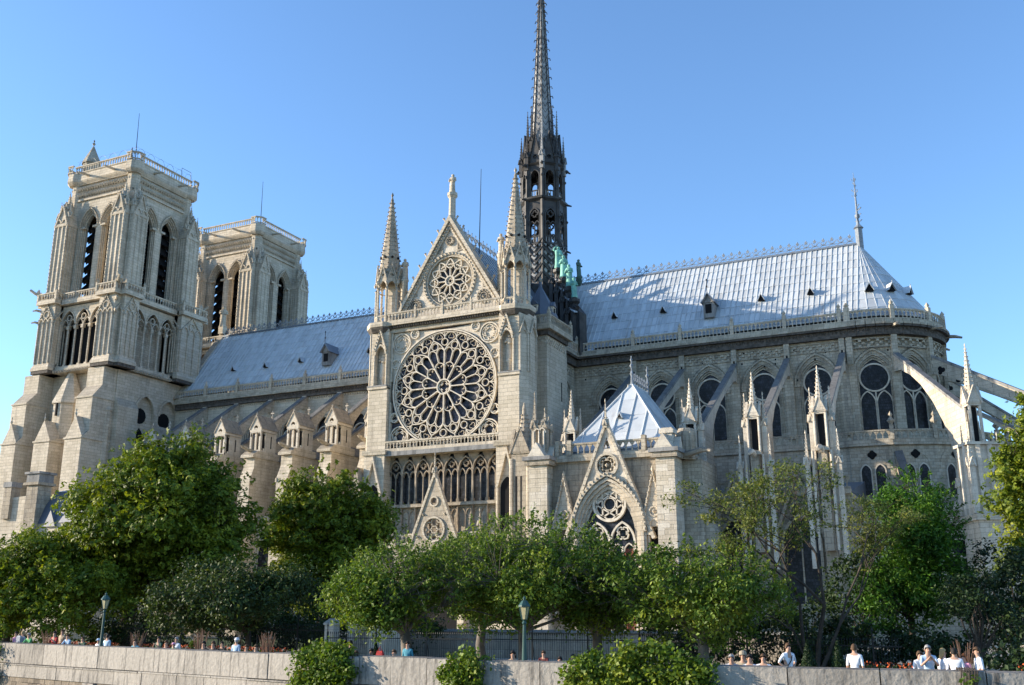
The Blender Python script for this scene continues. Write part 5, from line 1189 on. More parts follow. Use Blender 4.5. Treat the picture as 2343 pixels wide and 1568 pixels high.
# portal window: stepped pointed arch
xc = 21.85
for i in range(4): b.sweep(FS(-8.3), lancet(xc-3.15+i*.24, xc+3.15-i*.24, 0, 9.6, .82), .26, -.8-.22*i, .2-.2*i)
b.sweep(FS(-8.3), parch(xc-3.45, xc+3.45, 9.6, .82, 8), .28, -.1, .38)
pa = parch(xc-3.5, xc+3.5, 9.6, .82, 8)
for j in range(len(pa)-1): b.crockets(Fr((0, -8.7, 0))(*pa[j]), Fr((0, -8.7, 0))(*pa[j+1]), .5, .13)
FT = FS(-7.95); b.use('tracery')
b.sweep(FT, circ(xc, 12.15, 1.5, 30), .2, -.2, .12, True); b.sweep(FT, foil(xc, 12.15, 1.38, 6, 5, pi/2), .12, -.2, .05, True); b.sweep(FT, circ(xc, 12.15, .55, 16), .08, -.2, .03, True)
for e in (-1, 1):
    p, q = sorted((xc+e*.06, xc+e*2.3)); b.sweep(FT, lancet(p, q, 0, 8.7, .9), .17, -.2, .12)
    m = (p+q)/2; b.sweep(FT, foil(m, 9.55, .62, 4, 4, pi/4), .11, -.2, .05, True); b.tube([FT(m, 0, 0), FT(m, 8.4, 0)], .09, 6)
    for (r, s_) in ((p, m), (m, q)): b.sweep(FT, parch(r+.08, s_-.08, 7.9, .85, 5), .1, -.2, .05)
b.tube([FT(xc, 0, .02), FT(xc, 9.2, .02)], .13, 6)
# gable over the window
b.use('stone_pale'); G = FS(-8.35)
g = [(xc-4.0, 9.3), (xc-3.3, 9.3)]+[(p[0], p[1]) for p in parch(xc-3.3, xc+3.3, 9.6, .82, 8)]+[(xc+3.3, 9.3), (xc+4.0, 9.3), (xc, 19.2)]
b.plate(G, g, [circ(xc, 15.6, .95, 24), [(xc-.35, 17.1), (xc+.35, 17.1), (xc, 18.2)]], -.3, .0, back=True)
b.use('stone').sweep(G, [(xc-4.2, 9.0), (xc, 19.5), (xc+4.2, 9.0)], .32, -.45, .2); b.sweep(G, circ(xc, 15.6, 1.0, 24), .2, -.1, .2, True); b.sweep(G, foil(xc, 15.6, .85, 4, 4, pi/4), .12, -.25, .05, True)
for i in range(4): t = pi/4+i*pi/2; b.octa(G(xc+.55*cos(t), 15.6+.55*sin(t), 0), .15)
b.octa(G(xc, 15.6, .05), .2)
for e in (-1, 1): b.sweep(G, circ(xc+e*1.55, 13.9, .27, 10), .16, 0, .15, True); b.octa(G(xc+e*1.55, 13.9, .1), .16); b.crockets(G(xc+e*3.9, 9.8, .1), G(xc, 19.5, .1), .85, .17)
pinnacle(b, xc, -8.45, 19.0, .34, .3, 1.9, 4, .5)
# narrow side bays: gablets with niches
for e in (-1, 1):
    m = xc+e*4.25; Gs = FS(-8.1)
    b.sweep(Gs, lancet(m-.85, m+.85, 2, 9.4, .9), .24, -.1, .3); b.sweep(Gs, lancet(m-.6, m+.6, 2, 9.3, .9), .14, -.2, .12)
    b.prism(Gs, [(m-1.1, 10.0), (m+1.1, 10.0), (m, 14.4)], -.3, .25); b.sweep(Gs, [(m-1.2, 9.8), (m, 14.7), (m+1.2, 9.8)], .18, -.1, .42); b.crockets(Gs(m-1.1, 10.2, .4), Gs(m, 14.7, .4), .55, .13); b.crockets(Gs(m, 14.7, .4), Gs(m+1.1, 10.2, .4), .55, .13)
    b.sweep(Gs, circ(m, 11.3, .42, 12), .12, .2, .36, True); b.octa(Gs(m, 11.3, .3), .22); b.octa(Gs(m, 15.0, .3), .15, .4)
    b.use('dark').prism(Gs, lancet(m-.5, m+.5, 2, 9.0, .9), -.45, -.4).use('stone')
body = sob('walls', b)
# worn fragments of statues in the right niche are one small figure
b = B('stone'); statue(b, 0, 0, 0, 2.5, -pi/2-.2, 1, 51); b.lathe(0, 0, [(.45, -1.2), (.4, -.1), (.5, 0)], 8); tag(obj('stone_statue', b, None, (xc+4.25, -8.0, 5.9), smooth=True), 'pale stone statue in the niche right of the annex window', 'statue')
# corner piers from separate courses of ashlar
rn = random.Random(4)
def ashlar(name, x0, x1, y0, y1, z0, z1, course=.62):
    core = B('stone_worn'); core.box(x0+.03, x1-.03, y0+.03, y1-.03, z0, z1); o = sob(name, core)
    n = round((z1-z0)/course); h = (z1-z0)/n
    for i in range(n):
        cut = x0+(x1-x0)*(.36 if i % 2 else .64); cy = y0+(y1-y0)*(.4 if i % 2 else .62)
        for p, q, u, v in ((x0, cut, y0, y0+.35), (cut, x1, y0, cy), (x1-.35, x1, cy, y1)):
            j = rn.uniform(0, .014); s = B('stone_pale' if rn.random() < .35 else 'stone'); g_ = .008
            s.box(p+g_-(j if p == x0 else 0), q-g_+(j if q == x1 else 0), u+g_-(j if u == y0 else 0), v-g_, z0+i*h+g_, z0+(i+1)*h-g_)
            obj('ashlar_block', s, o)
    return o
ashlar('pier', 26.6, 28.3, -9.0, -6.6, 0, 15.9); ashlar('pier', 14.4, 16.2, -9.0, -6.6, 0, 15.9)
for x0, x1 in ((26.4, 28.5), (14.2, 16.4)):
    b = B('stone_worn'); b.box(x0-.15, x1+.15, -9.3, -6.3, 15.9, 16.35).use('coping').box(x0-.3, x1+.3, -9.5, -6.2, 16.35, 16.7); xm = (x0+x1)/2
    b.use('stone_pale').prism(FS(-9.4), [(xm-.85, 16.7), (xm+.85, 16.7), (xm, 18.0)], -1.6, .1); b.prism(Fr((x1, -7.8, 0), (0, 1, 0)), [(-.7, 16.7), (.7, 16.7), (0, 17.8)], -1.0, .12)
    if x0 > 20: b.box(27.0, 28.0, -8.4, -7.4, 16.65, 18.6); b.box(26.85, 28.15, -8.55, -7.25, 18.1, 18.45)
    sob('pier_cap', b)
b = B('stone_worn'); b.lathe(28.7, -6.4, [(.85, 15.9), (.85, 18.4), (.7, 18.7)], 8)
for k in range(8): b.tube([(28.7+.85*cos(k*pi/4), -6.4+.85*sin(k*pi/4), 16), (28.7+.85*cos(k*pi/4), -6.4+.85*sin(k*pi/4), 18.3)], .12, 5)
sob('turret_stump', b)
b = B('stone_worn'); b.tube([(28.2, -7.0, 16.4), (29, -7.2, 16.3), (30.6, -8, 16.5), (31.4, -8.3, 16.3)], [.3, .3, .25, .12], 6); sob('gargoyle', b)
b = B('stone_grey'); b.box(28.2, 30.0, -6.4, -1.0, 0, 15.9); b.prism(FS(-6.2), [(30.0, 0), (30.9, 0), (30.9, 9.6), (30.0, 11.4)], -1.8, 0)
for i in range(5): b.sweep(FE(30.0), lancet(-4.6+i*.2, -1.6-i*.2, 2, 11, .9), .2, -.1, .25-i*.05)
b.use('dark').prism(FE(30.0), lancet(-3.7, -2.5, 2, 10.6, .9), 0, .02)
sob('side_bay', b)
b = B('stone_worn'); x, y = 15.2, -7.9                                       # broken pinnacle group on the left pier
for px, py, w, hs, hp in ((-.55, -.3, .5, 2.9, 3.0), (.45, -.2, .55, 2.9, 1.4), (.5, .6, .45, 2.6, 1.0)): pinnacle(b, x+px, y+py, 16.7, w, hs, hp, 4, .42)
for px in (-.55, 0, .5): b.use('stone_pale').tube([(x+px, y-.6, 16.7), (x+px, y-.6, 19.2)], .1, 6)
b.use('stone_pale').sweep(FS(y-.55), parch(x-.5, x+.1, 19.0, .8, 5), .12, -.1, .1); b.sweep(FS(y-.55), parch(x, x+.65, 19.0, .8, 5), .12, -.1, .1); b.use('stone_worn').box(x-.85, x+.85, y-.6, y+.7, 19.4, 19.75)
sob('pinnacle', b)
bb = B('stone_grey'); balus(bb, (16.2, -7.75), (26.7, -7.75), 16.75, 1.15, .6, .22); balus(bb, (28.1, -6.0), (28.1, .2), 16.75, 1.15, .6, .22)
for x in (16.8, 18.0, 25.2): bb.box(x-.2, x+.2, -8.0, -7.5, 16.7, 18.2)
sob('balustrade', bb)
# roof: front hip and east slope in separate sheets
A0, A1, Lc, Rc, Rb = Vector((22.3, -2.0, 24.3)), Vector((22.3, 2.8, 24.3)), Vector((17.2, -7.1, 17.2)), Vector((27.4, -7.1, 17.2)), Vector((27.4, 3.0, 17.2))
deck = B('lead_dark'); deck.add([A0, A1, Lc, Rc, Rb, (17.2, 3, 17.2)], [(2, 3, 0), (3, 4, 1, 0), (5, 2, 0, 1)]); deck.box(17.0, 27.6, -7.2, 3, 16.7, 17.2); roof = sob('hipped_roof', deck)
def clip(poly, f):
    out = []
    for i in range(len(poly)):
        p, q = poly[i], poly[(i+1) % len(poly)]; a, b_ = f(p), f(q)
        if a >= 0: out.append(p)
        if (a >= 0) != (b_ >= 0): t = a/(a-b_); out.append((p[0]+(q[0]-p[0])*t, p[1]+(q[1]-p[1])*t))
    return out
def slope_sheets(F, tri, ncol, nrow, w0, w1, h):
    cw, rh = (w1-w0)/ncol, h/nrow
    for i in range(ncol):
        for j in range(nrow):
            a0, a1, b0, b1 = w0+i*cw+.012, w0+(i+1)*cw-.012, j*rh+.008, (j+1)*rh-.008
            pl = [tuple(p) for p in tri]
            for f in (lambda p: p[0]-a0, lambda p: a1-p[0], lambda p: p[1]-b0, lambda p: b1-p[1]):
                pl = clip(pl, f)
                if len(pl) < 3: break
            if len(pl) < 3: continue
            s = B('lead'); s.prism(F, pl, .005, .03+.012*rn.random()); obj('lead_sheet', s, roof)
        if 0 < i:
            a = w0+i*cw; top = [p for p in clip(clip([tuple(q) for q in tri], lambda p: p[0]-a+.01), lambda p: a+.01-p[0])]
            if top: s = B('lead'); s.tube([F(a, min(p[1] for p in top), .07), F(a, max(p[1] for p in top), .07)], .075, 6); obj('batten', s, roof)
M = (Lc+Rc)/2; FF = Fr(M, (1, 0, 0), A0-M); h = (A0-M).length
slope_sheets(FF, [(-5.1, 0), (5.1, 0), (0, h)], 7, 4, -5.1, 5.1, h)
vE = Vector((22.3, 0, 24.3))-Vector((27.4, 0, 17.2)); FEe = Fr(Rc, (0, 1, 0), vE); hE = vE.length
slope_sheets(FEe, [(0, 0), (10.1, 0), (9.9, hE), (5.1, hE)], 12, 5, 0, 10.1, hE)
s = B('lead')
for p, q in ((A0, Lc), (A0, Rc), (A0, A1)): s.tube([p+Vector((0, 0, .06)), q+Vector((0, 0, .06))], .12, 6)
obj('hip_roll', s, roof)
s = B('lead'); s.prism(Fr((0, 0, 0)), [(-.3, -.2), (0, .42), (.3, -.2)], -.8, .45); s.use('dark').prism(Fr((0, 0, 0)), [(-.2, -.2), (.2, -.2), (0, .22)], .45, .46); obj('roof_vent', s, roof, (22.0, -4.7, 20.7))
s = B('cresting'); Fy = Fr((22.3, 0, 24.35), (0, 1, 0))
s.fbox(Fy, -2.0, 2.9, 0, .08, -.05, .05)
for i in range(7):
    a = -1.7+i*.72; s.fbox(Fy, a-.03, a+.03, 0, 1.3, -.03, .03); s.sweep(Fy, circ(a, .7, .25, 8), .07, -.03, .03, True)
    for e in (-1, 1): s.sweep(Fy, [(a, .3), (a+e*.25, .5), (a+e*.35, .95), (a+e*.2, 1.15)], .08, -.03, .03)
for y in (-2.0, 2.9): s.lathe(22.3, y, [(.16, 24.3), (.1, 25.2), (.2, 25.4), (.08, 25.7), (.05, 27.2)], 6); s.octa((22.3, y, 26.2), .22, .3); s.octa((22.3, y, 26.8), .15, .25)
obj('ridge_cresting', s, roof)
# glass and red shutter of the annex window
gl = B('glass'); gl.prism(FT, lancet(xc-2.5, xc+2.5, 0, 9.6, .82), -.3, -.22); gl.use('door_red').fbox(FT, xc+1.2, xc+2.25, 0, 8.2, -.22, -.16); sob('window_glass', gl)

# ------------------------------------------------------------------ presbytery at the far left
pres = thing('presbytery', 'grey slate mansard roofed house with stone chimneys at the far left', 'house', (-45, -12, 0))
b = B('stone'); b.box(-52, -37, -14, -4, 0, 12.3)
b.box(-52, -44.6, -14.0, -13.4, 12.2, 12.5); b.prism(FS(-14.02), [(-53, 12.2), (-44.6, 12.2), (-44.6, 15.6), (-53, 15.2)], -.5, 0)
obj('walls', b, pres, (45, 12, 0))
b = B('slate'); b.frus(-40.6, -9.5, 4.0, 4.6, 12.3, 2.6, 3.2, 15.9); b.box(-53, -44.4, -13.5, -4, 12.2, 14.2); b.use('lead').frus(-40.6, -9.5, 2.65, 3.25, 15.9, 1.2, 1.6, 16.4)
obj('mansard_roof', b, pres, (45, 12, 0))
b = B('stone_worn'); b.box(-45.6, -43.8, -14.6, -12.8, 9, 16.9); b.box(-45.9, -43.5, -14.9, -12.5, 16.6, 16.9); b.use('coping').box(-45.7, -43.7, -14.7, -12.7, 16.9, 17.9).box(-45.9, -43.5, -14.9, -12.5, 17.85, 18.1)
b.use('stone_worn').box(-49.6, -48.4, -14.4, -13.2, 13, 16.6).use('coping').box(-49.7, -48.3, -14.5, -13.1, 16.6, 17.2)
obj('chimney', b, pres, (45, 12, 0))
b = B('slate'); b.prism(FS(-14.3), [(-42.6, 11.9), (-40.8, 11.9), (-41.7, 13.7)], -2, 0); b.prism(FS(-14.3), [(-38.6, 11.6), (-36.8, 11.6), (-37.7, 13.4)], -2, 0); b.use('stone').prism(FS(-14.3), [(-38.4, 11.4), (-37.0, 11.4), (-37.0, 12), (-37.7, 13.1), (-38.4, 12)], 0, .05); obj('dormer', b, pres, (45, 12, 0))
# ------------------------------------------------------------------ foliage
leafmat('leaf_chestnut', (.075, .11, .010), (.14, .18, .017), (.26, .28, .028), .26)
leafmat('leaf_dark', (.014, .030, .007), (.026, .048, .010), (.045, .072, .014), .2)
leafmat('leaf_cherry', (.06, .11, .015), (.115, .175, .024), (.21, .25, .042), .26)
leafmat('leaf_locust', (.06, .09, .022), (.11, .135, .034), (.18, .185, .055), .32)
leafmat('leaf_bright', (.028, .078, .009), (.055, .135, .014), (.10, .20, .024), .26)
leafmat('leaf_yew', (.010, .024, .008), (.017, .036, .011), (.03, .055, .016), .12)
leafmat('leaf_olive', (.028, .048, .014), (.046, .072, .02), (.08, .105, .03), .22)
leafmat('leaf_ivy', (.055, .10, .012), (.11, .165, .02), (.22, .255, .04), .28)
plain('bark', (.075, .06, .048), .95, .5, 3, bump=.6); plain('bark_grey', (.16, .14, .12), .95, .4, 3, bump=.5)
def leaf_mesh(name, C, N, S, mat, rng, asp=.55, fold=.25):
    """C centres (n,3), N leaf normals, S sizes: one folded leaf (two quads) per point"""
    n = len(C); N = N/np.linalg.norm(N, axis=1, keepdims=True)
    t = rng.normal(size=(n, 3)); t -= N*(t*N).sum(1, keepdims=True); t /= np.linalg.norm(t, axis=1, keepdims=True)
    u = np.cross(N, t); S = S[:, None]
    a = C-t*S*.5; d = C+t*S*.5; l = C+u*S*asp*.5+N*S*fold*.35; r = C-u*S*asp*.5+N*S*fold*.35
    V = np.stack([a, r, d, l], 1).reshape(-1, 3)
    F = np.arange(n*4, dtype=np.int32)
    me = bpy.data.meshes.new(name); me.vertices.add(n*4); me.vertices.foreach_set('co', V.ravel())
    T = np.empty((n, 2, 3), np.int32); b0 = (np.arange(n)*4)[:, None]
    T[:, 0] = b0+np.array([0, 1, 2]); T[:, 1] = b0+np.array([0, 2, 3])
    me.loops.add(n*6); me.loops.foreach_set('vertex_index', T.ravel())
    me.polygons.add(n*2); me.polygons.foreach_set('loop_start', np.arange(0, n*6, 3, dtype=np.int32)); me.polygons.foreach_set('loop_total', np.full(n*2, 3, np.int32))
    me.materials.append(MATS[mat]); me.update(calc_edges=True); return me
def lumps(rng, c, R, n, rl, shell=.55, flat=1.0, under=.35):
    """clump centres spread through the outer part of an uneven ellipsoid, fewer underneath"""
    out = []; K = rng.normal(size=(7, 3)); ph = rng.random(7)*6
    while len(out) < n:
        d = rng.normal(size=3); d /= np.linalg.norm(d)
        if d[2] < -under and rng.random() < .75: continue
        wob = 1+.16*float(np.mean(np.sin(K @ d*2.2+ph)))*2.2
        f = (shell+(1-shell)*rng.random()**.6)*wob
        r = rl*(.5+1.0*rng.random()**1.5)*(1.25 if f < .75 else 1)
        out.append((c+d*np.array([R[0], R[0], R[1]])*f, r, d))
    return out
def clump_leaves(rng, L, per, size, sq=.78, droop=.0):
    C, N, S = [], [], []
    for p, r, d in L:
        m = int(per*(r**2)); v = rng.normal(size=(m, 3)); v /= np.linalg.norm(v, axis=1, keepdims=True)
        f = (.30+.70*rng.random(m)**.7)[:, None]; jit = 1+.28*rng.normal(size=(m, 1))
        q = p+v*f*jit*r*np.array([1, 1, sq]); q[:, 2] -= droop*r*(v[:, 0]**2+v[:, 1]**2)
        C.append(q); N.append(v*.55+rng.normal(size=(m, 3))*.55+np.array([0, 0, .45])); S.append(size*(.6+.8*rng.random(m)))
    return np.concatenate(C), np.concatenate(N), np.concatenate(S)
def branches(b, rng, base, fork, L, r0, every=1, n=6):
    base, fork = Vector(base), Vector(fork); mid = base.lerp(fork, .5)+Vector((rng.normal()*.06, rng.normal()*.06, 0))
    b.tube([base-Vector((0, 0, .3)), base+Vector((0, 0, .15)), mid, fork], [r0*1.5, r0*1.1, r0*.9, r0*.8], 9)
    for p, r, d in L[::every]:
        p = Vector(p); k = fork.lerp(p, .4)+Vector((rng.normal()*.2, rng.normal()*.2, -.12*(p-fork).length+.5))
        b.tube([fork-Vector((0, 0, .2)), k, fork.lerp(p, .75)+Vector((0, 0, .2)), p], [r0*.42, r0*.24, r0*.13, r0*.05], n, False)
def palmate(rng, C, N, S, k=5):
    n = len(C); N = N/np.linalg.norm(N, axis=1, keepdims=True); t = rng.normal(size=(n, 3)); t -= N*(t*N).sum(1, keepdims=True); t /= np.linalg.norm(t, axis=1, keepdims=True); u = np.cross(N, t)
    Cs, Ns, Ss = [], [], []
    for i in range(k):
        a = -1.9+3.8*i/(k-1); d = t*math.cos(a)+u*math.sin(a); Cs.append(C+d*S[:, None]*.42-np.array([0, 0, 1])*S[:, None]*.12); Ns.append(N+d*.35+rng.normal(size=(n, 3))*.12); Ss.append(S*(.75+.1*(i % 2)))
    return np.concatenate(Cs), np.concatenate(Ns), np.concatenate(Ss)
def sprays(rng, c, R, n, ln, size, per=22):
    """leafy shoots that break the outline of a crown"""
    C, N, S, T = [], [], [], []
    for i in range(n):
        d = rng.normal(size=3); d[2] = abs(d[2])*.9-.15; d /= np.linalg.norm(d); p = c+d*np.array([R[0], R[0], R[1]])*(.86+.14*rng.random())
        e = d+rng.normal(size=3)*.45+np.array([0, 0, .35]); e /= np.linalg.norm(e); l = ln*(.5+.8*rng.random()); q = p+e*l
        t = rng.random(per)[:, None]; C.append(p+(q-p)*t+rng.normal(size=(per, 3))*.07*(1.3-t)); N.append(rng.normal(size=(per, 3))+np.array([0, 0, .5])); S.append(size*(.6+.7*rng.random(per))); T.append((p-e*.4, q))
    return np.concatenate(C), np.concatenate(N), np.concatenate(S), T
def tree(name, label, base, fork, crown, R, nl, rl, per, size, mat, seed, bark='bark', group=None, every=2, trunk=.35, cat='tree', shell=.55, droop=.0, sq=.78, asp=.55, extra=(), under=.35, crown_name='crown', palm=False, spray=0, sub=0):
    rng = np.random.default_rng(seed); t = thing(name, label, cat, (base[0], base[1], 0), group)
    off = (-base[0], -base[1], 0); c = np.array(crown, float)
    L = []
    if sub:                                                                 # the crown is several limbs' worth of foliage, with gaps between
        heads = lumps(rng, c, (R[0]*.70, R[1]*.70), sub, 1.0, .72, under=under)
        for p, r, d in heads: q = .34+.20*rng.random(); L += lumps(rng, p, (R[0]*q, max(R[1]*q, R[0]*q*.55)), max(3, int(nl/sub*.8)), rl, .35, under=.9)
        L += lumps(rng, c, (R[0]*.62, R[1]*.62), int(nl*.2), rl*1.1, .3, under=.9)
    else: L = lumps(rng, c, R, nl, rl, shell, under=under)
    for (ec, er, n2) in extra: L += lumps(rng, np.array(ec, float), er, n2, rl, shell, under=under)
    C, N, S = clump_leaves(rng, L, per*(.3 if palm else 1), size, sq, droop); T = []
    if palm: C, N, S = palmate(rng, C, N, S)
    if spray:
        c2, n2, s2, T = sprays(rng, c, R, spray, .75 if not palm else .6, size*.95)
        C, N, S = np.concatenate([C, c2]), np.concatenate([N, n2]), np.concatenate([S, s2])
    keep = C[:, 2] > .25; o = link(crown_name, leaf_mesh('leaves', C[keep], N[keep], S[keep], mat, rng, asp), t, off)
    b = B(bark); branches(b, rng, (base[0], base[1], 0), fork, L, trunk, every)
    tips = np.array([l[0] for l in L[::every]])
    for p, q in T: k = tips[int(np.argmin(((tips-p)**2).sum(1)))]; b.tube([tuple(k), tuple(p), tuple(q)], [.016, .012, .005], 4, False)
    obj('trunk', b, t, off, smooth=True)
    return t
# big trees of the garden
tree('chestnut_tree', 'largest broad green chestnut tree, in front of nearer bell tower', (-1.5, -40.6), (-.9, -40.8, 4.4), (2.2, -41.4, 8.9), (6.0, 4.7), 170, 1.2, 400, .28, 'leaf_chestnut', 1, sub=15, palm=True, spray=70, trunk=.5, every=5, droop=.3, extra=(((-2.0, -42.7, 6.0), (3.6, 2.9), 46), ((5.3, -40.8, 7.0), (2.6, 3.2), 34), ((1.2, -42.5, 5.2), (4.2, 2.2), 30)), cat='tree')
tree('chestnut_tree', 'dark rounded green tree directly left of the transept front', (6.4, -27.6), (6.5, -27.8, 4.2), (7.5, -29.9, 8.6), (4.2, 5.5), 120, 1.1, 390, .28, 'leaf_chestnut', 2, sub=15, palm=True, spray=70, trunk=.4, every=4, droop=.3, extra=(((7.4, -30.2, 5.4), (3.8, 2.6), 36), ((9.9, -29.4, 6.4), (2.3, 2.8), 20)))
tree('garden_tree', 'low green tree at the left edge of the picture, below the house', (-4.5, -47.4), (-4.4, -47.6, 2.4), (-2.6, -48.9, 4.5), (3.6, 2.9), 80, .95, 360, .25, 'leaf_chestnut', 3, sub=9, palm=True, spray=70, trunk=.25, every=4, droop=.25, extra=(((1.2, -47.6, 3.6), (2.6, 2.2), 34), ((-4.6, -46.5, 6.0), (2.4, 1.8), 22)))
tree('maple_tree', 'low spreading dull green maple below the largest chestnut', (13.0, -45.2), (13.0, -45.3, 1.9), (12.8, -46.4, 3.3), (4.7, 2.1), 110, .85, 330, .2, 'leaf_olive', 4, sub=11, spray=90, trunk=.2, every=5, under=.7)
# row of small round-headed trees on the quay
CH = [((29.3, -54.3), (29.2, -54.3, 2.0), (29.2, -54.4, 3.4), (3.1, 2.1), 180, 'small round-headed tree on the quay, leftmost of its row'),
      ((28.6, -45.6), (28.6, -45.7, 2.2), (28.7, -46.0, 3.9), (3.6, 2.5), 130, 'small round-headed tree on the quay, set back behind its neighbours'),
      ((33.7, -51.8), (33.7, -51.8, 2.1), (34.0, -51.7, 4.0), (4.2, 2.8), 290, 'widest and tallest round-headed tree on the quay, by the middle lamp post'),
      ((36.4, -49.4), (36.3, -49.4, 1.9), (37.1, -49.3, 3.2), (3.3, 2.1), 150, 'shaded small round-headed tree on the quay below the annex window'),
      ((41.6, -51.0), (41.6, -51.0, 1.8), (41.6, -51.2, 3.25), (3.5, 2.05), 190, 'small round-headed tree on the quay, rightmost of its row')]
for i, (bs, fk, cr, R, nl, lab) in enumerate(CH):
    tree('cherry_tree', lab, bs, fk, cr, R, nl, .55, 430, .17, 'leaf_cherry', 20+i, 'bark_grey', 'round-headed trees on the quay', 3, spray=int(nl*1.3), sub=13, trunk=.26 if i != 2 else .2, shell=.42, sq=.8, asp=.5, under=.55)
# sparse locust, bright tree, dark yews and the tall tree at the right edge
rng = np.random.default_rng(77)
def locust():
    t = thing('locust_tree', 'tall sparse feathery tree with bare branches in front of the choir', 'tree', (45.4, -47.0, 0)); off = (-45.4, 47.0, 0); b = B('bark')
    tips = []
    def grow(p, d, L, r, lev):
        q = p+d*L+Vector((rng.normal(), rng.normal(), rng.normal()*.4))*L*.08; m = p.lerp(q, .5)+Vector((rng.normal(), rng.normal(), 0))*L*.05
        b.tube([p, m, q], [r, r*.8, r*.6], 6, False)
        if lev >= 2: tips.append((np.array(q), .42, None))
        if lev >= 3: tips.append((np.array(m), .38, None))
        if lev < 5:
            for k in range(2 if lev < 2 else 3):
                e = (d+Vector((rng.normal(), rng.normal(), .18+.3*rng.normal()))*.62).normalized()
                if e.z < -.1: e.z = .1
                grow(q, e, L*(.66+.18*rng.random()), r*.58, lev+1)
    for a, dx, dy, L in ((.12, -.20, .02, 3.0), (.14, .14, .05, 3.2), (.11, .42, .10, 2.7), (.08, -.48, .1, 2.2)): grow(Vector((45.4, -47.0, -.1)), Vector((dx, dy, 1)).normalized(), L, a, 0)
    T = [tips[i] for i in rng.permutation(len(tips))[:560] if tips[i][0][2] > 1.6]
    C, N, S = clump_leaves(rng, T, 150, .14, .55)
    k = C[:, 2] > .3
    link('crown', leaf_mesh('leaves', C[k], N[k], S[k], 'leaf_locust', rng, .45), t, off); obj('trunk', b, t, off, smooth=True)
locust()
tree('garden_tree', 'bright green feathery tree right of the sparse locust', (48.9, -40.8), (48.9, -40.9, 2.6), (49.6, -41.8, 6.0), (2.0, 3.3), 150, .62, 400, .2, 'leaf_bright', 31, sub=10, spray=60, trunk=.18, every=6, sq=.9, asp=.36, droop=.3, extra=(((48.6, -42.6, 3.6), (1.9, 1.9), 44), ((50.4, -41.4, 3.6), (1.5, 2.0), 34)))
tree('yew_tree', 'dark yew with upright rounded tufts near the right edge', (51.9, -47.5), (51.9, -47.6, 1.2), (52.1, -47.9, 2.9), (1.35, 1.5), 34, .5, 520, .14, 'leaf_yew', 32, trunk=.15, every=4)
tree('yew_tree', 'larger black-green yew at the right edge, behind the tufted yew', (53.2, -42.3), (53.2, -42.4, 1.4), (53.4, -42.8, 3.4), (2.0, 2.2), 46, .6, 420, .16, 'leaf_yew', 33, trunk=.18, every=4)
tree('chestnut_tree', 'tall yellow-green tree cut off by the right edge of the picture', (56.2, -35.0), (56.2, -35.2, 5.0), (56.5, -36.8, 9.8), (3.0, 4.6), 90, .95, 360, .25, 'leaf_chestnut', 34, sub=15, palm=True, spray=70, trunk=.35, every=4, droop=.3, extra=(((54.7, -37.6, 8.0), (1.3, 3.2), 30), ((55.4, -37.8, 4.6), (2.2, 2.2), 30)))
tree('plum_tree', 'dark reddish-brown leaved small tree between the locust and the bright green tree', (46.9, -42.2), (46.9, -42.3, 1.3), (46.9, -42.7, 3.7), (1.4, 2.1), 30, .6, 260, .17, 'leaf_dark', 35, trunk=.1, every=3)
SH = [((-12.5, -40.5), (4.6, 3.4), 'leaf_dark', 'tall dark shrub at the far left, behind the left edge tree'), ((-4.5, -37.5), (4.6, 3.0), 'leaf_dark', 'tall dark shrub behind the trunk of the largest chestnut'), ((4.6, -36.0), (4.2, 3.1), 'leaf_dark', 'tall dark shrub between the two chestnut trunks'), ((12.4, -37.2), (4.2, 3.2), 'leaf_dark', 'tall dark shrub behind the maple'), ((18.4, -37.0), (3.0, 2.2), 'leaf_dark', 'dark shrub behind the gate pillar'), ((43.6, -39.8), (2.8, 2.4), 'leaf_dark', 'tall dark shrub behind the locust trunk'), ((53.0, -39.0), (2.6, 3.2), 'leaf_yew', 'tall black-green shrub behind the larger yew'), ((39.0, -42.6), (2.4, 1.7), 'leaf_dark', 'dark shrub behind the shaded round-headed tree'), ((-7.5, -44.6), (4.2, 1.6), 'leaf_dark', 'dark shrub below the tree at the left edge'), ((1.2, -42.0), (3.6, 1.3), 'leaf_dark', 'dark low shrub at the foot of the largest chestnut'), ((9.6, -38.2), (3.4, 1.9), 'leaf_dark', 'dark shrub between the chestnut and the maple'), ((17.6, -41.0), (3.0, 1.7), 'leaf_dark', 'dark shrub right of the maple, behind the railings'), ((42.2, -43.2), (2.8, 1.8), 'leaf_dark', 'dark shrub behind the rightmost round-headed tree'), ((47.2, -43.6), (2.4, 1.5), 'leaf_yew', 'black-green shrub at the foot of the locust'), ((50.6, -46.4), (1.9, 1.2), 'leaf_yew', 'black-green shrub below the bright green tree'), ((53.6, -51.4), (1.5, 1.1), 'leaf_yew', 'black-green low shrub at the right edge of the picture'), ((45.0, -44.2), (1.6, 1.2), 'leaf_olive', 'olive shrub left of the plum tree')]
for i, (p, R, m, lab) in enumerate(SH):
    tree('shrub', lab, p, (p[0], p[1], .5), (p[0], p[1], R[1]*.75), R, int(9*R[0]), .62, 360, .2, m, 50+i, trunk=.06, every=3, cat='shrub', shell=.35, under=.9, crown_name='foliage')

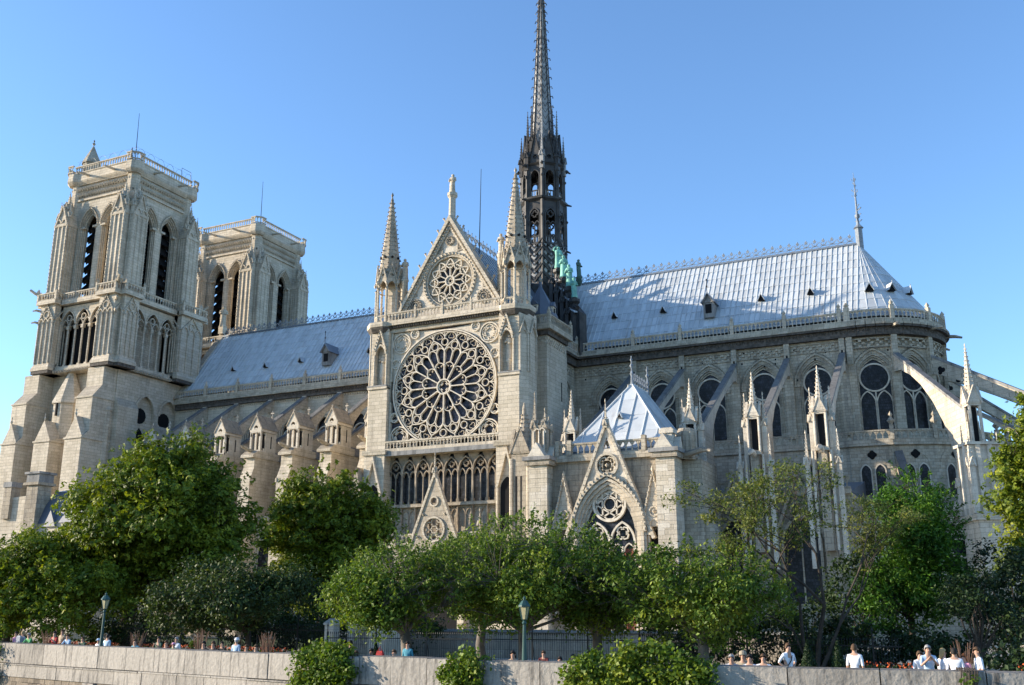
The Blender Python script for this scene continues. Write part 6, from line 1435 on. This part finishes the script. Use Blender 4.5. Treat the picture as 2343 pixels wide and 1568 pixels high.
# ------------------------------------------------------------------ quay wall with its parapet of long slabs
def along(s, off=0.0):
    """point and direction at arc length s from the third corner of the quay line"""
    P = [Vector(p) for p in QW[2:11]]
    for p, q in zip(P, P[1:]):
        L = (q-p).length
        if s <= L: break
        s -= L
    d = (q-p)/L; n = Vector((-d.y, d.x)); r = p+d*s+n*off; return r, d
stone('parapet', (.33, .30, .26), (.39, .36, .315), course=9, bl=30, mort=0.0, grime=.95, grimecol=(.075, .07, .064), bump=.9, streak=3.0, rnd=.08)
stone('rubble', (.20, .165, .125), (.26, .22, .17), course=9, bl=30, mort=0, grime=.4, bump=1.0, rnd=.3)
quay = thing('quay_wall', 'long pale stone quay parapet with vertical joints above the river', 'wall', (28, -59, 0))
off = (-28, 59, 0)
core = B('rubble')
pts = [along(s, .12) for s in np.arange(0, 118, 1.5)]; pb = [along(s, .42) for s in np.arange(0, 118, 1.5)]
v = []
for (p, d), (q, e) in zip(pts, pb): v += [(p.x, p.y, -5.6), (p.x, p.y, .9), (q.x, q.y, .9), (q.x, q.y, -5.6)]
core.add(v, [(4*i+k, 4*i+4+k, 4*i+4+(k+1) % 4, 4*i+(k+1) % 4) for i in range(len(pts)-1) for k in range(3)])
obj('core', core, quay, off)
rn = random.Random(12)
def course(s0, s1, z0, z1, o0, o1, lmin, lmax, mat, name, top=0.0):
    s = s0
    while s < s1:
        l = rn.uniform(lmin, lmax); b = B(mat); g = .02 if lmin > 1 else .012; n = max(1, int(l/1.5)); j = rn.uniform(-.016, .016)
        ss = [s+g+(l-2*g)*i/n for i in range(n+1)]; v = []
        for q in ss:
            p, d = along(q, o0+j); r, _ = along(q, o1); v += [(p.x, p.y, z0), (r.x, r.y, z0), (r.x, r.y, z1+j), (p.x, p.y, z1+j-top)]
        f = [(4*i+k, 4*i+(k+1) % 4, 4*i+4+(k+1) % 4, 4*i+4+k) for i in range(n) for k in range(4)]+[(3, 2, 1, 0), (4*n, 4*n+1, 4*n+2, 4*n+3)]
        b.add(v, f); obj(name, b, quay, off); s += l
course(20, 104, .07, 1.1, 0, .5, 2.3, 3.3, 'parapet', 'parapet_slab', .03)
course(20, 104, -.02, .065, -.10, .45, 2.3, 3.3, 'parapet', 'ledge_slab', .03)
course(20, 104, -.62, -.025, -.06, .4, 2.0, 3.0, 'parapet', 'lower_slab')
for k in range(8):
    z1 = -.64-k*.235
    course(26.2+(.3 if k % 2 else 0), 52, z1-.225, z1, .02, .3, .42, .75, 'rubble', 'rubble_stone')
for s in (38.5, 57):
    p, d = along(s, 0); F = Fr((p.x, p.y, 0), (d.x, d.y, 0)); b = B('parapet'); b.fbox(F, -.5, .5, -5.5, -.64, -.1, .16); obj('pilaster', b, quay, off)
# ivy hanging over the wall
def ivy(label, s0, s1, z0, z1, n, per, seed, thick=.42):
    rng = np.random.default_rng(seed); p, d = along((s0+s1)/2, 0); t = thing('ivy', label, 'ivy', (p.x, p.y, 1.1), 'ivy hanging over the parapet'); L = []
    for i in range(n):
        u = rng.random(); s = s0+(s1-s0)*u; zt = z1-(z1-1.0)*(2*abs(u-.5))**2.2; z = z0+(zt-z0)*rng.random()**.8
        q, d = along(s, (-.25-.15*rng.random()) if z < .95 else (.1+.25*rng.normal())); L.append((np.array((q.x, q.y, z)), thick*(.6+.6*rng.random()), None))
    C, N, S = clump_leaves(rng, L, per, .135, .8)
    link('foliage', leaf_mesh('leaves', C, N, S, 'leaf_ivy', rng, .85, .2), t, (-p.x, -p.y, -1.1))
    b = B('bark')
    for i in range(7):
        s = s0+(s1-s0)*(i+.5)/7; a, _ = along(s, .3); c, _ = along(s+.1, -.08); e, _ = along(s-.1, -.1); b.tube([(a.x, a.y, 1.0), (a.x, a.y, 1.16), (c.x, c.y, 1.1), (e.x, e.y, z0+.2)], .025, 5)
    obj('stem', b, t, (-p.x, -p.y, -1.1))
def arc_of(x):
    best = min(np.arange(0, 130, .1), key=lambda s: abs(along(s)[0].x-x)); return best
ivy('round ivy clump on the parapet, leftmost of the three large ones', arc_of(27.1), arc_of(30.1), -1.6, 1.5, 130, 460, 1)
ivy('narrow ivy tongue on the parapet, middle of the three large ones', arc_of(34.5), arc_of(36.2), -1.6, 1.45, 90, 460, 2, .36)
ivy('widest ivy bank on the parapet, rightmost of the three large ones', arc_of(39.6), arc_of(44.6), -1.4, 1.75, 240, 460, 3)
ivy('thin trailing ivy strand near the right end of the parapet', arc_of(51.6), arc_of(52.1), -.6, 1.15, 12, 300, 4, .2)
ivy('ivy clump at the far left end of the parapet', arc_of(-1.2), arc_of(3.2), -2.5, 1.5, 90, 420, 5)

# ------------------------------------------------------------------ iron railings
def railing(label, p, q, h, step, gate=None):
    t = thing('iron_railing', label, 'railing', (p[0], p[1], 0), 'iron railings of the garden'); p3, q3 = Vector((p[0], p[1], 0)), Vector((q[0], q[1], 0)); L = (q3-p3).length; a = math.atan2(q3.y-p3.y, q3.x-p3.x); t.rotation_euler = (0, 0, a)
    b = B('iron'); b.box(0, L, -.02, .02, h-.25, h-.2); b.box(0, L, -.02, .02, .25, .3); obj('rail', b, t)
    b = B('iron'); b.tube([(0, 0, 0), (0, 0, h-.02)], .011, 5); b.lathe(0, 0, [(.011, h-.02), (.028, h+.03), (.001, h+.13)], 5); me = b.mesh('paling')
    n = int(L/step)
    for i in range(n): link('paling', me, t, (step*(i+.5), 0, 0))
    b = B('iron'); b.box(-.035, .035, -.035, .035, 0, h+.1); b.lathe(0, 0, [(.03, h+.1), (.02, h+.35), (.05, h+.4), (.01, h+.6)], 6); b.tube([(0, .03, h*.8), (0, .55, 0)], .02, 5); me = b.mesh('post')
    for i in range(int(L/2.9)+1): link('post', me, t, (min(L, 2.9*i), 0, 0))
    k = B('stone_grey'); k.box(-.1, L+.1, -.15, .15, -.1, .2); obj('kerb', k, t)
railing('tall black iron railings left of the stone gate pillar', (1.5, -44.6), (18.0, -44.5), 1.97, .115)
railing('black iron railings behind the row of small trees, right of the gate pillar', (19.6, -46.6), (36.0, -44.3), 1.62, .12)
railing('black iron railings behind the locust, at the right', (36.6, -44.4), (49.0, -47.6), 1.6, .12)
b = B('stone_pale'); b.box(-.3, .3, -.3, .3, 0, 2.05); b.box(-.38, .38, -.38, .38, 0, .25); b.box(-.36, .36, -.36, .36, 2.05, 2.15); b.frus(0, 0, .36, .36, 2.15, .12, .12, 2.4)
gp = tag(obj('gate_pillar', b, None, (18.6, -44.8, 0)), 'square pale stone gate pillar between the railings', 'pillar')
b = B('stone_worn'); b.box(15.5, 43.0, -34.6, -34.0, 0, 1.55); b.use('coping').box(15.3, 43.2, -34.75, -33.85, 1.55, 1.7); tag(obj('garden_wall', b), 'low weathered grey stone wall behind the railings and quay trees', 'wall')
b = B('stone_pale'); b.box(-1.3, 1.3, -.8, .8, 0, 2.15); b.box(-1.42, 1.42, -.92, .92, 2.15, 2.3); b.use('coping').prism(FS(-.9), [(-1.4, 2.3), (1.4, 2.3), (1.0, 2.75), (-1.0, 2.75)], -1.8, 0); b.use('stone_worn').box(-.9, .1, -.815, -.7, .3, 1.9)
tag(obj('gate_lodge', b, None, (20.4, -43.2, 0)), 'small stone kiosk just right of the gate pillar', 'kiosk')

# ------------------------------------------------------------------ street lamps
plain('lamp_green', (.035, .085, .075), .45, .25, 3); plain('lamp_glass', (.42, .37, .20), .2, .15, 6, spec=.6)
def lamp(label, x, y, h):
    t = thing('street_lamp', label, 'street lamp', (x, y, 0), 'green lamp posts on the quay')
    b = B('lamp_green'); s = h/3.6
    b.lathe(0, 0, [(.24, 0), (.24, .12), (.2, .2), (.2, .75), (.13, .9), (.15, 1.0), (.095, 1.1), (.075, 1.6), (.055, h-.85), (.09, h-.8), (.05, h-.72), (.11, h-.66)], 10)
    for k in range(4): a = k*pi/2; b.tube([(.2*cos(a), .2*sin(a), .15), (.25*cos(a), .25*sin(a), .5), (.17*cos(a), .17*sin(a), .85)], .03, 5)
    obj('post', b, t, smooth=False)
    b = B('lamp_glass'); b.lathe(0, 0, [(.10, h-.66), (.19, h-.22)], 4, pi/4); obj('lantern_glass', b, t)
    b = B('lamp_green')
    for k in range(4): a = pi/4+k*pi/2; b.tube([(.10*cos(a), .10*sin(a), h-.66), (.195*cos(a), .195*sin(a), h-.22)], .016, 5)
    b.lathe(0, 0, [(.22, h-.23), (.22, h-.18), (.1, h-.02), (.05, h), (.06, h+.06), (.01, h+.14)], 8)
    obj('lantern_cap', b, t)
lamp('green lamp post with amber lantern standing on the parapet at the left', 12.1, -55.2, 3.55)
lamp('green lamp post in front of the widest round-headed tree', 37.5, -59.7, 3.15)
b = B('lamp_green'); b.lathe(0, 0, [(.12, 0), (.1, .3), (.075, .5), (.07, 6.0)], 10); tag(obj('pole', b, None, (-4.9, -50.5, 0)), 'plain grey-blue pole cut by the left edge of the picture', 'pole')

# ------------------------------------------------------------------ topiary, wicker hearts, dried grasses, flowers
plain('wicker', (.36, .30, .22), .8, .3, 6); plain('dry_grass', (.22, .13, .09), .9, .4, 4); plain('terracotta', (.10, .085, .07), .9, .3)
def topiary(label, x, y, h, r):
    rng = np.random.default_rng(int(x*10)); t = thing('topiary', label, 'topiary', (x, y, 0), 'clipped cone shrubs'); n = 3600
    z = h*rng.random(n)**1.6; a = 2*pi*rng.random(n); rr = r*(1-z/h)*(.86+.2*rng.random(n))+.02
    C = np.stack([rr*np.cos(a), rr*np.sin(a), z+.35], 1); N = np.stack([np.cos(a), np.sin(a), .5+0*a], 1)+.6*rng.normal(size=(n, 3))
    link('foliage', leaf_mesh('leaves', C, N, .05+.05*rng.random(n), 'leaf_yew', rng, .6), t); b = B('leaf_yew'); b.lathe(0, 0, [(r*.8, .4), (.02, h*.9+.3)], 10); b.use('terracotta').lathe(0, 0, [(r*.55, 0), (r*.75, .4), (r*.7, .42)], 12); obj('pot', b, t)
topiary('small clipped cone shrub behind the parapet left of the first quay tree', 29.9, -57.6, 1.15, .34)
topiary('dark clipped cone shrub right of the person in white with a shoulder bag', 47.0, -57.9, 1.5, .42); topiary('dark clipped cone shrub left of the person with a white back at the right', 47.9, -57.6, 1.45, .42)
def wicker(label, x, y, z, s):
    t = thing('wicker_ornament', label, 'ornament', (x, y, 0), 'wicker hearts on planted columns'); b = B('wicker')
    for k in range(9):
        a = k*pi/9
        for e in (-1, 1): b.tube([(e*s*(.05+.42*sin(q))*cos(a*.35), s*(.05+.42*sin(q))*sin(a*.6)*.6, z+s*(.15+.5*(1-cos(q))*.5+.18*sin(2*q))) for q in [pi*i/8 for i in range(9)]], .012*s*2, 4)
    obj('hoops', b, t)
    rng = np.random.default_rng(int(x*7)); n = 2200; hz = z*rng.random(n); a = 2*pi*rng.random(n); rr = (.30-.18*hz/z)*(.8+.3*rng.random(n)); C = np.stack([rr*np.cos(a), rr*np.sin(a), hz+.05], 1)
    link('foliage', leaf_mesh('leaves', C, C*np.array([1, 1, 0])+.3*rng.normal(size=(n, 3)), .05+.06*rng.random(n), 'leaf_ivy', rng), t); b = B('terracotta'); b.lathe(0, 0, [(.22, 0), (.25, .3), (.1, z)], 8); obj('stem', b, t)
wicker('wicker heart on a planted column left of the left lamp post', 10.0, -53.0, 1.25, .62); wicker('wicker heart on a planted column behind the crowd, fourth from the left edge', 16.6, -53.6, 1.3, .6); wicker('wicker heart on a clipped green column beside the leftmost large ivy', 26.6, -57.2, 1.3, .42); wicker('wicker heart on a flowered column at the right edge', 53.6, -57.4, 1.5, .55)
def grasses(label, x, y, z, n, seed):
    r = random.Random(seed); t = thing('dried_grass', label, 'grass tuft', (x, y, 0), 'dried grass tufts'); b = B('dry_grass')
    for i in range(n):
        a = r.random()*2*pi; sp = r.uniform(.1, .45); h = z*r.uniform(.75, 1.05); b.tube([(.06*cos(a), .06*sin(a), 0), (.5*sp*cos(a), .5*sp*sin(a), h*.6), (sp*cos(a), sp*sin(a), h)], [.012, .01, .006], 4)
    obj('stalks', b, t)
for i, (x, y, z) in enumerate(((5.8, -53.0, 1.75), (12.9, -53.6, 1.75), (17.6, -54.2, 1.9), (22.8, -55.6, 1.8), (51.7, -57.6, 1.85))):
    grasses(('dried grass tuft beside the red-shirted person at the left', 'dried grass tuft right of the left lamp post', 'widest dried grass tuft right of the second wicker heart', 'dried grass tuft above the person in teal near the middle', 'dried grass tuft behind the group in white at the right')[i], x, y, z, 46, i)
plain('flower_orange', (.62, .12, .03), .7, .35, 9); plain('flower_red', (.5, .04, .03), .7, .3, 9)
def flowers(label, x, y, l, seed, dx=1, dy=-.22):
    rng = np.random.default_rng(seed); t = thing('flower_bed', label, 'flower bed', (x, y, 0)); n = int(500*l); C = np.stack([l*(rng.random(n)-.5), l*(rng.random(n)-.5)*0, .55+.5*rng.random(n)**1.3], 1); C[:, 1] = C[:, 0]*dy+.35*(rng.random(n)-.5)
    k = n//3; N = rng.normal(size=(n, 3))+np.array([0, -.3, .6]); f = link('blossom', leaf_mesh('blossom', C[:k]+np.array([0, 0, .12]), N[:k], .05+.05*rng.random(k), 'flower_orange', rng, .9), t, kind='stuff'); link('foliage', leaf_mesh('leaves', C[k:], N[k:], .08+.07*rng.random(n-k), 'leaf_olive', rng), t)
    b = B('terracotta'); b.hexa([(-l/2, l/2*-dy-.25, 0), (l/2, l/2*dy-.25, 0), (l/2, l/2*dy+.25, 0), (-l/2, l/2*-dy+.25, 0), (-l/2, l/2*-dy-.25, .5), (l/2, l/2*dy-.25, .5), (l/2, l/2*dy+.25, .5), (-l/2, l/2*-dy+.25, .5)]); obj('trough', b, t)
flowers('orange flower bed behind the crowd at the far left', 7.5, -52.2, 7, 1); flowers('orange flower bed right of the left lamp post', 14.6, -53.6, 5, 2); flowers('orange flower bed in front of the railings, mid left', 20.6, -54.6, 6, 3); flowers('orange flower bed behind the group at the right', 49.4, -57.2, 2.6, 4, dy=.05); flowers('orange flower bed at the right edge', 54.0, -56.8, 1.6, 5, dy=.1)
# ------------------------------------------------------------------ people along the parapet
def skin_body(pose):
    V, E, R, T = [], [], [], []
    def v(p, r, tag): V.append(p); R.append(r if isinstance(r, tuple) else (r, r)); T.append(tag); return len(V)-1
    def e(a, b): E.append((a, b))
    sit = pose in ('sit', 'read'); hz = .52 if sit else .93; ln = .16 if pose == 'lean' else (.05 if sit else 0)
    pel = v((0, 0, hz), (.155, .115), 'leg'); sp = v((0, -ln*.4, hz+.18), (.145, .105), 'torso'); ch = v((0, -ln, hz+.38), (.165, .115), 'torso'); nk = v((0, -ln-.01, hz+.54), (.065, .065), 'head'); h1 = v((0, -ln-.03, hz+.63), (.072, .085), 'head'); h2 = v((0, -ln-.025, hz+.74), (.078, .094), 'head')
    for a, b in ((pel, sp), (sp, ch), (ch, nk), (nk, h1), (h1, h2)): e(a, b)
    for s in (-1, 1):
        sh = v((s*.19, -ln, hz+.46), .07, 'torso'); e(ch, sh)
        if pose == 'lean': el = (s*.26, -ln-.16, hz+.24); wr = (s*.10, -ln-.36, hz+.22)
        elif pose == 'hold': el = (s*.25, -.12, hz+.22); wr = (s*.07, -.28, hz+.42)
        elif pose == 'read': el = (s*.25, -.14, hz+.2); wr = (s*.1, -.32, hz+.24)
        elif pose == 'hip': el = (s*.34, .08, hz+.22); wr = (s*.17, -.04, hz+.08)
        elif pose == 'sit': el = (s*.25, -.05, hz+.2); wr = (s*.12, -.28, hz+.08)
        else: el = (s*.24, .02, hz+.18); wr = (s*.25, -.06, hz-.06)
        k = v(el, .045, 'arm'); w = v(wr, .032, 'hand'); e(sh, k); e(k, w)
        d = (Vector(wr)-Vector(el)).normalized(); pm = Vector(wr)+d*.07; p = v(tuple(pm), (.036, .02), 'hand'); e(w, p)
        sd = Vector((s*-1, 0, 0)) if abs(d.x) < .8 else Vector((0, 0, 1))
        sd = (sd-d*sd.dot(d)).normalized()
        th = v(tuple(Vector(wr)+d*.03+sd*.05), .011, 'hand'); e(w, th)
        for i in range(4):
            f1 = v(tuple(pm+d*.045+sd*(.03-.02*i)), .010, 'hand'); f2 = v(tuple(pm+d*(.085-.008*abs(i-1))+sd*(.03-.02*i)+Vector((0, 0, -.012))), .008, 'hand'); e(p, f1); e(f1, f2)
        hp = v((s*.095, 0, hz-.05), .095, 'leg'); e(pel, hp)
        if sit: kn = (s*.13, -.44, hz+.02); an = (s*.12, -.46, .1)
        else: kn = (s*.1, -.02, .5); an = (s*.1, .02, .09)
        k = v(kn, .062, 'leg'); a = v(an, .042, 'leg'); t = v((an[0], an[1]-.16, .04), (.04, .03), 'shoe'); e(hp, k); e(k, a); e(a, t)
    me = bpy.data.meshes.new('b'); me.from_pydata(V, E, []); o = bpy.data.objects.new('b', me); COL.objects.link(o)
    m = o.modifiers.new('s', 'SKIN'); m.use_smooth_shade = True
    for i, sv in enumerate(me.skin_vertices[0].data): sv.radius = R[i]; sv.use_root = (i == 0)
    o.modifiers.new('u', 'SUBSURF').levels = 1
    dg = bpy.context.evaluated_depsgraph_get(); ev = o.evaluated_get(dg); r = bpy.data.meshes.new_from_object(ev)
    segs = [(Vector(V[a]), Vector(V[b]), T[b] if T[b] != 'hand' or T[a] == 'hand' else 'fore') for a, b in E]
    idx = []; order = {'head': 0, 'hand': 0, 'fore': 0, 'torso': 1, 'arm': 1, 'leg': 2, 'shoe': 3}
    for p in r.polygons:
        c = p.center; best = min(segs, key=lambda s_: ((s_[0]+(s_[1]-s_[0])*max(0, min(1, (c-s_[0]).dot(s_[1]-s_[0])/max(1e-9, (s_[1]-s_[0]).length_squared)))-c).length))
        idx.append(order[best[2]])
    bpy.data.objects.remove(o); r.materials.clear()
    return r, idx, (0, -ln-.025, hz+.70)
BODY = {p: skin_body(p) for p in ('stand', 'lean', 'hold', 'sit', 'read', 'hip')}
for nm, c in dict(skin_a=(.50, .30, .21), skin_b=(.36, .20, .13), skin_c=(.60, .40, .30), hair_dark=(.02, .015, .012), hair_brown=(.09, .05, .025), hair_blond=(.38, .26, .12), hair_grey=(.30, .29, .28), hair_red=(.30, .10, .03), c_white=(.78, .78, .80), c_grey=(.36, .37, .40), c_lblue=(.42, .56, .70), c_teal=(.06, .26, .34), c_black=(.02, .02, .024), c_red=(.42, .03, .03), c_green=(.14, .45, .16), c_pink=(.62, .30, .42), c_maroon=(.13, .025, .025), c_tan=(.42, .31, .2), c_dgreen=(.05, .10, .06), c_jeans=(.05, .07, .13), c_khaki=(.33, .28, .2), eye=(.01, .01, .01)).items(): plain(nm, c, .75, .12, 12)
def person(label, x, y, ztop, pose, shirt, hair='hair_dark', trous='c_jeans', skin='skin_a', face=None, long=False, hat=None, extra=None):
    me, idx, hd = BODY[pose]; m = me.copy(); m.name = 'person'
    for k in (skin, shirt, trous, 'c_black'): m.materials.append(MATS[k])
    m.polygons.foreach_set('material_index', idx)
    s = ztop/(hd[2]+.135); o = link('person', m, None, (x, y, 0)); o.scale = (s, s, s)
    o.rotation_euler = (0, 0, 0 if face is None else face); tag(o, label, 'person', 'people along the quay parapet')
    hx, hy, hz = hd; b = B(hair); n = 12; vv = []; rings = 6
    for i in range(rings+1):                                                # hair cap, lower at the back
        ph = pi*.60*i/rings
        for k in range(n):
            a = 2*pi*k/n; ext = 1.0 if sin(a) > -.35 else .62
            p = min(ph, ph*ext+.0); drop = (.16 if long else .03)*max(0, sin(a))*max(0, i/rings-.5)*2
            vv.append((hx+.100*sin(p)*cos(a), hy+.006+.118*sin(p)*sin(a), hz+.005+.132*cos(p)-drop))
    b.add(vv, [(i*n+k, (i+1)*n+k, (i+1)*n+(k+1) % n, i*n+(k+1) % n) for i in range(rings) for k in range(n)])
    obj('hair', b, o, smooth=True)
    b = B('eye')
    for e in (-1, 1): b.octa((hx+e*.032, hy-.098, hz-.005), .011, .008)
    b.use('skin_c' if skin == 'skin_c' else skin).octa((hx, hy-.108, hz-.03), .016, .028); b.use('c_maroon').octa((hx, hy-.094, hz-.072), .022, .007)
    for e in (-1, 1): b.use(skin).octa((hx+e*.092, hy+.01, hz-.015), .02, .034)
    obj('face', b, o)
    if hat:
        b = B(hat); b.lathe(hx, hy, [(.118, hz+.03), (.122, hz+.06), (.10, hz+.13), (.04, hz+.155)], 12); b.lathe(hx, hy-.09, [(.10, hz+.03), (.10, hz+.045)], 10); obj('cap', b, o)
    if extra == 'bag':
        b = B('c_black'); b.tube([(.16, -.02, hd[2]-.2), (.0, -.15, hd[2]-.4), (-.2, -.05, hd[2]-.72)], .018, 5); b.box(-.34, -.2, -.12, .12, hd[2]-.95, hd[2]-.68); obj('shoulder_bag', b, o)
    if extra == 'pack': b = B('c_grey'); b.box(-.15, .15, .10, .28, hd[2]-.62, hd[2]-.2); b.frus(0, .19, .15, .09, hd[2]-.2, .10, .05, hd[2]-.13); obj('backpack', b, o)
    return o
PP = [  # x, y, top, pose, shirt, hair, label, options
 (2.6, -52.5, 1.68, 'stand', 'c_pink', 'hair_dark', 'person in pale pink at the far left end of the crowd', {}),
 (3.35, -52.7, 1.72, 'stand', 'c_grey', 'hair_blond', 'person in grey with a grey backpack, second from the left', dict(extra='pack', face=pi)),
 (4.3, -52.9, 1.62, 'lean', 'c_green', 'hair_grey', 'person in a bright green shirt near the left end of the wall', {}),
 (5.2, -51.6, 1.8, 'stand', 'c_tan', 'hair_brown', 'person in tan standing behind the bright green shirt', {}),
 (6.7, -53.4, 1.74, 'hold', 'c_red', 'hair_dark', 'person in a red shirt at the left', {}),
 (8.25, -53.75, 1.62, 'lean', 'c_lblue', 'hair_brown', 'person in light blue left of the lamp post, leaning', {}),
 (9.75, -54.1, 1.5, 'lean', 'c_dgreen', 'hair_brown', 'dark clothed person just left of the left lamp post', dict(long=True)),
 (10.95, -54.3, 1.42, 'stand', 'c_white', 'hair_blond', 'child in white with a cap just right of the left lamp post', dict(hat='c_lblue')),
 (11.75, -54.5, 1.66, 'stand', 'c_lblue', 'hair_dark', 'person in pale blue grey standing right of the left lamp post', dict(face=pi)),
 (14.3, -55.05, 1.48, 'sit', 'c_teal', 'hair_brown', 'person in teal sitting alone right of the left lamp post', dict(long=True)),
 (16.1, -55.4, 1.6, 'hold', 'c_dgreen', 'hair_dark', 'person in dark green lifting a camera', {}),
 (16.85, -55.6, 1.45, 'sit', 'c_maroon', 'hair_brown', 'person in maroon sitting left of the green and white pair', dict(long=True)),
 (17.6, -55.8, 1.6, 'stand', 'c_white', 'hair_grey', 'person in white standing behind the small green shirt', {}),
 (17.95, -56.2, 1.36, 'lean', 'c_green', 'hair_dark', 'small person in a green shirt and violet cap at the wall', dict(hat='c_pink')),
 (19.7, -56.2, 1.46, 'sit', 'c_black', 'hair_dark', 'person all in black, leftmost of the dark seated trio', dict(long=True)),
 (20.35, -56.3, 1.47, 'sit', 'c_black', 'hair_brown', 'person in black, middle of the dark seated trio', dict(long=True)),
 (21.1, -56.5, 1.46, 'lean', 'c_black', 'hair_dark', 'person in black and white, rightmost of the dark seated trio', dict(trous='c_white')),
 (21.95, -56.7, 1.62, 'stand', 'c_lblue', 'hair_grey', 'person in pale blue shirt and white cap at mid left', dict(face=pi, hat='c_white')),
 (22.6, -56.7, 1.36, 'sit', 'c_maroon', 'hair_brown', 'person in maroon sitting beside the white cap', dict(long=True)),
 (23.3, -56.9, 1.37, 'sit', 'c_teal', 'hair_brown', 'person in teal blue under the dried grass tuft', dict(long=True)),
 (28.4, -57.2, 1.62, 'stand', 'c_black', 'hair_dark', 'dark haired person in black by the gate, above the leftmost large ivy', dict(face=-1.2)),
 (29.35, -58.1, 1.25, 'sit', 'c_tan', 'hair_brown', 'seated person in tan, right of the leftmost large ivy', {}),
 (30.0, -58.0, 1.34, 'read', 'c_white', 'hair_dark', 'seated person in white reading beside a red bag', dict(skin='skin_b')),
 (31.4, -57.6, 1.62, 'stand', 'c_teal', 'hair_dark', 'person in blue half hidden by the first quay tree trunk', {}),
 (31.25, -58.3, 1.33, 'sit', 'c_tan', 'hair_brown', 'seated person in tan in front of the first quay tree trunk', {}),
 (33.9, -58.6, 1.31, 'lean', 'c_black', 'hair_dark', 'seated person in black with sunglasses between two large ivies', dict(skin='skin_b')),
 (34.6, -58.7, 1.34, 'sit', 'c_grey', 'hair_dark', 'seated person in grey just above the narrow ivy tongue', {}),
 (36.75, -59.0, 1.40, 'sit', 'c_tan', 'hair_dark', 'seated woman in tan with dark hair left of the middle lamp post', dict(long=True)),
 (37.95, -58.9, 1.41, 'lean', 'c_maroon', 'hair_brown', 'person in dark red bent forward right of the middle lamp post', {}),
 (38.55, -58.9, 1.22, 'sit', 'c_black', 'hair_dark', 'low dark seated person right of the dark red one', {}),
 (39.1, -59.0, 1.32, 'sit', 'c_pink', 'hair_dark', 'seated person in pink left of the widest ivy', dict(skin='skin_b')),
 (44.65, -58.7, 1.40, 'sit', 'c_grey', 'hair_grey', 'seated grey haired person, leftmost of the four right of the widest ivy', {}),
 (44.95, -58.3, 1.48, 'sit', 'c_khaki', 'hair_grey', 'seated person in khaki and cap, second of the four right of the widest ivy', dict(hat='c_khaki')),
 (45.3, -58.9, 1.42, 'read', 'c_white', 'hair_dark', 'seated person in white reading, third of the four right of the widest ivy', {}),
 (45.75, -58.9, 1.44, 'read', 'c_white', 'hair_brown', 'seated person in white, rightmost of the four right of the widest ivy', {}),
 (46.5, -58.7, 1.78, 'hip', 'c_white', 'hair_brown', 'standing person in white with a hand on the hip and a shoulder bag', dict(trous='c_white', face=.9, extra='bag')),
 (48.6, -58.9, 1.78, 'stand', 'c_white', 'hair_brown', 'standing person alone with a white shirt seen from behind', dict(face=pi*.95, trous='c_white')),
 (50.75, -58.8, 1.78, 'hold', 'c_lblue', 'hair_grey', 'grey haired person in pale blue looking at a camera in both hands', dict(face=.3, trous='c_grey')),
 (50.45, -58.2, 1.58, 'stand', 'c_white', 'hair_brown', 'person half hidden behind the grey haired one', dict(face=.6)),
 (51.15, -58.6, 1.68, 'stand', 'c_white', 'hair_blond', 'blond person in white, leftmost of the close group at the right', dict(face=2.2, long=True)),
 (51.5, -59.0, 1.70, 'stand', 'c_white', 'hair_dark', 'dark haired person in white with back turned, middle of the close group', dict(face=pi, trous='c_jeans')),
 (51.75, -58.4, 1.52, 'stand', 'c_pink', 'hair_red', 'red haired person in pale pink beside the dark haired white back', dict(face=-.8, long=True)),
 (52.15, -58.8, 1.74, 'stand', 'c_white', 'hair_brown', 'rightmost standing person, white shirt, looking to the left', dict(face=-1.2))]
for x, y, zt, pose, sh, hr, lab, kw in PP: person(lab, x, y, zt, pose, sh, hr, **kw)
plain('bench_green', (.03, .07, .05), .6, .25, 4)
def bench(label, x, y, l, rz):
    t = thing('park_bench', label, 'bench', (x, y, 0), 'green benches on the quay', rz)
    for i in range(3): b = B('bench_green'); b.box(-l/2, l/2, -.22+i*.15, -.09+i*.15, .43, .465); obj('seat_slat', b, t)
    for i in range(2): b = B('bench_green'); b.box(-l/2, l/2, .26, .30, .58+i*.16, .70+i*.16); obj('back_slat', b, t)
    for e in (-1, 1): b = B('iron'); b.tube([(e*(l/2-.2), -.2, 0), (e*(l/2-.2), -.2, .43), (e*(l/2-.2), .24, .43), (e*(l/2-.2), .31, .9)], .025, 6); b.tube([(e*(l/2-.2), .22, 0), (e*(l/2-.2), .22, .43)], .025, 6); obj('leg', b, t)
for i, (x, y, l, rz, lab) in enumerate(((30.3, -57.9, 2.6, -.15, 'green bench behind the readers, left of the first quay tree'), (33.9, -58.35, 2.4, -.12, 'green bench between the two left quay tree trunks'), (38.2, -58.75, 3.0, -.05, 'green bench right of the middle lamp post'), (45.1, -58.55, 2.2, 0, 'green bench under the four seated people right of the widest ivy'), (20.6, -56.1, 3.2, -.2, 'green bench under the dark seated trio'))): bench(lab, x, y, l, rz)
b = B('c_red'); b.frus(0, 0, .2, .1, .0, .12, .05, .42); b.tube([(-.1, 0, .4), (0, 0, .58), (.1, 0, .4)], .015, 5); tag(obj('bag', b, None, (30.65, -58.45, .84)), 'red bag beside the seated reader in white', 'bag')
